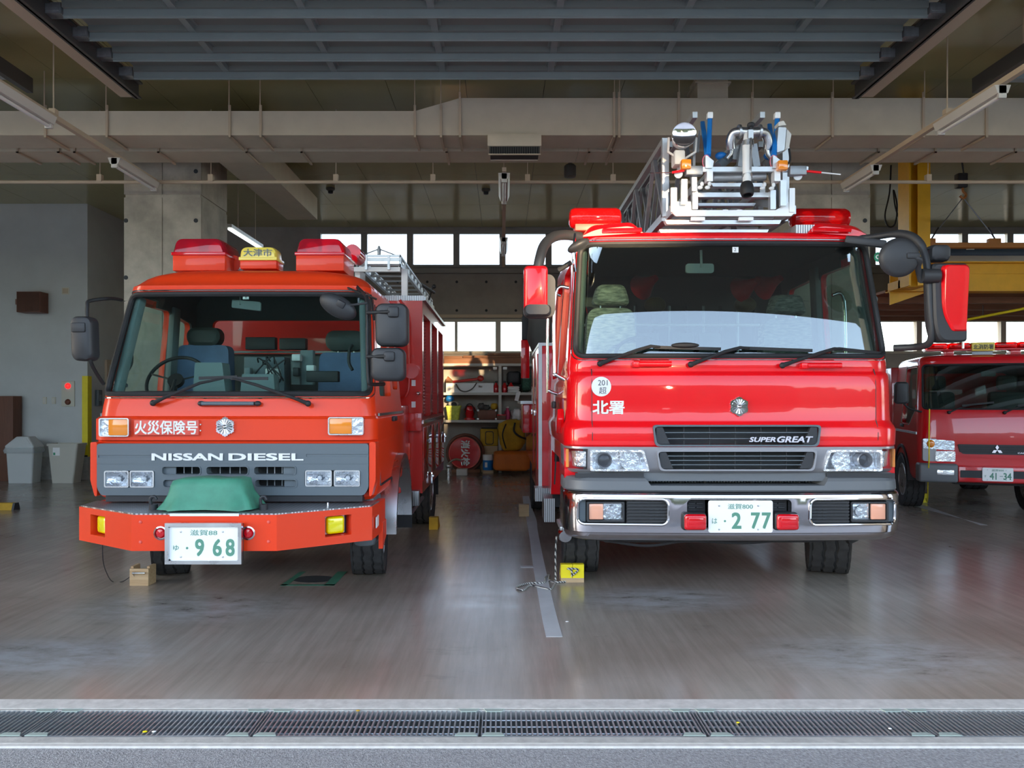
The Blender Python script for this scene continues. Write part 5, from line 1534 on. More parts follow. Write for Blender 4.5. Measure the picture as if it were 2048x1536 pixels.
for a, c, py in ((1266, 1343, 728), (1603, 1683, 731)):
    z = RZ(py, 5.25)
    o = B().tube([(PX(a + 12, 5.24), 5.245, z), (PX(c, 5.24), 5.245, z)], 0.020, 12).obj('grab_bar', 'redR', tr)
    B().box(PX(a, 5.24), PX(a + 18, 5.24), 5.235, 5.30, z - 0.024, z + 0.022, 0.012).obj('bar_end', 'redR', o)
for pts, bl in (([(1201, 727), (1225, 718), (1275, 700), (1303, 692), (1322, 693)], ((1310, 694), (1442, 698))),
                ([(1381, 729), (1405, 720), (1450, 703), (1482, 695), (1500, 696)], ((1490, 696), (1626, 701))),
                ([(1564, 731), (1590, 722), (1640, 706), (1672, 697), (1690, 697)], ((1680, 697), (1784, 706)))):
    P3 = []
    for i, (px, py) in enumerate(pts):
        z = PZ(py, 5.26); x = PX(px, 5.26)
        P3.append(Vector((x, yR(x, max(z, 1.70)) - 0.035 - 0.01 * (i in (1, 2)), z)))
    bb = []
    for px, py in bl:
        x = PX(px, 5.28); z = PZ(py, 5.28)
        bb.append(Vector((x, yR(x, z) - 0.02, z)))
    wiper(tr, P3, bb, 0.012)
x, z = PX(1372, 5.26), PZ(690, 5.26)
B().ell((x, yR(x, z) - 0.03, z), (0.10, 0.02, 0.02), 16, 8).obj('wiper_spoiler', 'rubber', tr)

# ---- roof pods, beacons
for s in (-1, 1):
    rings = []
    for yy, dz, dx in ((5.47, 0.05, 0.03), (5.50, 0.02, 0.012), (5.56, 0.0, 0.0), (6.1, 0.02, 0.0), (6.3, 0.05, 0.02)):
        pts = [(CXR + s * 1.06, 2.66), (CXR + s * (0.98 + -dx), 2.765 - dz), (CXR + s * (0.66 + dx), 2.790 - dz), (CXR + s * 0.60, 2.69)]
        if s < 0: pts = pts
        rings.append([(p[0], yy, p[1]) for p in rquad(pts, [0.01, 0.06, 0.05, 0.01], 5)])
    B().loft(rings).obj('roof_pod', 'redR', tr, 40)
    B().tube([(CXR + s * 0.62, 5.447, 2.705), (CXR + s * 0.90, 5.452, 2.702)], 0.016, 8).obj('roof_grip', 'redR', tr)
    xc = PX(1192.5, 5.72) if s < 0 else PX(1648, 5.72)
    zc = PZ(432, 5.72) if s < 0 else PZ(433, 5.72)
    hw = 0.20 if s < 0 else 0.222
    R = 0.08
    prof = [(R * 0.55, -hw), (R * 0.85, -hw + 0.012), (R, -hw + 0.04), (R, hw - 0.04), (R * 0.85, hw - 0.012), (R * 0.55, hw)]
    o = B().lathe(prof, (xc, 5.80, zc), (1, 0, 0), 28).obj('beacon', 'lamp_domeR', tr)
    B().box(xc - hw * 0.8, xc + hw * 0.8, 5.72, 5.88, zc - R - 0.03, zc - R + 0.022, 0.006).obj('beacon_base', 'sign_red', o)
    for q in (-0.5, 0.5):
        B().lathe([(0.02, 0.03), (0.05, -0.02), (0.055, -0.035)], (xc + q * hw, 5.80, zc), (0, 1, 0), 20).obj('rotating_mirror', 'reflector', o)
        B().cyl((xc + q * hw, 5.82, zc - R + .02), (xc + q * hw, 5.82, zc - 0.03), 0.03, n=12).obj('motor', 'dark', o)
    B().cyl((xc, 5.80, zc - R + .01), (xc, 5.80, zc + R - .01), 0.006, n=6).obj('divider', 'white', o)
B().box(CXR + 0.52, CXR + 0.66, 5.50, 6.2, 2.69, 2.755).obj('roof_tread', 'treadv', tr, 0)

# ---- mirrors
xm = [W(1075, 548, 5.15), W(1079, 520, 5.15), W(1088, 492, 5.2), W(1105, 475, 5.28), W(1130, 470, 5.4), W(1160, 474, 5.5)]
ma = B().tube(smoothpath(xm, 5), 0.036, 14).obj('mirror_arm', 'plastic', tr)
mh = mirror_housing(ma, 1048, 1096, 530, 622, 5.06, 'redR', 0.12, 0.03)
b = B()
x0, x1 = PX(1048, 5.1), PX(1102, 5.1)
b.loft([[(a, yy, c) for a, c in rrect(x0 - .002, x1 + .03, PZ(634, 5.1), PZ(548, 5.1), 0.05, 6)] for yy in (5.11, 5.22)])
b.obj('mirror_case', 'plastic', mh)
B().loft([[(a, yy, c) for a, c in rrect(x0 + d, x1 - d, PZ(633, 5.1) + d, PZ(610, 5.1), 0.03, 6)] for yy, d in ((5.062, 0.012), (5.08, 0.0), (5.12, 0.0))]).obj('mirror_foot', 'plastic', mh)
B().tube(smoothpath([W(1146, 500, 5.42), W(1148, 525, 5.42), W(1150, 543, 5.44)], 3), 0.012, 8).obj('stay', 'chrome', ma)
c = W(1157, 491, 5.2)
mh = B().ell(c, (0.085, 0.07, 0.035), 20, 12, Matrix.Rotation(radians(-28), 3, 'Y')).obj('mirror', 'plastic', ma)
B().cyl(c + Vector((-0.03, 0, 0.02)), c + Vector((-0.02, 0.05, 0.09)), 0.010, n=8).obj('clamp', 'chrome', mh)
B().tube([W(1118, 540, 5.6), W(1142, 525, 5.55)], 0.02, 8).obj('stay', 'plastic', ma)
# kerb side set
arm = smoothpath([W(1694, 478, 5.52), W(1740, 475, 5.45), W(1795, 468, 5.3), W(1828, 476, 5.2), W(1846, 500, 5.15), W(1856, 545, 5.12), W(1860, 610, 5.12), W(1864, 665, 5.13), W(1856, 688, 5.18), W(1830, 694, 5.3), W(1788, 696, 5.40)], 6)
ma = B().tube(arm, [0.024] * 12 + [0.03] * 12 + [0.024] * (len(arm) - 24), 12).obj('mirror_arm', 'plastic', tr)
B().bar(W(1690, 479, 5.45), W(1772, 489, 5.36), 0.05, 0.055, bev=0.012).obj('arm_mount', 'plastic', ma)
mh = B().loft([[(a, yy, c) for a, c in rquad([(PX(1868, 5.1) + .03 + d, PZ(684, 5.1) + d), (PX(1932, 5.1) - d, PZ(684, 5.1) + d), (PX(1933, 5.1) - d, PZ(527, 5.1) - d), (PX(1862, 5.1) + d, PZ(527, 5.1) - d), (PX(1866, 5.1) + d, PZ(650, 5.1))], [0.05, 0.03, 0.03, 0.03, 0.08], 5)] for yy, d in ((5.075, 0.012), (5.09, 0.0), (5.20, 0.0))]).obj('mirror', 'plastic', ma)
zc_ = PZ(597, 5.07); xc_ = PX(1910, 5.07)
B().loft([[(a, yy - (c - zc_) * 0.07 + 0.5 * (a - xc_) ** 2, c) for a, c in rquad([(PX(1904, 5.07) + d, PZ(663, 5.07) + d), (PX(1935, 5.07) - d, PZ(663, 5.07) + d), (PX(1936, 5.07) - d, PZ(530, 5.07) - d), (PX(1883, 5.07) + d, PZ(530, 5.07) - d), (PX(1884, 5.07) + d, PZ(625, 5.07))], [0.02, 0.012, 0.04, 0.03, 0.10], 6)] for yy, d in ((5.045, 0.012), (5.055, 0.003), (5.085, 0.0))]).obj('mirror_cover', 'redR', mh)
B().cyl(W(1926, 684, 5.1), W(1926, 697, 5.1), 0.007, n=8).obj('whisker', 'steel', mh)
B().cyl(W(1842, 552, 5.08), W(1876, 552, 5.08), 0.048, n=18).obj('pivot', 'plastic', mh)
c = W(1798, 515, 5.05)
md = B().lathe([(0.128, 0.012), (0.132, 0.0), (0.124, -0.016), (0.10, -0.03), (0.0, -0.038)], c, (0.12, 1, 0.08), 32).obj('mirror', 'plastic', ma)
B().tube(smoothpath([c + Vector((0.07, -0.02, 0.0)), c + Vector((0.12, -0.03, -0.02)), W(1836, 535, 5.06), W(1842, 562, 5.1)], 5), 0.02, 10).obj('clamp_arm', 'plastic', md)
B().obox(c + Vector((0.075, -0.035, 0.005)), (0.09, 0.03, 0.04), None, 0.01).obj('clamp', 'plastic', md)
mm = mirror_housing(ma, 1864, 1905, 488, 521, 5.12, 'plastic', 0.08, 0.03)
B().cyl(W(1853, 497, 5.16), W(1868, 495, 5.16), 0.008, n=8).obj('clamp', 'plastic', mm)

# ---- cab interior
for s_ in (-1, 1):
    B().bar((CXR + s_ * 1.075, 5.50, 1.77), (CXR + s_ * 1.02, 5.66, 2.60), 0.055, 0.07, bev=0.015).obj('pillar_trim', 'dash', tr)
    B().bar((CXR + s_ * 1.09, 6.40, 1.3), (CXR + s_ * 1.03, 6.40, 2.60), 0.05, 0.13, bev=0.015).obj('pillar_trim', 'interior', tr)
B().prism([(5.36, 1.2), (5.36, 1.70), (5.46, 1.73), (5.78, 1.74), (5.86, 1.68), (5.86, 1.2)], 'yz', CXR - 1.08, CXR + 1.08).obj('dashboard', 'interior', tr)
M['seat_pat'] = pbr('flecked_seat_fabric', (0.42, 0.43, 0.38), 0.9, var=0.5, vscale=16, stretch=(1, 1, 4.5), col2=(0.05, 0.075, 0.075))
ys = 6.25
def sxx(px): return PX(px, ys)
def szz(py): return PZ(py, ys)
def seatR(a, c, h0, h1, py_t, py_m):
    o = B().prism(rquad([(sxx(a) - .05, 1.3), (sxx(c) + .05, 1.3), (sxx(c), szz(py_m + 6)), (sxx(a), szz(py_m + 6))], 0.09), 'xz', ys, ys + 0.15).box(sxx(a), sxx(c), ys - 0.5, ys, 1.2, 1.36, 0.05).obj('seat', 'seat_pat', tr)
    B().loft([[(u, yy, w) for u, w in rquad([(sxx(h0) + d, szz(py_m) + d), (sxx(h1) - d, szz(py_m) + d), (sxx(h1 - 12) - d, szz(py_t) - d), (sxx(h0 + 12) + d, szz(py_t) - d)], 0.05)] for yy, d in ((ys - 0.03, 0.03), (ys, 0.005), (ys + 0.08, 0), (ys + 0.11, 0.03))]).obj('headrest', 'seat_pat', o)
    B().cyl((sxx((h0 + h1) / 2 - 20), ys + .05, szz(py_m + 8)), (sxx((h0 + h1) / 2 - 20), ys + .05, szz(py_m - 2)), 0.008, n=8).cyl((sxx((h0 + h1) / 2 + 20), ys + .05, szz(py_m + 8)), (sxx((h0 + h1) / 2 + 20), ys + .05, szz(py_m - 2)), 0.008, n=8).obj('headrest_post', 'steel', o)
seatR(1176, 1268, 1183, 1262, 568, 610)
seatR(1530, 1622, 1536, 1616, 588, 630)
rot = Matrix.Rotation(radians(52), 3, 'X')
cst = Vector((CXR - 0.52, 5.92, 1.80))
B().tube([cst + rot @ Vector((0.22 * cos(a), 0.22 * sin(a), 0)) for a in [2 * pi * i / 32 for i in range(32)]], 0.014, 8, closed=True).cyl(cst, cst + Vector((0, -0.2, -0.3)), 0.025, n=8).bar(cst + Vector((-.21, 0, 0)), cst + Vector((.21, 0, 0)), 0.03, 0.015).obj('steering_wheel', 'dark', tr)
B().box(CXR - 1.05, CXR + 1.05, 5.4, 7.2, 1.15, 1.22).obj('cab_floor', 'dark', tr, 0)
rr = B().cyl((CXR - 1.0, 7.0, szz(632)), (CXR + 1.0, 7.0, szz(632)), 0.012, n=8).obj('equipment_rail', 'white', tr)
for i in range(9):
    x = CXR - 0.55 + 0.16 * i
    B().cyl((x, 7.02, 1.9), (x, 7.02, 2.35), 0.014, n=8).obj('tool_handle', 'alu_dk' if i % 2 else 'dark', rr)
for px in (1215, 1275, 1345, 1400):
    B().box(PX(px, 6.95), PX(px + 45, 6.95), 6.98, 7.1, 1.8, 2.1, 0.02).obj('kit_box', 'interior', rr)
for px, py in ((1490, 575), (1535, 570), (1290, 570)):
    c = W(px, py, 6.8)
    B().lathe([(0.03, 0.16), (0.05, 0.08), (0.12, -0.06)], c, (0.5, -1, 0.3), 18).obj('loudhailer', 'redR', rr)
M['leather_dk'] = pbr('dark_olive_shell', (0.12, 0.09, 0.02), 0.5)
for px in (1310, 1490):
    B().ell(W(px, 610, 6.9), (0.10, 0.11, 0.075), 14, 10).obj('helmet', 'leather_dk', rr)
o = B().prism(rrect(PX(1372, 5.62), PX(1428, 5.62), PZ(546, 5.62), PZ(527, 5.62), 0.02), 'xz', 5.62, 5.645).obj('rear_view_mirror', 'tube_white', tr)
B().cyl(W(1403, 535, 5.62), W(1402, 500, 5.60), 0.010, n=8).obj('mirror_stalk', 'tube_white', o)
ysx = 5.462
st = B().box(PX(1465, ysx), PX(1477, ysx), ysx, ysx + .002, PZ(505, ysx), PZ(494, ysx)).obj('inspection_sticker', 'white', tr, 0)
lettering('2', PX(1468, ysx), PX(1472.5, ysx), PZ(502.5, ysx), PZ(496, ysx), ysx, 'ink', st, 0.001)
M['green'] = pbr('green_sticker', (0.02, 0.25, 0.12), 0.5)
xg, zg = PX(1745, 5.6), PZ(518, 5.6)
sgr = B().prism(circ(xg, zg, 0.028, 18, 0.036), 'xz', 5.52, 5.522).obj('round_sticker', 'green', tr)
B().frame(circ(xg, zg, 0.016, 16), circ(xg, zg, 0.010, 16), 'xz', 5.518, 5.52).obj('sticker_ring', 'white', sgr)
c = W(1735, 600, 5.9)
B().ell(c, (0.07, 0.09, 0.05), 12, 8).tube(smoothpath([c, c + Vector((-.03, 0, .12)), c + Vector((.02, 0, .2)), c + Vector((0, 0, .3))], 4), 0.008, 6).obj('cab_phone', 'interior', tr)

# ---- wheels and body behind the cab
tyre(tr, Vector((0.66, 6.48, 0.47)), 0.47, 0.275, radians(-3), -1, 0.56)
tyre(tr, Vector((2.78, 6.44, 0.47)), 0.47, 0.30, radians(-19), 1, 0.56)
for s in (-1, 1):
    x0, x1 = (0.47, 0.78) if s < 0 else (2.5, 2.8)
    arc = [(6.46 + 0.60 * cos(a), 0.47 + 0.60 * sin(a)) for a in [pi * i / 16 for i in range(17)]]
    arc2 = [(6.46 + 0.56 * cos(a), 0.47 + 0.56 * sin(a)) for a in [pi * i / 16 for i in range(17)]]
    B().prism(arc + list(reversed(arc2)), 'yz', x0, x1).obj('wheel_arch', 'dark', tr)
    tyre(tr, Vector((CXR + s * 0.98, 10.2, 0.5)), 0.50, 0.5, 0, s, 0.56)
bl0, bl1 = 0.37, 2 * CXR - 0.37
bo = B().box(bl0 + .02, bl1 - .02, 7.62, 12.4, 0.62, 1.45).obj('ladder_deck', 'redR', tr, 0)
B().box(bl0, bl0 + 0.35, 7.60, 9.4, 0.50, 2.02, 0.008).obj('side_locker', 'redR', bo)
B().box(bl1 - 0.35, bl1, 7.60, 9.4, 0.50, 2.02, 0.008).obj('side_locker', 'redR', bo)
B().box(bl0 - 0.006, bl0 + 0.03, 7.592, 7.61, 0.48, 2.03).box(bl0 - .004, bl0 + 0.36, 7.60, 9.4, 2.02, 2.05).obj('locker_trim', 'alu', bo, 0)
for i in range(2):
    B().box(bl0 - 0.012, bl0, 7.75 + 0.8 * i, 8.45 + 0.8 * i, 0.75, 1.95, 0.004).obj('locker_door', 'redR', bo)
    B().box(bl0 - 0.035, bl0 - 0.01, 8.05 + 0.8 * i, 8.12 + 0.8 * i, 1.30, 1.36, 0.008).obj('latch', 'chrome', bo)
B().box(bl0 - 0.05, bl0 + 0.12, 7.40, 7.62, 0.47, 0.60).obj('tread_step', 'treadv', bo, 0)
B().box(bl0 + 0.02, bl0 + 0.12, 7.0, 7.4, 0.33, 0.55).obj('tread_step', 'treadv', bo, 0)
B().box(bl0 - 0.11, bl0 + 0.05, 9.6, 11.4, 1.05, 1.42, 0.01).obj('pump_housing', 'redR', bo)
B().box(bl0 - 0.14, bl0 + 0.06, 9.55, 11.5, 1.42, 1.455).obj('pump_cover', 'alu', bo, 0)
pst = B().box(bl0 - 0.13, bl0 - 0.02, 9.7, 9.8, 1.75, 2.25, 0.01).obj('control_box', 'redR', bo)
B().box(bl0 - 0.12, bl0 - 0.03, 9.69, 9.8, 2.25, 2.55, 0.01).obj('control_lid', 'dark', pst)
B().cyl((bl0 - 0.08, 9.75, 2.5), (bl0 - 0.08, 9.75, 3.05), 0.03, n=10).obj('post', 'dark', pst)
b = B()
rings = []
for k, (z, rx, ry) in enumerate(((2.05, 0.10, 0.16), (2.2, 0.15, 0.2), (2.4, 0.14, 0.18), (2.6, 0.16, 0.2), (2.75, 0.12, 0.15), (2.85, 0.05, 0.06))):
    rings.append([(bl0 + 0.08 + rx * cos(a) * (1 + 0.25 * noise.noise((cos(a) * 2, sin(a) * 2, z * 3))), 8.9 + ry * sin(a), z) for a in [2 * pi * i / 18 for i in range(18)]])
M['grey_cloth'] = pbr('grey_cover_cloth', (0.10, 0.10, 0.09), 0.9, bump=0.3, bscale=12)
b.loft(rings).obj('hose_cover', 'grey_cloth', bo, 60)
hs = B()
for k, z in enumerate((0.40, 0.50, 0.62)):
    hs.lathe([(0.05, -0.05), (0.06, -0.03), (0.06, 0.03), (0.045, 0.05)], (0.50, 6.0 - 0.1 * k, z), (0, 1, 0.3), 16)
hs.obj('hydrant_coupling', 'chrome', bo)
B().cyl((CXR, 9.3, 1.45), (CXR, 9.3, 2.3), 0.5, 0.42, 28).obj('turntable', 'redR', tr)

# ---- turntable ladder lying forward over the cab
CL = 1.69
la = B().box(CL - 0.30, CL + 0.30, 8.9, 9.7, 2.3, 2.75, 0.02).obj('ladder_cradle', 'alu_dk', tr)
def lbar(p, q, w=0.03, h=0.03, mat='alu', nm='ladder_bar'):
    return B().bar(p, q, w, h).obj(nm, mat, la, 0)
def truss(x, zlo, zhi, y0, y1, n, nm, wm=0.05, mat='alu'):
    o = B().box(x - wm / 2, x + wm / 2, y0, y1, zlo - 0.03, zlo + 0.03).box(x - wm * .45, x + wm * .45, y0, y1, zhi - 0.022, zhi + 0.022).obj(nm, mat, la, 0)
    for i in range(n):
        ya = y0 + (y1 - y0) * i / n; yb_ = y0 + (y1 - y0) * (i + 1) / n
        B().bar((x, ya + .02, zlo), (x, (ya + yb_) / 2, zhi), 0.028, 0.034).obj('truss_brace', 'alu_dk', o, 0)
        B().bar((x, (ya + yb_) / 2, zhi), (x, yb_ - .02, zlo), 0.028, 0.034).obj('truss_brace', 'alu_dk', o, 0)
    return o
for s in (-1, 1):
    truss(CL + s * 0.455, 2.86, 3.44, 5.70, 13.2, 9, 'outer_truss')
    truss(CL + s * 0.36, 2.98, 3.50, 5.95, 13.0, 9, 'middle_truss', 0.04, 'alu_dk')
    truss(CL + s * 0.252, 3.05, 3.60, 5.60, 12.8, 10, 'inner_truss', 0.04)
    lbar((CL + s * 0.455, 5.70, 2.86), (CL + s * 0.455, 5.70, 3.45), 0.05, 0.05, 'alu', 'end_post')
for i in range(20):
    y = 5.9 + 0.36 * i
    B().cyl((CL - 0.44, y, 2.90), (CL + 0.44, y, 2.90), 0.016, n=8).obj('rung', 'alu', la)
for i in range(18):
    y = 5.8 + 0.38 * i
    B().cyl((CL - 0.25, y, 3.07), (CL + 0.25, y, 3.07), 0.015, n=8).obj('rung', 'alu', la)
# white guard plates and cross members at the tip
yt = 5.46
def fq(pts, y, d, mat, nm, par=None, r=0.004):
    return B().prism(rquad([(PX(a, y), PZ(c, y)) for a, c in pts], r, 2), 'xz', y, y + d).obj(nm, mat, par or la, 0)
M['tip_white'] = pbr('white_tip_plate', (0.86, 0.86, 0.85), 0.35, 0.1)
fq([(1345, 425), (1352, 432), (1583, 432), (1590, 424), (1590, 378), (1579, 378), (1579, 403), (1552, 420), (1383, 420), (1382, 403), (1354, 403), (1354, 375), (1342, 375), (1342, 423)], yt, 0.02, 'tip_white', 'tip_guard')
for a, c in ((1342, 1353), (1579, 1590)):
    fq([(a, 424), (c, 424), (c, 376), (a, 376)], yt - 0.012, 0.014, 'tip_white', 'guard_plate')
for a, c in ((1385, 1396), (1541, 1552)):
    fq([(a, 418), (c, 418), (c, 380), (a, 380)], yt - 0.02, 0.05, 'alu', 'inner_post')
for a, c, d, e in ((1363, 1375, 358, 408), (1561, 1573, 360, 411), (1384, 1394, 348, 382)):
    fq([(a, e), (c, e), (c, d), (a, d)], yt - 0.05, 0.03, 'alu', 'side_bracket')
for a, c, d, e, y, m in ((1393, 1545, 385, 394, yt + 0.02, 'alu'), (1394, 1512, 406, 412, yt + 0.25, 'alu'), (1422, 1530, 366, 373, yt + 0.05, 'alu'), (1330, 1563, 440, 448, yt + 0.05, 'alu'), (1318, 1538, 459, 466, yt + 0.12, 'alu')):
    fq([(a + 4, e), (c - 4, e), (c, d), (a, d)], y, 0.06, m, 'cross_member')
for a, c in ((1382, 1410), (1478, 1507)):
    fq([(a, 441), (c, 441), (c, 434), (a, 434)], yt + 0.01, 0.02, 'tip_white', 'buffer')
for a, c in ((1444, 1458), (1472, 1486)):
    fq([(a, 422), (c, 422), (c - 2, 419), (a + 2, 419)], yt - 0.002, 0.02, 'tip_white', 'lug')
for s in (-1, 1):
    lbar((CL + s * 0.44, yt + .02, 2.86), (CL + s * 0.44, yt + 0.30, 2.86), 0.03, 0.06)
    lbar((CL + s * 0.28, yt + .02, 2.90), (CL + s * 0.28, yt + 0.35, 3.0), 0.04, 0.05, 'alu_dk')
    lbar((CL + s * 0.02, yt + 0.1, 2.78), (CL + s * 0.20, yt + 0.6, 2.74), 0.04, 0.03, 'alu_dk')
# upper cross bar, lamps, blue stays
yu = 5.42
lbar(W(1362, 340, yu), W(1615, 339, yu), 0.03, 0.035, 'alu', 'upper_bar')
for a in (1420, 1555):
    fq([(a - 6, 362), (a + 6, 362), (a + 6, 341), (a - 6, 341)], yu - 0.03, 0.07, 'tip_white', 'stay_foot')
    fq([(a - 9, 336), (a + 5, 336), (a + 8, 322), (a - 6, 311), (a - 9, 311)], yu - 0.03, 0.06, 'alu', 'stay_clamp')
    B().frame(circ(PX(a - 8, yu), PZ(324, yu), 0.03, 16, 0.05), circ(PX(a - 8, yu), PZ(324, yu), 0.024, 16, 0.044), 'xz', yu - 0.01, yu).obj('red_ring', 'lamp_red', la)
for pts in (((1420, 236), (1417, 311)), ((1405, 246), (1414, 311)), ((1555, 236), (1548, 313)), ((1539, 251), (1547, 313))):
    p = W(*pts[0], 5.62 if pts[0][1] < 240 else 5.95); q = W(*pts[1], yu)
    B().bar(p, q, 0.034, 0.034, bev=0.006).obj('blue_stay', 'blue', la)
for a in (1421, 1556):
    fq([(a - 6, 236), (a + 5, 236), (a + 5, 224), (a - 5, 224)], 5.58, 0.04, 'tip_white', 'rail_cap')
for px, py in ((1372, 329), (1565, 331)):
    c = W(px, py, 5.36)
    o = B().box(c.x - 0.035, c.x + 0.035, 5.34, 5.42, c.z - 0.035, c.z + 0.035, 0.01).obj('amber_flasher', 'amber', la)
for px, sgn in ((1388, -1), (1595, 1)):
    c = W(px, 341, 5.38)
    B().box(c.x - 0.06, c.x + 0.06, 5.36, 5.42, c.z - 0.035, c.z + 0.03, 0.006).obj('sensor_box', 'alu_dk', la)
B().cyl(W(1600, 341, 5.38), W(1642, 345, 5.38), 0.009, n=8).obj('red_whisker', 'redR', la)
B().cyl(W(1642, 345, 5.38), W(1681, 349, 5.38), 0.005, n=8).obj('whisker_tip', 'white', la)
B().cyl(W(1368, 341, 5.38), W(1344, 345, 5.38), 0.009, n=8).obj('red_whisker', 'redR', la)
B().cyl(W(1344, 345, 5.38), W(1300, 346, 5.6), 0.003, n=6).obj('whisker_tip', 'steel', la)
# search lamp
c = W(1367, 272, 5.45)
o = B().lathe([(0.082, -0.03), (0.085, 0.0), (0.08, 0.02), (0.07, 0.10), (0.04, 0.15), (0.0, 0.16)], c, (0.1, 1, 0.05), 28).obj('search_lamp', 'white', la)
B().lathe([(0.078, -0.035), (0.086, -0.04), (0.088, -0.025), (0.082, -0.015)], c, (0.1, 1, 0.05), 28).obj('lamp_bezel', 'chrome', o)
B().lathe([(0.076, -0.02), (0.055, 0.025), (0.02, 0.05), (0.0, 0.052)], c, (0.1, 1, 0.05), 28).obj('lamp_reflector', 'reflector', o)
B().lathe([(0.078, -0.026), (0.076, -0.030), (0.0, -0.036)], c, (0.1, 1, 0.05), 28).obj('lamp_lens', 'lens', o)
lb = B().tube([c + Vector((-0.10, .03, 0)), c + Vector((-0.10, .05, -0.10)), c + Vector((0, .06, -0.16)), c + Vector((0.10, .05, -0.10)), c + Vector((0.10, .03, 0))], 0.010, 8).box(c.x - 0.06, c.x + 0.02, c.y + 0.02, c.y + 0.14, c.z - 0.20, c.z - 0.09, 0.015).obj('lamp_bracket', 'tube_white', o)
B().tube(smoothpath([c + Vector((-0.02, .1, -0.2)), c + Vector((0.06, 0.05, -0.23)), c + Vector((0.19, 0.02, -0.21)), c + Vector((0.22, .05, -0.20))], 4), 0.012, 8).obj('lamp_cable', 'alu_dk', o)
lbar(W(1390, 262, 5.6), W(1388, 335, 5.5), 0.018, 0.018, 'alu')
lbar(W(1399, 262, 5.6), W(1396, 305, 5.5), 0.014, 0.014, 'alu')
# grey lamp box on the other rail
o = fq([(1553, 305), (1569, 300), (1573, 255), (1557, 254)], 5.45, 0.10, 'alu', 'work_lamp', None, 0.008)
fq([(1557, 252), (1573, 250), (1567, 241), (1557, 244)], 5.47, 0.08, 'tube_white', 'lamp_hood', o)
fq([(1570, 300), (1578, 295), (1583, 268), (1574, 258)], 5.47, 0.08, 'tube_white', 'lamp_side', o)
B().tube(smoothpath([W(1578, 298, 5.5), W(1580, 320, 5.45), W(1572, 332, 5.4)], 4), 0.008, 6).obj('lamp_cable', 'dark', o)
# water monitor
mo = B().tube([W(1497, 270, 5.40), W(1495, 290, 5.36), W(1494, 345, 5.30), W(1494, 372, 5.27)], [0.032, 0.036, 0.030, 0.028], 18).obj('water_monitor', 'tip_white', la)
B().lathe([(0.036, 0.05), (0.044, 0.03), (0.048, -0.02), (0.040, -0.045), (0.03, -0.045), (0.03, -0.01)], W(1494, 379, 5.26), (0, 0.25, 1), 20).obj('nozzle_tip', 'rubber', mo)
B().lathe([(0.040, -0.02), (0.040, 0.02)], W(1496, 288, 5.36), (0, 0.1, 1), 18).lathe([(0.036, -0.012), (0.036, 0.012)], W(1494, 352, 5.30), (0, 0.1, 1), 18).obj('monitor_collar', 'steel', mo)
for s, px in ((-1, 1478), (1, 1519)):
    B().tube(smoothpath([W(1498, 265, 5.42), W(px, 264, 5.44), W(px + s * 12, 268, 5.46), W(px + s * 17, 283, 5.48), W(px + s * 16, 298, 5.5)], 5), 0.034, 14).obj('monitor_elbow', 'steel', mo)
    B().lathe([(0.052, -0.008), (0.052, 0.008)], W(px, 264, 5.44), (1, 0, 0), 20).obj('flange', 'steel', mo)
    B().tube([W(px + s * 16, 296, 5.5), W(px + s * 18, 308, 5.5), W(px + s * 26, 318, 5.5)], 0.022, 10).obj('drain_valve', 'steel', mo)
    B().ell(W(px + s * 20 - (16 if s < 0 else 0), 312, 5.55), (0.045, 0.03, 0.03), 12, 8).obj('blue_valve', 'blue', mo)
B().ell(W(1502, 250, 5.38), (0.028, 0.028, 0.020), 16, 10).cyl(W(1502, 252, 5.38), W(1502, 264, 5.38), 0.010, n=8).obj('control_knob', 'dark', mo)
fq([(1497, 277), (1507, 277), (1507, 259), (1497, 259)], 5.32, 0.03, 'alu', 'lever_plate', mo)
B().cyl(W(1502, 276, 5.31), W(1501, 340, 5.27), 0.008, n=8).obj('lever_rod', 'steel', mo)
B().bar(W(1487, 290, 5.5), W(1480, 335, 5.5), 0.05, 0.05).bar(W(1505, 290, 5.5), W(1512, 335, 5.5), 0.05, 0.05).obj('monitor_stand', 'alu_dk', mo, 0)
fq([(1462, 318), (1480, 320), (1482, 288), (1466, 290)], 5.56, 0.06, 'alu', 'gear_case', mo, 0.02)
B().cyl(W(1435, 334, 5.5), W(1462, 312, 5.6), 0.034, n=14).obj('feed_hose', 'grille', mo)
B().cyl(W(1425, 355, 5.52), W(1530, 352, 5.52), 0.035, n=14).obj('feed_pipe', 'alu', mo)
for px, py in ((1400, 375), (1415, 375), (1525, 376), (1543, 377)):
    B().ell(W(px, py, 5.40), (0.02, 0.012, 0.014), 10, 6).ell(W(px + 4, py - 7, 5.40), (0.014, 0.012, 0.018), 10, 6).obj('wing_nut', 'white', la)
for px, py in ((1357, 348), (1596, 352)):
    B().cyl(W(px, py, 5.40), W(px, py, 5.50), 0.03, n=14).obj('roller', 'alu', la)
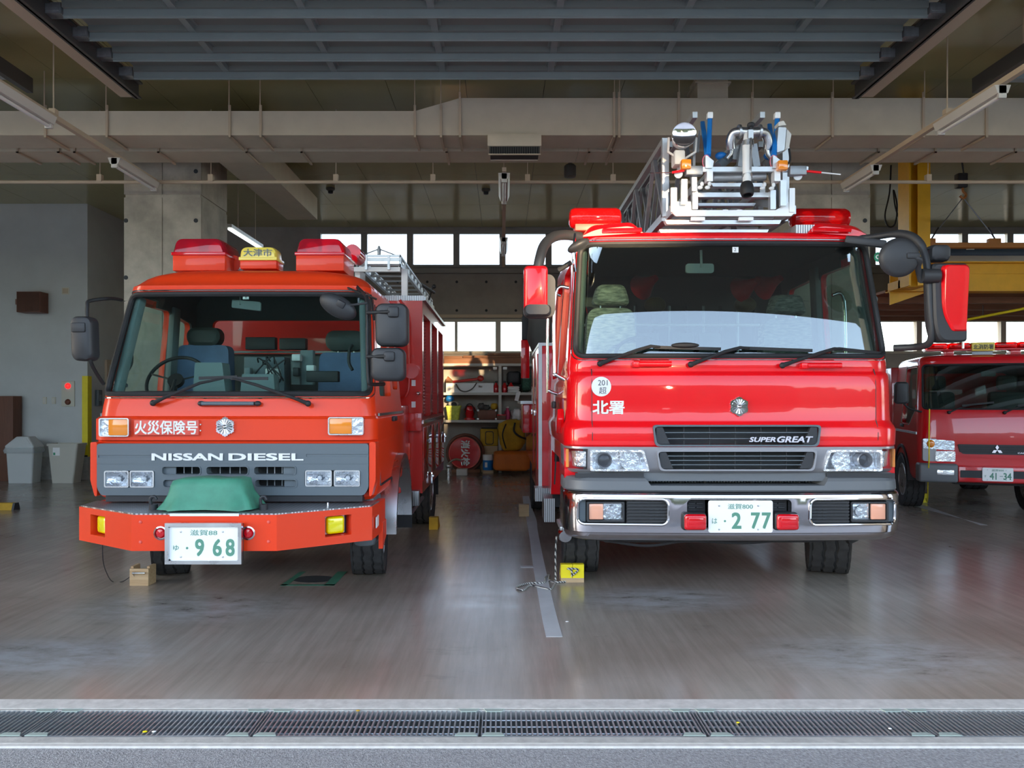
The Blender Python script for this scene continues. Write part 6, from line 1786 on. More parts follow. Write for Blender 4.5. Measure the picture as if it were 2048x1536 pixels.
# ================================================================== THIRD TRUCK (built about the origin, then turned and placed)
t3 = thing('rescue_truck', 'small deep red fire truck with a red light bar, parked behind the ladder truck', 'fire truck', (0, 0, 0))
V3 = [(0.44, 0.80, 0.05, 0.12), (0.50, 0.825, 0.02, 0.12), (0.70, 0.835, 0.0, 0.13), (0.98, 0.84, 0.0, 0.14), (1.10, 0.838, 0.012, 0.15), (1.30, 0.83, 0.045, 0.15), (1.345, 0.825, 0.06, 0.15), (1.6, 0.80, 0.17, 0.14), (1.93, 0.765, 0.31, 0.14), (1.97, 0.76, 0.31, 0.15), (2.02, 0.73, 0.34, 0.16), (2.05, 0.66, 0.42, 0.16), (2.065, 0.5, 0.55, 0.16)]
B3 = 0.05
ws3 = rquad([(-0.775, 1.355), (0.775, 1.355), (0.725, 1.925), (-0.725, 1.925)], 0.05, 5)
def cuts3():
    return [B().prism(ws3, 'xz', -0.3, 0.62), B().prism(rquad([(0.28, 1.38), (0.62, 1.16), (1.05, 1.16), (1.05, 1.90), (0.46, 1.90)], 0.06), 'yz', -1.5, 1.5),
            B().prism(rrect(-0.6, 0.6, 1.35, 1.85, 0.05), 'xz', 1.4, 1.9)]
boolean(cab_loft(0, V3, 1.65, B3), [cab_loft(0, V3, 1.65, B3, 0.04)] + cuts3()).obj('cab', 'red3', t3, 32)
boolean(cab_loft(0, V3, 1.65, B3, 0.041), [cab_loft(0, V3, 1.65, B3, 0.055)] + cuts3()).obj('cab_lining', 'lining', t3, 32)
gl = boolean(cab_loft(0, V3, 1.65, B3, 0.012), [cab_loft(0, V3, 1.65, B3, 0.017)])
w3 = boolean(gl, [B().prism(ws3, 'xz', -0.3, 0.62)], 'INTERSECT').obj('windscreen', 'glassR', t3, 32)
def y3(x, z): return face_y(V3, B3, x, z)
gasket(w3, ws3, y3, 0, 0.012, 'rubber', 'gasket', 0.004)
for s in (-1, 1):
    q = rquad([(0.26, 1.37), (0.61, 1.14), (1.07, 1.14), (1.07, 1.92), (0.44, 1.92)], 0.06)
    sx = lambda z: s * (lev(V3, z)[0] - 0.025)
    B().loft([[(sx(p[1]), p[0], p[1]) for p in q], [(sx(p[1]) + s * .004, p[0], p[1]) for p in q]]).obj('side_window', 'glass_side', t3)
    b = B()
    loop = [(s * (lev(V3, p[1])[0] + 0.002), p[0], p[1]) for p in q]
    B().tube(loop, 0.008, 6, closed=True).obj('window_trim', 'chrome', t3)
    B().box(min(s * .84, s * .852), max(s * .84, s * .852), 0.15, 1.6, 1.03, 1.06).obj('rub_strip', 'alu', t3, 0)
    B().box(min(s * .835, s * .86), max(s * .835, s * .86), 0.92, 1.08, 1.10, 1.14, 0.008).obj('door_handle', 'dark', t3)
    # lamps
    x0, x1 = sorted((s * 0.80, s * 0.44))
    o = B().prism(rquad([(x0, 0.70), (x1, 0.70), (x1, 0.98), (x0, 0.985)], 0.03), 'xz', 0.03, 0.10).obj('headlamp', 'silver', t3)
    xa, xb = sorted((s * 0.80, s * 0.45))
    B().prism(rquad([(xa, 0.86), (xb, 0.84), (xb, 0.96), (xa, 0.985)], 0.02), 'xz', 0.012, 0.03).obj('lamp_cluster', 'reflector', o)
    B().prism(rquad([(xa, 0.86), (xb, 0.84), (xb, 0.96), (xa, 0.985)], 0.02), 'xz', 0.004, 0.008).obj('lens', 'lens', o)
    B().ell((s * 0.715, 0.008, 0.92), (0.045, 0.02, 0.05), 14, 8).obj('indicator', 'amber', o)
    xa, xb = sorted((s * 0.66, s * 0.44))
    B().prism(rrect(xa, xb, 0.70, 0.83, 0.02), 'xz', 0.012, 0.03).obj('low_beam', 'reflector', o)
    x0, x1 = sorted((s * 0.86, s * 0.42))
    o = B().box(x0, x1, -0.05, 0.16, 0.44, 0.675, 0.03, 3).obj('bumper_corner', 'bumper_grey', t3)
    xa, xb = sorted((s * 0.66, s * 0.47))
    B().box(xa, xb, -0.058, -0.04, 0.535, 0.60, 0.02).obj('fog_lamp', 'reflector', o)
    tyre(t3, Vector((s * 0.74, 1.05, 0.37)), 0.37, 0.22, 0, s, 0.60)
    tyre(t3, Vector((s * 0.72, 3.6, 0.37)), 0.37, 0.30, 0, s, 0.60)
    arc = [(1.05 + 0.46 * cos(a), 0.40 + 0.46 * sin(a)) for a in [pi * i / 14 for i in range(15)]]
    arc2 = [(1.05 + 0.42 * cos(a), 0.40 + 0.42 * sin(a)) for a in [pi * i / 14 for i in range(15)]]
    B().prism(arc + list(reversed(arc2)), 'yz', s * 0.62, s * 0.855).obj('wheel_arch', 'dark', t3)
    ma = B().tube(smoothpath([(s * 0.80, 0.10, 1.32), (s * 0.95, 0.02, 1.36), (s * 1.02, 0.0, 1.42)], 4), 0.012, 8).obj('mirror_arm', 'rubber', t3)
    B().loft([[(a, yy, c) for a, c in rrect(s * 1.05 - 0.08 + d, s * 1.05 + 0.08 - d, 1.42 + d, 1.70 - d, 0.04)] for yy, d in ((-0.05, 0.02), (-0.03, 0.0), (0.03, 0.0))]).obj('mirror', 'plastic', ma)
B().box(-0.42, 0.42, -0.04, 0.10, 0.455, 0.65, 0.015).obj('bumper', 'red3', t3)
B().box(-0.40, 0.40, -0.046, -0.03, 0.51, 0.60).obj('bumper_slot', 'pit', t3, 0)
B().box(-0.42, 0.42, 0.02, 0.06, 0.665, 0.74).obj('intake', 'pit', t3, 0)
g3 = B().prism(rquad([(-0.40, 0.84), (-0.36, 0.80), (0.36, 0.80), (0.40, 0.84), (0.42, 0.92), (-0.42, 0.92)], 0.02, 3), 'xz', -0.012, 0.05).obj('grille', 'plastic', t3)
for k in range(3):
    B().box(-0.40, 0.40, -0.022, -0.01, 0.825 + 0.03 * k, 0.84 + 0.03 * k).obj('grille_slat', 'dark', g3, 0)
def diamond(cx, cz, ang, r):
    d = Vector((cos(ang), sin(ang))); n = Vector((-d.y, d.x))
    c = Vector((cx, cz))
    return [tuple(c), tuple(c + d * r * .5 + n * r * 0.29), tuple(c + d * r), tuple(c + d * r * .5 - n * r * 0.29)]
for a in (pi / 2, pi / 2 + 2 * pi / 3, pi / 2 - 2 * pi / 3):
    B().prism(diamond(0, 0.855, a, 0.065), 'xz', -0.035, -0.02).obj('emblem', 'chrome', g3, 0)
lettering('CANTER', 0.22, 0.38, 0.815, 0.832, -0.024, 'chrome', g3, 0.003, 0.01)
o = number_plate(t3, -0.165, 0.165, 0.475, 0.64, -0.05, '滋賀800', 'す', '', (('41', 0.24, 0.46), ('34', 0.68, 0.94)))
B().box(0.02, 0.055, -0.058, -0.056, 0.535, 0.541).obj('plate_dash', 'plate_green', o, 0)
for x, s in ((-0.5, 1), (0.1, 1), (0.45, 1)):
    wiper(t3, [Vector((x, y3(x, 1.32) - 0.02, 1.315)), Vector((x + .12, y3(x, 1.38) - 0.02, 1.37)), Vector((x + .3, y3(x + .3, 1.42) - 0.02, 1.42))], (Vector((x + .15, y3(x + .15, 1.40) - .015, 1.40)), Vector((x + .5, y3(x + .5, 1.44) - .015, 1.44))), 0.008)
for x in (-0.42, 0.42):
    seat3 = B().box(x - 0.22, x + 0.22, 0.95, 1.10, 0.95, 1.58, 0.05).box(x - 0.12, x + 0.12, 0.98, 1.08, 1.60, 1.80, 0.05).obj('seat', 'seat_dk', t3)
B().prism([(0.10, 0.9), (0.10, 1.30), (0.2, 1.34), (0.5, 1.34), (0.5, 0.9)], 'yz', -0.72, 0.72).obj('dashboard', 'lining', t3)
o = B().prism(rrect(-0.06, 0.10, 1.77, 1.84, 0.015), 'xz', 0.36, 0.375).obj('rear_view_mirror', 'interior', t3)
# roof light bar
lb = B().box(-0.65, 0.65, 0.52, 0.72, 2.115, 2.14, 0.008).obj('light_bar', 'red3', t3)
for x0, x1 in ((-0.64, -0.40), (-0.39, -0.135), (0.135, 0.39), (0.40, 0.64)):
    B().box(x0, x1, 0.50, 0.74, 2.14, 2.215, 0.025, 3).obj('lamp_lens', 'lamp_domeR', lb)
    B().box(x0 + .03, x1 - .03, 0.56, 0.68, 2.145, 2.19, 0.01).obj('rotating_mirror', 'reflector', lb)
ys_ = B().box(-0.13, 0.13, 0.49, 0.75, 2.105, 2.215, 0.008).obj('bar_sign', 'sign_yellow', lb)
lettering('北消防署', -0.115, 0.115, 2.125, 2.19, 0.49, 'ink', ys_, 0.003, 0.015)
for x in (-0.38, 0.38):
    B().box(x - 0.06, x + 0.06, 0.55, 0.70, 2.05, 2.118, 0.012).obj('bar_foot', 'red3', lb)
B().lathe([(0.03, 0.1), (0.09, 0.0), (0.12, -0.04)], (0, 0.58, 2.09), (0, 1, 0), 20).obj('siren_horn', 'alu_dk', lb)
B().box(-0.85, 0.85, 1.75, 4.6, 0.62, 1.95, 0.02).obj('equipment_body', 'red3', t3)
B().box(-0.4, 0.4, 0.2, 4.5, 0.40, 0.62).obj('chassis', 'dark', t3, 0)
t3.location = (6.07, 9.22, 0)
t3.rotation_euler = (0, 0, radians(-17))

# ================================================================== YELLOW MEZZANINE AND LIFTING GEAR
Ym = 11.5
mz = thing('mezzanine_frame', 'big yellow steel frame with girder and brown deck behind the ladder truck mirror', 'steel frame', (8.5, Ym, 0))
zpo = PZ(583, Ym)
xp0, xp1 = PX(1818, 10.9), PX(1860, 10.9)
B().box(xp0, xp0 + 0.03, 10.9, 11.2, zpo, ZC).box(xp1 - 0.03, xp1, 10.9, 11.2, zpo, ZC).box(xp0 + .03, xp1 - .03, 11.03, 11.07, zpo, ZC).box(xp0 + 0.12, xp1, 10.89, 10.905, zpo, ZC).box(xp0, xp1, 11.15, Ym, zpo, zpo + 0.12).obj('post', 'yellow_crane', mz, 0)
xg0 = PX(1780, Ym)
B().box(xg0, 13, Ym, Ym + 0.02, PZ(583, Ym), PZ(526, Ym)).box(xg0, 13, Ym - 0.10, Ym + 0.14, PZ(527, Ym), PZ(525, Ym)).box(xg0, 13, Ym - 0.10, Ym + 0.14, PZ(584, Ym), PZ(582, Ym)).box(xg0, 13, Ym - 0.02, Ym, PZ(548, Ym), PZ(545, Ym)).obj('girder', 'yellow_crane', mz, 0)
B().prism([(xg0, PZ(583, Ym)), (xg0 + 0.6, PZ(583, Ym)), (xg0, PZ(610, Ym))], 'xz', Ym, Ym + 0.02).obj('gusset', 'yellow_crane', mz, 0)
for k in range(6):
    B().box(xg0 + 1.22 * k, xg0 + 1.22 * k + 1.2, Ym + 0.14, YB - 0.1, PZ(583, Ym) + 0.0, PZ(583, Ym) + 0.04).obj('deck_plank', 'wood_red', mz, 0)
for k in range(4):
    B().box(xg0, 13, Ym + 0.6 + 0.9 * k, Ym + 0.7 + 0.9 * k, PZ(583, Ym) - 0.10, PZ(583, Ym)).obj('deck_joist', 'wood_red', mz, 0)
M['navy'] = pbr('navy_panel', (0.015, 0.04, 0.08), 0.4)
t = thing('storage_container', 'long navy and pale grey container lying on the yellow girder deck', 'container', (9.5, 12.4, PZ(525, Ym)))
zt = PZ(525, Ym) + 0.003
B().box(PX(1895, 11.9), 12.9, 11.9, 13.4, zt, PZ(511, 11.9), 0.01).obj('base', 'tube_white', t)
B().box(PX(1895, 11.9), 12.9, 11.92, 13.4, PZ(511, 11.9), PZ(494, 11.9), 0.01).obj('lid', 'navy', t)
B().box(PX(1934, 11.9), PX(1950, 11.9), 11.915, 11.93, PZ(499, 11.9), PZ(496.5, 11.9)).obj('latch', 'white', t, 0)
ylb = 11.2
lf = thing('lifting_beam', 'ochre lifting beam hung from two wire slings in front of the high windows', 'lifting beam', (7.5, ylb, PZ(494, ylb)))
M['ochre'] = pbr('ochre_paint', (0.45, 0.17, 0.03), 0.5)
B().box(PX(1850, ylb), PX(2120, ylb), ylb, ylb + 0.1, PZ(495, ylb), PZ(485, ylb)).obj('beam', 'ochre', lf, 0)
for px in (1861, 1992):
    B().box(PX(px - 12, ylb), PX(px + 12, ylb), ylb + .01, ylb + 0.09, PZ(486, ylb), PZ(476, ylb), 0.01).obj('lug', 'ochre', lf)
    B().cyl(W(px + (4 if px < 1900 else -4), 474, ylb + .05), W(1926, 395, ylb + .05), 0.008, n=6).obj('sling', 'alu_dk', lf)
    B().cyl(W(px + (2 if px < 1900 else -2), 478, ylb + .05), W(px + (16 if px < 1900 else -16), 455, ylb + .05), 0.012, n=6).obj('sling_sleeve', 'dark', lf)
B().tube(smoothpath([W(1926, 372, ylb + .05), W(1926, 382, ylb + .05), W(1932, 390, ylb + .05), W(1927, 397, ylb + .05), W(1920, 392, ylb + .05)], 4), 0.018, 8).obj('hook', 'ochre', lf)
B().box(PX(1917, ylb), PX(1937, ylb), ylb, ylb + 0.12, PZ(374, ylb), PZ(345, ylb), 0.02).obj('hook_block', 'dark', lf)
B().cyl(W(1927, 346, ylb + .05), (PX(1927, ylb), ylb + .05, ZC), 0.012, n=6).obj('hoist_cable', 'dark', lf)
t = thing('cable_loop', 'black hoist control cable hanging in a loop beside the yellow post', 'cable', W(1780, 420, 11.6))
B().tube(smoothpath([W(1782, 330, 11.6), W(1779, 385, 11.6), W(1770, 430, 11.6), W(1776, 452, 11.6), W(1790, 448, 11.6), W(1794, 410, 11.6), W(1787, 380, 11.6), W(1792, 420, 11.6), W(1810, 462, 11.6)], 6), 0.012, 8).obj('cable', 'rubber', t)
B().cyl(W(1782, 330, 11.6), (PX(1782, 11.6), 11.6, ZC), 0.01, n=6).obj('drop_wire', 'rubber', t)
t = thing('yellow_pole', 'thin pale yellow pole slanting under the brown deck', 'pole', W(1990, 632, 12.2))
B().cyl(W(1905, 645, 12.6), W(2075, 612, 11.9), 0.022, n=10).obj('pole', 'yellow', t)
B().cyl(W(1966, 634, 12.35), (PX(1966, 12.35), 12.35, PZ(583, Ym) - 0.1), 0.006, n=6).cyl(W(2060, 615, 11.95), (PX(2060, 11.95), 11.95, PZ(583, Ym) - 0.1), 0.006, n=6).obj('wire', 'dark', t)

# ================================================================== STORAGE SHELVES AT THE BACK
Ys = 15.15
def sx_(px): return PX(px, Ys)
def sz_(py): return PZ(py, Ys)
sh = thing('storage_shelf', 'pale steel storage shelf against the rear wall between the trucks', 'shelf', (-0.3, 15.4, 0))
M['shelf'] = pbr('shelf_cream_paint', (0.50, 0.48, 0.43), 0.5)
for px in (850, 1000, 1092):
    for y in (Ys, 15.66):
        B().box(sx_(px) - 0.03, sx_(px) + 0.03, y, y + 0.05, 0, sz_(727)).obj('post', 'shelf', sh, 0)
for py in (727, 785, 840):
    B().box(sx_(848), sx_(1094), Ys - 0.01, 15.72, sz_(py) - 0.05, sz_(py)).obj('shelf_board', 'shelf', sh, 0)
for px in (990, 1010):
    B().box(sx_(px) - 0.04, sx_(px) + 0.04, Ys - 0.012, Ys, sz_(739), sz_(734)).obj('bracket', 'white', sh, 0)
def item(name, label, cat, px, py, group=None): return thing(name, label, cat, (sx_(px), Ys + 0.2, sz_(py)), group)
for i, (a, c, d, e, y, lab) in enumerate(((888, 1046, 716, 726.5, 15.18, 'reddish timber plank, lowest at the front on top of the shelf'), (888, 925, 712, 716, 15.2, 'short reddish timber offcut lying on the front plank of the shelf'),
                                          (926, 1046, 711, 715.6, 15.3, 'reddish timber plank lying on the front plank beside the short offcut'), (975, 1052, 706, 710.5, 15.4, 'topmost timber plank of the pile, under the windows'))):
    t = thing('timber_plank', lab, 'timber', (sx_(a), y, PZ(e, y)), 'timber on top of the storage shelf')
    B().box(PX(a, y), PX(c, y), y, y + 0.22, sz_(727) if i == 0 else PZ(e, y) , PZ(d, y), 0.004).obj('plank', 'wood_red', t)
t = item('white_crate', 'white box with two oval hand holes, sunlit on the upper shelf', 'box', 940, 785)
bx_ = boolean(B().box(sx_(892), sx_(987), Ys + 0.02, Ys + 0.40, sz_(785), sz_(766)), [B().box(sx_(892) + .02, sx_(987) - .02, Ys + .04, Ys + .38, sz_(785) + .03, sz_(760)), B().prism(circ(sx_(913), sz_(772), 0.05, 18, 0.028), 'xz', Ys - .1, Ys + .1), B().prism(circ(sx_(961), sz_(772), 0.05, 18, 0.028), 'xz', Ys - .1, Ys + .1)])
bx_.obj('crate', 'white', t, 0)
B().tube(smoothpath([W(912, 768, Ys - .01), W(920, 780, Ys - .03), W(932, 783, Ys - .03), W(945, 777, Ys - .03), W(953, 766, Ys - .01)], 5), 0.012, 6).obj('strap', 'grey_cloth', t)
t = item('nozzle_pole', 'red branch pipe with flared brown end lying across the white box', 'fire nozzle', 925, 764)
b = B().tube([W(905, 764, Ys + .15), W(955, 758, Ys + .15)], 0.028, 10)
b.obj('pipe', 'redLs', t)
B().tube([W(905, 764, Ys + .15), W(893, 759, Ys + .15)], [0.03, 0.075], 12).obj('flared_end', 'wood_red', t)
B().ell(W(961, 757, Ys + .15), (0.07, 0.05, 0.06), 12, 8).cyl(W(961, 757, Ys + .15), W(963, 751, Ys + .15), 0.03, n=10).obj('valve', 'redLs', t)
for k, px in enumerate((992, 1009, 1022)):
    lab = ['small red extinguisher bottle at the end of the white box', 'red bottle just past the shelf post', 'dark red bottle under the black bag'][k]
    t = item('red_bottle', lab, 'bottle', px, 785, 'red bottles on the upper shelf')
    B().lathe([(0.05, 0), (0.055, 0.02), (0.055, 0.13), (0.03, 0.17), (0.02, 0.2)], (sx_(px), Ys + 0.12, sz_(785)), n=14).obj('bottle', 'red3', t)
    B().box(sx_(px) - .02, sx_(px) + .035, Ys + .1, Ys + .14, sz_(785) + 0.2, sz_(785) + 0.235, 0.008).obj('valve', 'dark', t)
def lump(name, px0, px1, py0, py1, y, d, mat, par, seed=0, amp=0.18, ex=0.6):
    x0, x1, z0, z1 = PX(px0, y), PX(px1, y), PZ(py1, y), PZ(py0, y)
    cx, cz = (x0 + x1) / 2, (z0 + z1) / 2
    b2 = bmesh.new()
    bmesh.ops.create_icosphere(b2, subdivisions=3, radius=1.0)
    for v in b2.verts:
        k = 1 + amp * noise.noise(v.co * 1.8 + Vector((seed, 0, 0))) + amp * 0.5 * noise.noise(v.co * 4 + Vector((0, seed, 0)))
        c = Vector([math.copysign(abs(q) ** ex, q) for q in v.co]) * k
        v.co = Vector((cx + c.x * (x1 - x0) / 2 * 0.95, y + d / 2 + c.y * d / 2, max(z0, cz + c.z * (z1 - z0) / 2 * 0.97)))
    return B().merge(b2).obj(name, mat, par, 60)
t = item('black_bag', 'black holdall on the upper shelf beside the green net', 'bag', 1025, 785)
lump('bag', 1012, 1043, 742, 770, Ys + .22, 0.24, 'dark', t, 3, 0.12, 0.45)
B().box(sx_(1012), sx_(1043), Ys + .22, Ys + .44, sz_(785), sz_(769), 0.02).obj('bag_base', 'dark', t)
t = item('rope_coil', 'coil of white rope in front of the black bag', 'rope', 1029, 785)
for k in range(3):
    B().tube([(sx_(1027) + 0.10 * cos(a), Ys + .02 + 0.07 * sin(a), sz_(785) + 0.022 + 0.04 * k) for a in [2 * pi * i / 20 for i in range(20)]], 0.021, 8, closed=True).obj('coil', 'white', t)
t = item('paper_tag', 'white paper tag hanging over the upper shelf edge', 'tag', 1034, 795)
B().obox((sx_(1035), Ys - 0.03, sz_(792)), (0.08, 0.004, 0.20), Matrix.Rotation(radians(14), 3, 'Y')).obj('tag', 'white', t, 0)
t = item('green_net', 'dark green net bundled at the end of the upper shelf', 'net', 1050, 785)
M['net_green'] = pbr('green_netting', (0.04, 0.10, 0.07), 0.9, bump=0.8, bscale=40, var=0.4, vscale=30)
lump('net', 1043, 1064, 738, 785, Ys + .05, 0.35, 'net_green', t, 9, 0.2, 0.6)
t = item('basket', 'yellow-green plastic basket with gear on the middle shelf', 'basket', 906, 840)
M['lime'] = pbr('lime_plastic', (0.55, 0.60, 0.08), 0.5, var=0.25, vscale=25)
b = B()
b.prism(rrect(sx_(895), sx_(917), Ys + .0, Ys + .28, 0.03), 'xy', sz_(840), sz_(814), rrect(sx_(892), sx_(921), Ys - .03, Ys + .31, 0.03))
b.obj('basket', 'lime', t)
B().frame(rrect(sx_(891), sx_(922), Ys - .04, Ys + .32, 0.03), rrect(sx_(893), sx_(920), Ys - .02, Ys + .30, 0.03), 'xy', sz_(814), sz_(811.5)).obj('rim', 'lime', t)
t = item('work_helmet', 'grey helmet lying in the yellow-green basket', 'helmet', 905, 812)
lump('shell', 895, 918, 802, 814, Ys + .02, 0.22, 'tube_white', t, 1, 0.05, 0.9)
B().ell((sx_(908), Ys + .0, sz_(809)), (0.06, 0.02, 0.05), 14, 8).obj('opening', 'dark', t)
t = item('blue_cap', 'blue cap on top of the gear in the basket', 'cap', 898, 802)
lump('cap', 890, 908, 790, 804, Ys + .1, 0.2, 'blue', t, 2, 0.08, 0.9)
t = item('red_hand_tool', 'dark red engine tool standing on the middle shelf', 'tool', 939, 840)
b = B().cyl((sx_(939), Ys + .1, sz_(840)), (sx_(939), Ys + .1, sz_(836)), 0.11, n=18).cyl((sx_(939), Ys + .1, sz_(836)), (sx_(939), Ys + .1, sz_(822)), 0.07, 0.11, 18)
b.obj('base', 'red3', t)
lump('engine', 928, 950, 811, 826, Ys + .04, 0.18, 'red3', t, 5, 0.3, 0.8)
B().tube(smoothpath([W(930, 826, Ys), W(934, 810, Ys + .05), W(944, 810, Ys + .05), W(949, 826, Ys)], 4), 0.012, 6).obj('handle', 'dark', t)
t = item('brown_case', 'brown leather case with metal corners on the middle shelf', 'case', 975, 840)
M['leather'] = pbr('brown_leather', (0.16, 0.055, 0.03), 0.5, var=0.15)
B().box(sx_(955), sx_(993), Ys, Ys + .3, sz_(839.5), sz_(820), 0.02).obj('case', 'leather', t)
for px, py in ((956, 821), (992, 821), (956, 838), (992, 838)):
    B().box(sx_(px) - .02, sx_(px) + .02, Ys - .006, Ys + .02, sz_(py) - .02, sz_(py) + .02, 0.004).obj('corner', 'alu', t)
t = item('work_gloves', 'pair of dirty gloves heaped on the brown case', 'gloves', 966, 820)
lump('glove', 955, 970, 806, 819.5, Ys + .03, 0.2, 'grey_cloth', t, 8, 0.35, 0.8)
lump('glove', 966, 980, 810, 819.5, Ys + .06, 0.2, 'grey_cloth', t, 12, 0.35, 0.8)
t = item('yellow_pouch', 'small mustard pouch on the brown case', 'pouch', 986, 820)
M['mustard'] = pbr('mustard_canvas', (0.50, 0.29, 0.02), 0.8, var=0.15, vscale=8, bump=0.3, bscale=12)
lump('pouch', 981, 996, 806, 819.5, Ys + .08, 0.18, 'mustard', t, 14, 0.15, 0.7)
t = item('red_box', 'small dull red box beside the brown case', 'box', 1004, 840)
B().box(sx_(994), sx_(1012), Ys - .01, Ys + .2, sz_(839.5), sz_(829), 0.01).obj('box', 'sign_red' if False else 'leather', t)
B().box(sx_(994) - .003, sx_(1012) + .003, Ys - .013, Ys + .203, sz_(831.5), sz_(828.5), 0.008).obj('lid', 'red3', t)
t = item('pink_can', 'small pink can behind the red box on the middle shelf', 'can', 1014, 840)
M['pink'] = pbr('pink_plastic', (0.65, 0.06, 0.15), 0.5)
B().lathe([(0.06, 0), (0.06, 0.16), (0.03, 0.2), (0.03, 0.24)], (sx_(1015), Ys + .25, sz_(840)), n=14).obj('can', 'pink', t)
B().lathe([(0.035, 0.24), (0.035, 0.27)], (sx_(1015), Ys + .25, sz_(840)), n=12).obj('cap', 'white', t)
t = item('white_bag', 'crumpled white plastic bag on the middle shelf', 'bag', 1036, 840)
lump('bag', 1022, 1052, 817, 840, Ys + .03, 0.3, 'white', t, 21, 0.35, 0.7)
t = thing('yellow_case', 'yellow hard case standing under the lowest shelf board', 'case', (sx_(978), Ys + .2, 0.35))
B().box(sx_(960), sx_(996), Ys + .15, Ys + .45, sz_(893), sz_(858), 0.03).obj('case', 'mustard', t)
B().frame(rrect(sx_(970), sx_(987), sz_(890), sz_(863), 0.04), rrect(sx_(971.5), sx_(985.5), sz_(888.5), sz_(864.5), 0.03), 'xz', Ys + .14, Ys + .152).obj('pocket_piping', 'dark', t)
B().box(sx_(962), sx_(994), Ys + .17, Ys + .43, sz_(858), sz_(856.5)).obj('zip', 'dark', t)
B().box(sx_(961), sx_(995), Ys + .18, Ys + .42, 0.0, sz_(893)).obj('stand', 'wood', t, 0)
t = thing('yellow_backpack', 'big mustard yellow bag with dark straps slumped on the orange sheet', 'bag', (sx_(1022), Ys - .1, sz_(905)))
lump('bag', 996, 1052, 839, 903, Ys - .45, 0.40, 'mustard', t, 31, 0.16, 0.6)
B().tube(smoothpath([W(1012, 848, Ys - .43), W(1005, 870, Ys - .51), W(1012, 897, Ys - .49)], 5), 0.014, 6).obj('strap', 'dark', t)
B().tube(smoothpath([W(1030, 846, Ys - .43), W(1028, 862, Ys - .51), W(1038, 872, Ys - .51), W(1052, 878, Ys - .43)], 5), 0.02, 6).obj('strap', 'dark', t)
t = thing('orange_sheet', 'orange tarpaulin bundle on the floor below the yellow bag', 'tarpaulin', (sx_(1020), Ys - .3, 0))
M['orange'] = pbr('orange_tarpaulin', (0.62, 0.16, 0.02), 0.6, var=0.12, vscale=4, bump=0.25, bscale=6)
lump('bundle', 985, 1062, 903, 944, 14.5, 0.58, 'orange', t, 41, 0.08, 0.28)
t = thing('hydrant_sign', 'round red hydrant sign with white writing leaning below the shelf', 'sign', (sx_(928), Ys - .1, 0.1))
cx_, cz_ = sx_(929), sz_(906)
rx = Matrix.Rotation(radians(-8), 3, 'Y')
B().lathe([(0.32, 0), (0.325, -0.01), (0.32, -0.02)], (cx_, Ys + .02, cz_), (0, 1, 0), 36).obj('sign_disc', 'red3', t)
B().frame(circ(cx_, cz_, 0.325, 36), circ(cx_, cz_, 0.30, 36), 'xz', Ys - .004, Ys + .03).obj('sign_rim', 'sign_red', t)
lt = lettering('消火栓', cx_ - 0.26, cx_ + 0.26, cz_ - 0.09, cz_ + 0.09, 0, 'white', t, 0.004, 0.03)
for v in lt.data.vertices:
    p = Vector(v.co) + world_loc(t) - Vector((cx_, 0, cz_))
    q = Vector((p.z, p.y, -p.x))          # the disc leans on its side, so the writing runs downwards
    v.co = q + Vector((cx_ + 0.02, Ys - 0.001 - 0.02, cz_)) - world_loc(t)
t = thing('hose_ring', 'big dark red hose loop standing around the round sign', 'hose', (sx_(930), Ys + .1, 0))
B().tube([(sx_(930) + 0.36 * cos(a), Ys + .10, 0.40 + 0.36 * sin(a)) for a in [2 * pi * i / 40 for i in range(40)]], 0.035, 10, closed=True).obj('hose', 'leather', t)
B().box(sx_(930) - .3, sx_(930) + .3, Ys + .06, Ys + .14, 0, 0.06).obj('hose_stand', 'wood_red', t, 0)
t = thing('paint_can', 'blue and white can beside the orange sheet', 'can', (sx_(976), Ys - .05, 0))
B().lathe([(0.10, 0.0), (0.105, 0.01), (0.105, 0.22)], (sx_(976), Ys - .02, 0.06), n=20).obj('body', 'blue', t)
B().lathe([(0.1055, 0.20), (0.1055, 0.30), (0.10, 0.31), (0.0, 0.312)], (sx_(976), Ys - .02, 0.06), n=20).obj('top_band', 'white', t)
B().box(sx_(972) - .02, sx_(972) + .03, Ys - .128, Ys - .12, 0.12, 0.22).obj('can_label', 'white', t, 0)
B().box(sx_(966), sx_(987), Ys - .14, Ys + .12, 0, 0.06).obj('foot_block', 'wood', t, 0)
t = thing('portable_pump', 'small white and chrome pump standing on the floor before the sign', 'pump', (sx_(922), 14.6, 0))
B().box(PX(913, 14.6), PX(935, 14.6), 14.55, 14.75, 0.0, 0.13, 0.01).obj('case', 'tube_white', t)
B().tube(smoothpath([W(893, 934, 14.6), W(900, 925, 14.6), W(910, 919, 14.6), W(922, 921, 14.6), W(925, 930, 14.6)], 5), 0.022, 8).obj('handle', 'chrome', t)
B().ell(W(898, 932, 14.6), (0.07, 0.07, 0.06), 12, 8).cyl(W(898, 932, 14.6), (PX(898, 14.6), 14.6, 0), 0.05, n=12).obj('motor', 'steel', t)

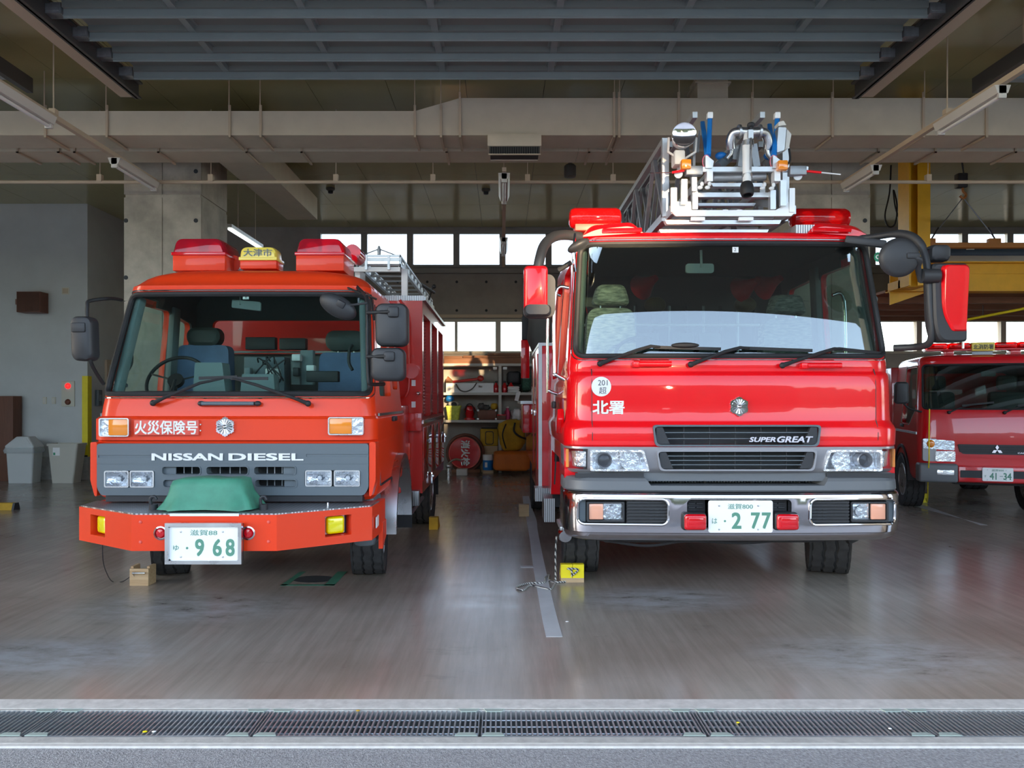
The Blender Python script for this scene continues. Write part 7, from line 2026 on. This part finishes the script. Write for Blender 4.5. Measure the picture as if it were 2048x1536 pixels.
# ================================================================== LEFT SIDE OF THE BAY
Yw = YW
t = thing('litter_bin', 'pale grey bin with a gabled swing lid beside the brown cabinet', 'bin', (PX(40, 13.25), 13.25, 0))
y = 13.25
x0, x1 = PX(12, y), PX(68, y)
M['bin_grey'] = pbr('pale_grey_bin_plastic', (0.55, 0.57, 0.56), 0.5)
M['bin_beige'] = pbr('beige_bin_plastic', (0.52, 0.50, 0.43), 0.5)
B().prism(rrect(x0 + .03, x1 - .04, y, y + 0.27, 0.03), 'xy', 0, 0.61, rrect(x0, x1, y - .02, y + 0.28, 0.03)).obj('bin', 'bin_grey', t)
B().loft([[(a, b_, 0.61) for a, b_ in rrect(x0 - .01, x1 + .01, y - .03, y + .29, 0.03)], [(a, b_, 0.66) for a, b_ in rrect(x0 - .01, x1 + .01, y - .03, y + .29, 0.03)], [(a, b_, 0.82) for a, b_ in rrect(x0 + .16, x1 - .12, y + .02, y + .25, 0.03)]]).obj('lid', 'bin_grey', t)
b = B()
b.raw([(x0 + 0.28, y - .028, 0.69), (x1 - 0.06, y - .028, 0.69), (x1 - 0.14, y + 0.005, 0.80), (x0 + 0.26, y + .005, 0.80), (x0 + 0.28, y - .018, 0.69), (x1 - 0.06, y - .018, 0.69), (x1 - 0.14, y + 0.015, 0.80), (x0 + 0.26, y + .015, 0.80)], [(0, 1, 2, 3), (7, 6, 5, 4), (0, 4, 5, 1), (1, 5, 6, 2), (2, 6, 7, 3), (3, 7, 4, 0)])
b.obj('flap', 'bin_grey', t, 0)
b = B()
rg = []
for z, d in ((0.63, 0.015), (0.58, 0.03), (0.53, 0.02)):
    rg.append([(a + 0.012 * noise.noise((a * 9, b_ * 9, z * 20)), b_ + 0.01 * noise.noise((a * 9, b_ * 9, z * 30)), z + 0.015 * noise.noise((a * 12, b_ * 5, 3))) for a, b_ in rrect(x0 - d, x1 + d, y - .03 - d, y + .29 + d, 0.04, 6)])
M['liner'] = glassy('clear_bin_liner', (0.9, 0.92, 0.92), 1.4, 0.15, (0.7, 0.72, 0.72), 0.35)
b.loft(rg, cap=False).obj('liner', 'liner', t, 60)
t = thing('litter_bin', 'beige open-topped bin with a small label under the alarm panel', 'bin', (PX(126, 13.25), 13.25, 0))
x0, x1 = PX(96, y), PX(156, y)
B().prism(rrect(x0 + .06, x1 - .09, y, y + 0.27, 0.03), 'xy', 0, 0.66, rrect(x0, x1, y - .02, y + 0.28, 0.03)).obj('bin', 'bin_beige', t)
B().frame(rrect(x0 - .015, x1 + .01, y - .035, y + .295, 0.03), rrect(x0 + .02, x1 - .02, y, y + .26, 0.02), 'xy', 0.66, 0.70).obj('rim', 'bin_beige', t)
B().box(x0 + .02, x1 - .02, y + .01, y + .25, 0.66, 0.68).obj('liner', 'bin_grey', t, 0)
lb_ = B().box(PX(107, y), PX(121, y), y - .022, y - .005, PZ(911, y), PZ(895, y)).obj('bin_label', 'white', t, 0)
B().box(PX(108, y), PX(112, y), y - .024, y - .022, PZ(910, y), PZ(905, y)).obj('label_mark', 'green', lb_, 0)
t = thing('alarm_panel', 'cream wall panel with two round red fire alarm lamps', 'alarm panel', (PX(137, Yw), Yw, PZ(813, Yw)))
M['cream'] = pbr('cream_panel', (0.62, 0.60, 0.50), 0.5)
B().box(PX(124, Yw), PX(150, Yw), Yw - 0.02, Yw - .001, PZ(813, Yw), PZ(762, Yw), 0.004).obj('plate', 'cream', t)
for py, em in ((772, 0.9), (804, 0.0)):
    m_ = pbr('alarm_lamp', (0.7, 0.01, 0.01), 0.25, emit=(1, 0.02, 0.02) if em else None, estr=em)
    B().lathe([(0.055, 0), (0.05, -0.015), (0.03, -0.03), (0.0, -0.034)], (PX(137, Yw), Yw - .02, PZ(py, Yw)), (0, 1, 0), 20).obj('alarm_lamp', m_ if em else 'leather', t)
for px, lab in ((90, 'white wall socket next to the cabinet side of the alarm panel'), (108, 'white wall socket closest to the alarm panel')):
    t = thing('wall_socket', lab, 'socket', (PX(px, Yw), Yw, PZ(808, Yw)))
    B().box(PX(px - 4, Yw), PX(px + 4, Yw), Yw - .012, Yw - .001, PZ(808, Yw), PZ(794, Yw), 0.003).obj('plate', 'cream', t)
    B().box(PX(px - 1.6, Yw), PX(px + 1.6, Yw), Yw - .016, Yw - .012, PZ(806, Yw), PZ(796, Yw)).obj('insert', 'tube_white', t, 0)
t = thing('vent_cover', 'small square beige cover plate high on the grey wall', 'vent', (PX(131, Yw), Yw, PZ(589, Yw)))
B().box(PX(124, Yw), PX(139, Yw), Yw - .012, Yw - .001, PZ(589, Yw), PZ(575, Yw), 0.003).obj('plate', 'cream', t)
B().box(PX(126, Yw), PX(137, Yw), Yw - .018, Yw - .012, PZ(587, Yw), PZ(577, Yw), 0.002).obj('cover', 'beige', t)
t = thing('key_box', 'smoked brown wall box with a see-through front on the grey wall', 'wall box', (PX(58, Yw), Yw, PZ(625, Yw)))
KB = Yw - 0.25
M['smoked'] = glassy('smoked_acrylic', (0.42, 0.24, 0.18), 1.5, 0.02, (0.20, 0.09, 0.06), 0.45)
x0, x1, z0, z1 = PX(33, KB), PX(80, KB), PZ(624, KB), PZ(577, 13.25)
B().frame([(x0, z0), (x1, z0), (x1, z1), (x0, z1)], [(x0 + .012, z0 + .012), (x1 - .012, z0 + .012), (x1 - .012, z1 - .012), (x0 + .012, z1 - .012)], 'xz', KB, Yw - .001).obj('case', 'leather', t, 0)
B().box(x0 + .01, x1 - .01, KB - .005, KB, z0 + .01, z1 - .01).obj('door', 'smoked', t, 0)
B().box(x0 + .012, x1 - .012, Yw - .03, Yw - .002, z0 + .012, z1 - .012).obj('back', 'beige', t, 0)
B().ell((x0 + .19, KB + .1, z0 + .07), (0.04, 0.04, 0.05), 12, 8).obj('bell', 'alu', t)
B().box(x0 - .02, x0, KB, KB + .05, (z0 + z1) / 2 - .05, (z0 + z1) / 2 + .05).obj('hinge', 'leather', t, 0)
B().box(x0 + .25, x0 + .35, KB + .15, KB + .19, z0 + .15, z0 + .27).obj('key_tag', 'white', t, 0)
t = thing('corner_guard', 'tall yellow corner guard on the edge of the grey wall', 'corner guard', (XW, Yw, 0.42))
xa = PX(165, Yw)
B().box(xa, XW + .012, Yw - .015, Yw - .001, 0.42, PZ(752, Yw)).box(XW + .001, XW + .012, Yw - .001, Yw + .12, 0.42, PZ(752, Yw)).obj('angle', 'yellow', t, 0)
B().box(xa, XW + .012, Yw - .018, Yw - .014, 0.42, 0.45).obj('foot_strip', 'dark', t, 0)
t = thing('wooden_cabinet', 'dark brown wooden cabinet side at the picture edge by the bins', 'cabinet', (PX(0, 13.58), 13.7, 0))
B().box(PX(-60, 13.58), PX(26, 13.58), 13.58, YW - .035, 0.0, PZ(792, 13.58), 0.006).obj('body', 'cabinet', t)
B().box(PX(-58, 13.58), PX(-20, 13.58), 13.565, 13.58, 0.08, PZ(800, 13.58)).obj('door', 'cabinet', t, 0)
B().cyl((PX(-24, 13.58), 13.55, 0.8), (PX(-24, 13.58), 13.565, 0.8), 0.02, n=10).obj('knob', 'steel', t)
# door in the recess wall behind the orange truck's mirror
t = thing('door_4', None, None, (XW, 14.9, 0), kind='structure')
M['door_grey'] = pbr('steel_door_paint', (0.5, 0.5, 0.46), 0.3)
B().box(XW, XW + .03, 14.55, 15.45, 0.0, 2.15).obj('door_leaf', 'door_grey', t, 0)
B().box(XW, XW + .045, 14.47, 14.55, 0, 2.25).box(XW, XW + .045, 15.45, 15.53, 0, 2.25).box(XW, XW + .045, 14.55, 15.45, 2.15, 2.25).obj('door_frame', 'beige', t, 0)
B().box(XW + .03, XW + .07, 14.63, 14.68, 0.95, 1.12, 0.008).obj('handle', 'steel', t)
t = thing('switch_box', 'narrow grey switch box on the recess wall beside the yellow guard', 'switch box', (XW, 14.2, 1.36))
B().box(XW + .001, XW + .07, 14.12, 14.26, 1.36, 1.66, 0.006).obj('box', 'grille', t)
B().box(XW + .07, XW + .078, 14.15, 14.23, 1.45, 1.57, 0.003).obj('cover', 'alu_dk', t)

# ================================================================== WHEEL CHOCKS, ROPES, TAPE
def chock(nm, lab, x0, x1, y0, y1, h, top, side, base=0.0, grp='wheel chocks'):
    t = thing(nm, lab, 'wheel chock', ((x0 + x1) / 2, (y0 + y1) / 2, 0), grp)
    if base:
        B().prism([(y0, 0), (y1 + .12, 0), (y1 + .12, base), (y0, base)], 'yz', x0, x1).obj('base', 'wood', t, 0)
    B().prism([(y0, base), (y1 + .12, base), (y1 + 0.10, base + 0.02), (y0 + (y1 - y0) * 0.6, h), (y0, h)], 'yz', x0, x1).obj('wedge', top, t, 0)
    return t
y0 = 5.93
t = thing('wheel_chock', 'bare wooden chock with a metal bar handle at the orange truck front tyre', 'wheel chock', (PX(282, y0), y0 + .1, 0), 'wheel chocks')
xa, xb = PX(259, y0), PX(297, y0)
B().box(xa, xb, y0, y0 + 0.02, 0, 0.135, 0.003).obj('front_board', 'wood', t, 0)
B().box(xa, xa + .022, y0 + 0.02, y0 + 0.13, 0, 0.15).obj('side_board', 'wood', t, 0)
B().box(xb - .022, xb, y0 + 0.02, y0 + 0.13, 0, 0.15).obj('side_board', 'wood', t, 0)
B().prism([(y0 + .02, 0), (y0 + .18, 0), (y0 + .08, 0.12), (y0 + .02, 0.12)], 'yz', xa + .022, xb - .022).obj('wedge', 'wood', t, 0)
B().cyl((xa + .03, y0 - .015, 0.105), (xb - .02, y0 - .015, 0.105), 0.008, n=10).cyl((xa + .035, y0 - .015, 0.105), (xa + .035, y0 + .01, 0.07), 0.006, n=8).obj('bar_handle', 'chrome', t)
y0 = 6.04
xa, xb = PX(1122, y0), PX(1168, y0)
t = thing('wheel_chock', 'bright yellow chock on a pale wood base against the ladder truck front tyre', 'wheel chock', ((xa + xb) / 2, y0, 0), 'wheel chocks')
B().box(xa, xb, y0, y0 + 0.16, 0.0, 0.036).obj('base', 'wood', t, 0)
for u, v in ((xa, (xa + xb) / 2 - .002), ((xa + xb) / 2 + .002, xb)):
    B().prism([(y0, 0.036), (y0 + .15, 0.036), (y0 + 0.06, 0.145), (y0, 0.145)], 'yz', u, v).obj('wedge', 'yellow', t, 0)
y0 = 8.50
xa, xb = PX(858, y0), PX(876, y0)
chock('wheel_chock', 'wooden chock with faded yellow face behind the orange truck mud flap', xa, xb, y0, y0 + .15, 0.14, 'mustard', 'wood')
y0 = 9.45
xa, xb = PX(1038, y0), PX(1058, y0)
chock('wheel_chock', 'dull brown chock lying beside the ladder truck rear wheels', xa, xb, y0, y0 + .18, 0.15, 'wood', 'wood')
y0 = 10.75
xa, xb = PX(1843, y0), PX(1855, y0)
t3c = thing('wheel_chock', 'small yellow chock by the deep red truck, tied to a yellow cord', 'wheel chock', ((xa + xb) / 2, y0, 0), 'wheel chocks')
B().box(xa, xb, y0, y0 + .02, 0.0, 0.13).obj('face', 'yellow', t3c, 0)
B().prism([(y0 + .02, 0), (y0 + .25, 0), (y0 + .06, 0.12), (y0 + .02, 0.13)], 'yz', xa - 0.04, xb).obj('wedge', 'yellow', t3c, 0)
y0 = 10.0
xa, xb = PX(-14, y0), PX(27, y0)
t = thing('wheel_chock', 'yellow beam chock with black end at the picture edge below the cabinet', 'wheel chock', ((xa + xb) / 2, y0, 0), 'wheel chocks')
B().prism([(y0, 0), (y0 + .14, 0), (y0 + .11, 0.09), (y0 + .03, 0.09)], 'yz', xa, xb - .03).obj('body', 'mustard', t, 0)
B().prism([(y0, 0), (y0 + .14, 0), (y0 + .11, 0.09), (y0 + .03, 0.09)], 'yz', xb - .03, xb).obj('end_cap', 'dark', t, 0)
# yellow cord on the third truck
t = thing('cord', 'thin yellow cord hanging from the deep red truck mirror to its chock', 'cord', W(1857, 820, 9.4))
B().tube(smoothpath([W(1859, 818, 9.30), W(1858, 870, 9.30), W(1858, 920, 9.32), (PX(1856, 9.6), 9.6, 0.45), (PX(1855, 10.2), 10.2, 0.10), (PX(1852, 10.72), 10.72, 0.06)], 6), 0.007, 6).obj('cord', 'yellow', t)
# black and white rope
def rope_mat():
    m, nt, out = _nt('black_white_rope')
    p = nt.nodes.new('ShaderNodeBsdfPrincipled'); p.inputs['Roughness'].default_value = 0.85
    tc = nt.nodes.new('ShaderNodeTexCoord'); w = nt.nodes.new('ShaderNodeTexWave')
    w.wave_type = 'BANDS'; w.bands_direction = 'DIAGONAL'; w.inputs['Scale'].default_value = 22
    nt.links.new(tc.outputs['Object'], w.inputs['Vector'])
    r = nt.nodes.new('ShaderNodeValToRGB'); r.color_ramp.interpolation = 'CONSTANT'
    r.color_ramp.elements[0].color = (0.03, 0.03, 0.035, 1); r.color_ramp.elements[1].color = (0.55, 0.54, 0.5, 1); r.color_ramp.elements[1].position = 0.45
    nt.links.new(w.outputs[0], r.inputs[0]); nt.links.new(r.outputs[0], p.inputs[0]); nt.links.new(p.outputs[0], out.inputs[0])
    return m
M['rope'] = rope_mat()
def gnd(px, py, z=0.008):
    y = (EYE - z) * FPX / (py - HY)
    return Vector((PX(px, y), y, z))
t = thing('rope', 'black and white twisted rope looping over the floor tape to the yellow chock', 'rope', gnd(1085, 1170))
path = [W(1113, 1073, 5.85), W(1111, 1110, 5.95), gnd(1111, 1160, 0.02), gnd(1107, 1172), gnd(1100, 1178), gnd(1080, 1174), gnd(1060, 1170), gnd(1047, 1180), gnd(1035, 1178), gnd(1036, 1172), gnd(1060, 1166), gnd(1088, 1165), gnd(1091, 1155), gnd(1098, 1150), gnd(1098, 1160), gnd(1112, 1164), gnd(1130, 1163), gnd(1140, 1159, 0.012), W(1144, 1150, 6.03), W(1142, 1140, 6.03), W(1135, 1137, 6.03), W(1156, 1139, 6.03), W(1146, 1150, 6.03)]
B().tube(smoothpath(path, 6), 0.0075, 7).obj('rope', 'rope', t)
t = thing('chain', 'thin dark chain hanging from the orange bumper to the wooden chock', 'chain', W(205, 1130, 5.2))
pts = smoothpath([W(205, 1082, 5.2), W(206, 1120, 5.25), W(213, 1145, 5.5), gnd(225, 1163), gnd(245, 1163), W(262, 1152, 6.0)], 8)
for i in range(0, len(pts) - 1):
    c = (pts[i] + pts[i + 1]) / 2
    d = (pts[i + 1] - pts[i])
    B().tube([pts[i], pts[i + 1]], 0.0035, 5).obj('chain_link', 'dark', t)
# floor tape: long wavering strip, a cross piece and painted lines
def gstrip(name, lab, left, right, mat, z=0.003, cat='floor tape', kind=None):
    L_ = smoothpath([gnd(*p, z) for p in left], 5); R_ = smoothpath([gnd(*p, z) for p in right], 5)
    lo = [Vector((p.x, p.y, 0.0005)) for p in L_]; ro = [Vector((p.x, p.y, 0.0005)) for p in R_]
    b = B().loft([[L_[i], R_[i], ro[i], lo[i]] for i in range(len(L_))])
    o = b.obj(name, mat, None, 0)
    return tag(o, lab, cat)
gstrip('floor_tape', 'long wavering pale tape line on the floor beside the ladder truck', [(1045, 992), (1047, 1010), (1053, 1040), (1059, 1075), (1066, 1130), (1076, 1190), (1084, 1235), (1092, 1273)], [(1058, 992), (1064, 1015), (1073, 1040), (1075, 1058), (1082, 1095), (1094, 1150), (1109, 1215), (1125, 1273)], 'tape')
gstrip('floor_tape', 'short pale tape stub crossing the long tape line', [(1042, 1133), (1042, 1135)], [(1067, 1133), (1067, 1137)], 'tape', 0.002) if False else None
o = B().box(PX(1041, 6.6), PX(1068, 6.6), 6.57, 6.64, 0.0005, 0.003).obj('floor_tape', 'tape', None, 0)
tag(o, 'short pale tape stub joining the long tape line at a corner', 'floor tape')
M['paint_line'] = pbr('faded_floor_paint', (0.42, 0.42, 0.42), 0.5, var=0.2)
tag(gstrip('floor_line', None, [(1785, 997), (1850, 1018), (1975, 1050)], [(1785, 991), (1850, 1011), (1960, 1050)], 'paint_line', 0.002, None), kind='structure')
# green tape square under the orange truck
t = thing('tape_square', 'dark green tape square around a drain patch under the orange truck', 'floor tape', gnd(625, 1157, 0))
ga, gb_, gc, gd = gnd(560, 1171, .002), gnd(668, 1171, .002), gnd(694, 1143, .002), gnd(600, 1143, .002)
def gq(p, q, w):
    d = (q - p).normalized(); n = Vector((-d.y, d.x, 0)) * w
    return B().raw([p, q, q + n, p + n, p - Vector((0, 0, .0015)), q - Vector((0, 0, .0015)), q + n - Vector((0, 0, .0015)), p + n - Vector((0, 0, .0015))], [(0, 1, 2, 3), (7, 6, 5, 4), (0, 4, 5, 1), (1, 5, 6, 2), (2, 6, 7, 3), (3, 7, 4, 0)])
for p, q, w in ((ga, gb_, 0.04), (gb_, gc, 0.08), (gd, ga, 0.05)):
    gq(p, q, w).obj('tape', 'tape_green', t, 0)
c = gnd(628, 1158, 0.001)
B().prism(circ(c.x, c.y, 0.17, 24, 0.12), 'xy', 0.0005, 0.0012).obj('drain_patch', 'pit', t, 0)
# bits lying about
for i, (px, py, r, m_, lab) in enumerate(((1476, 1445, 0.008, 'yellow', 'small yellow leaf on the grating below the ladder truck plate'), (290, 1463, 0.011, 'yellow', 'yellow leaf on the grating below the orange truck'), (308, 1463, 0.010, 'white', 'white scrap on the grating beside a yellow leaf'),
                                     (716, 1421, 0.010, 'mustard', 'brownish leaf at the grating edge before the truck gap'), (1780, 1457, 0.008, 'white', 'white scrap on the grating at the crane side'), (1134, 1243, 0.012, 'white', 'white scrap on the floor beside the tape line end'))):
    p = gnd(px, py, 0.004)
    t = thing('fallen_leaf' if m_ != 'white' else 'paper_scrap', lab, 'leaf' if m_ != 'white' else 'scrap', p)
    B().ell(p, (r, r * 0.8, 0.003), 10, 6).obj('blade' if m_ != 'white' else 'scrap', m_, t)
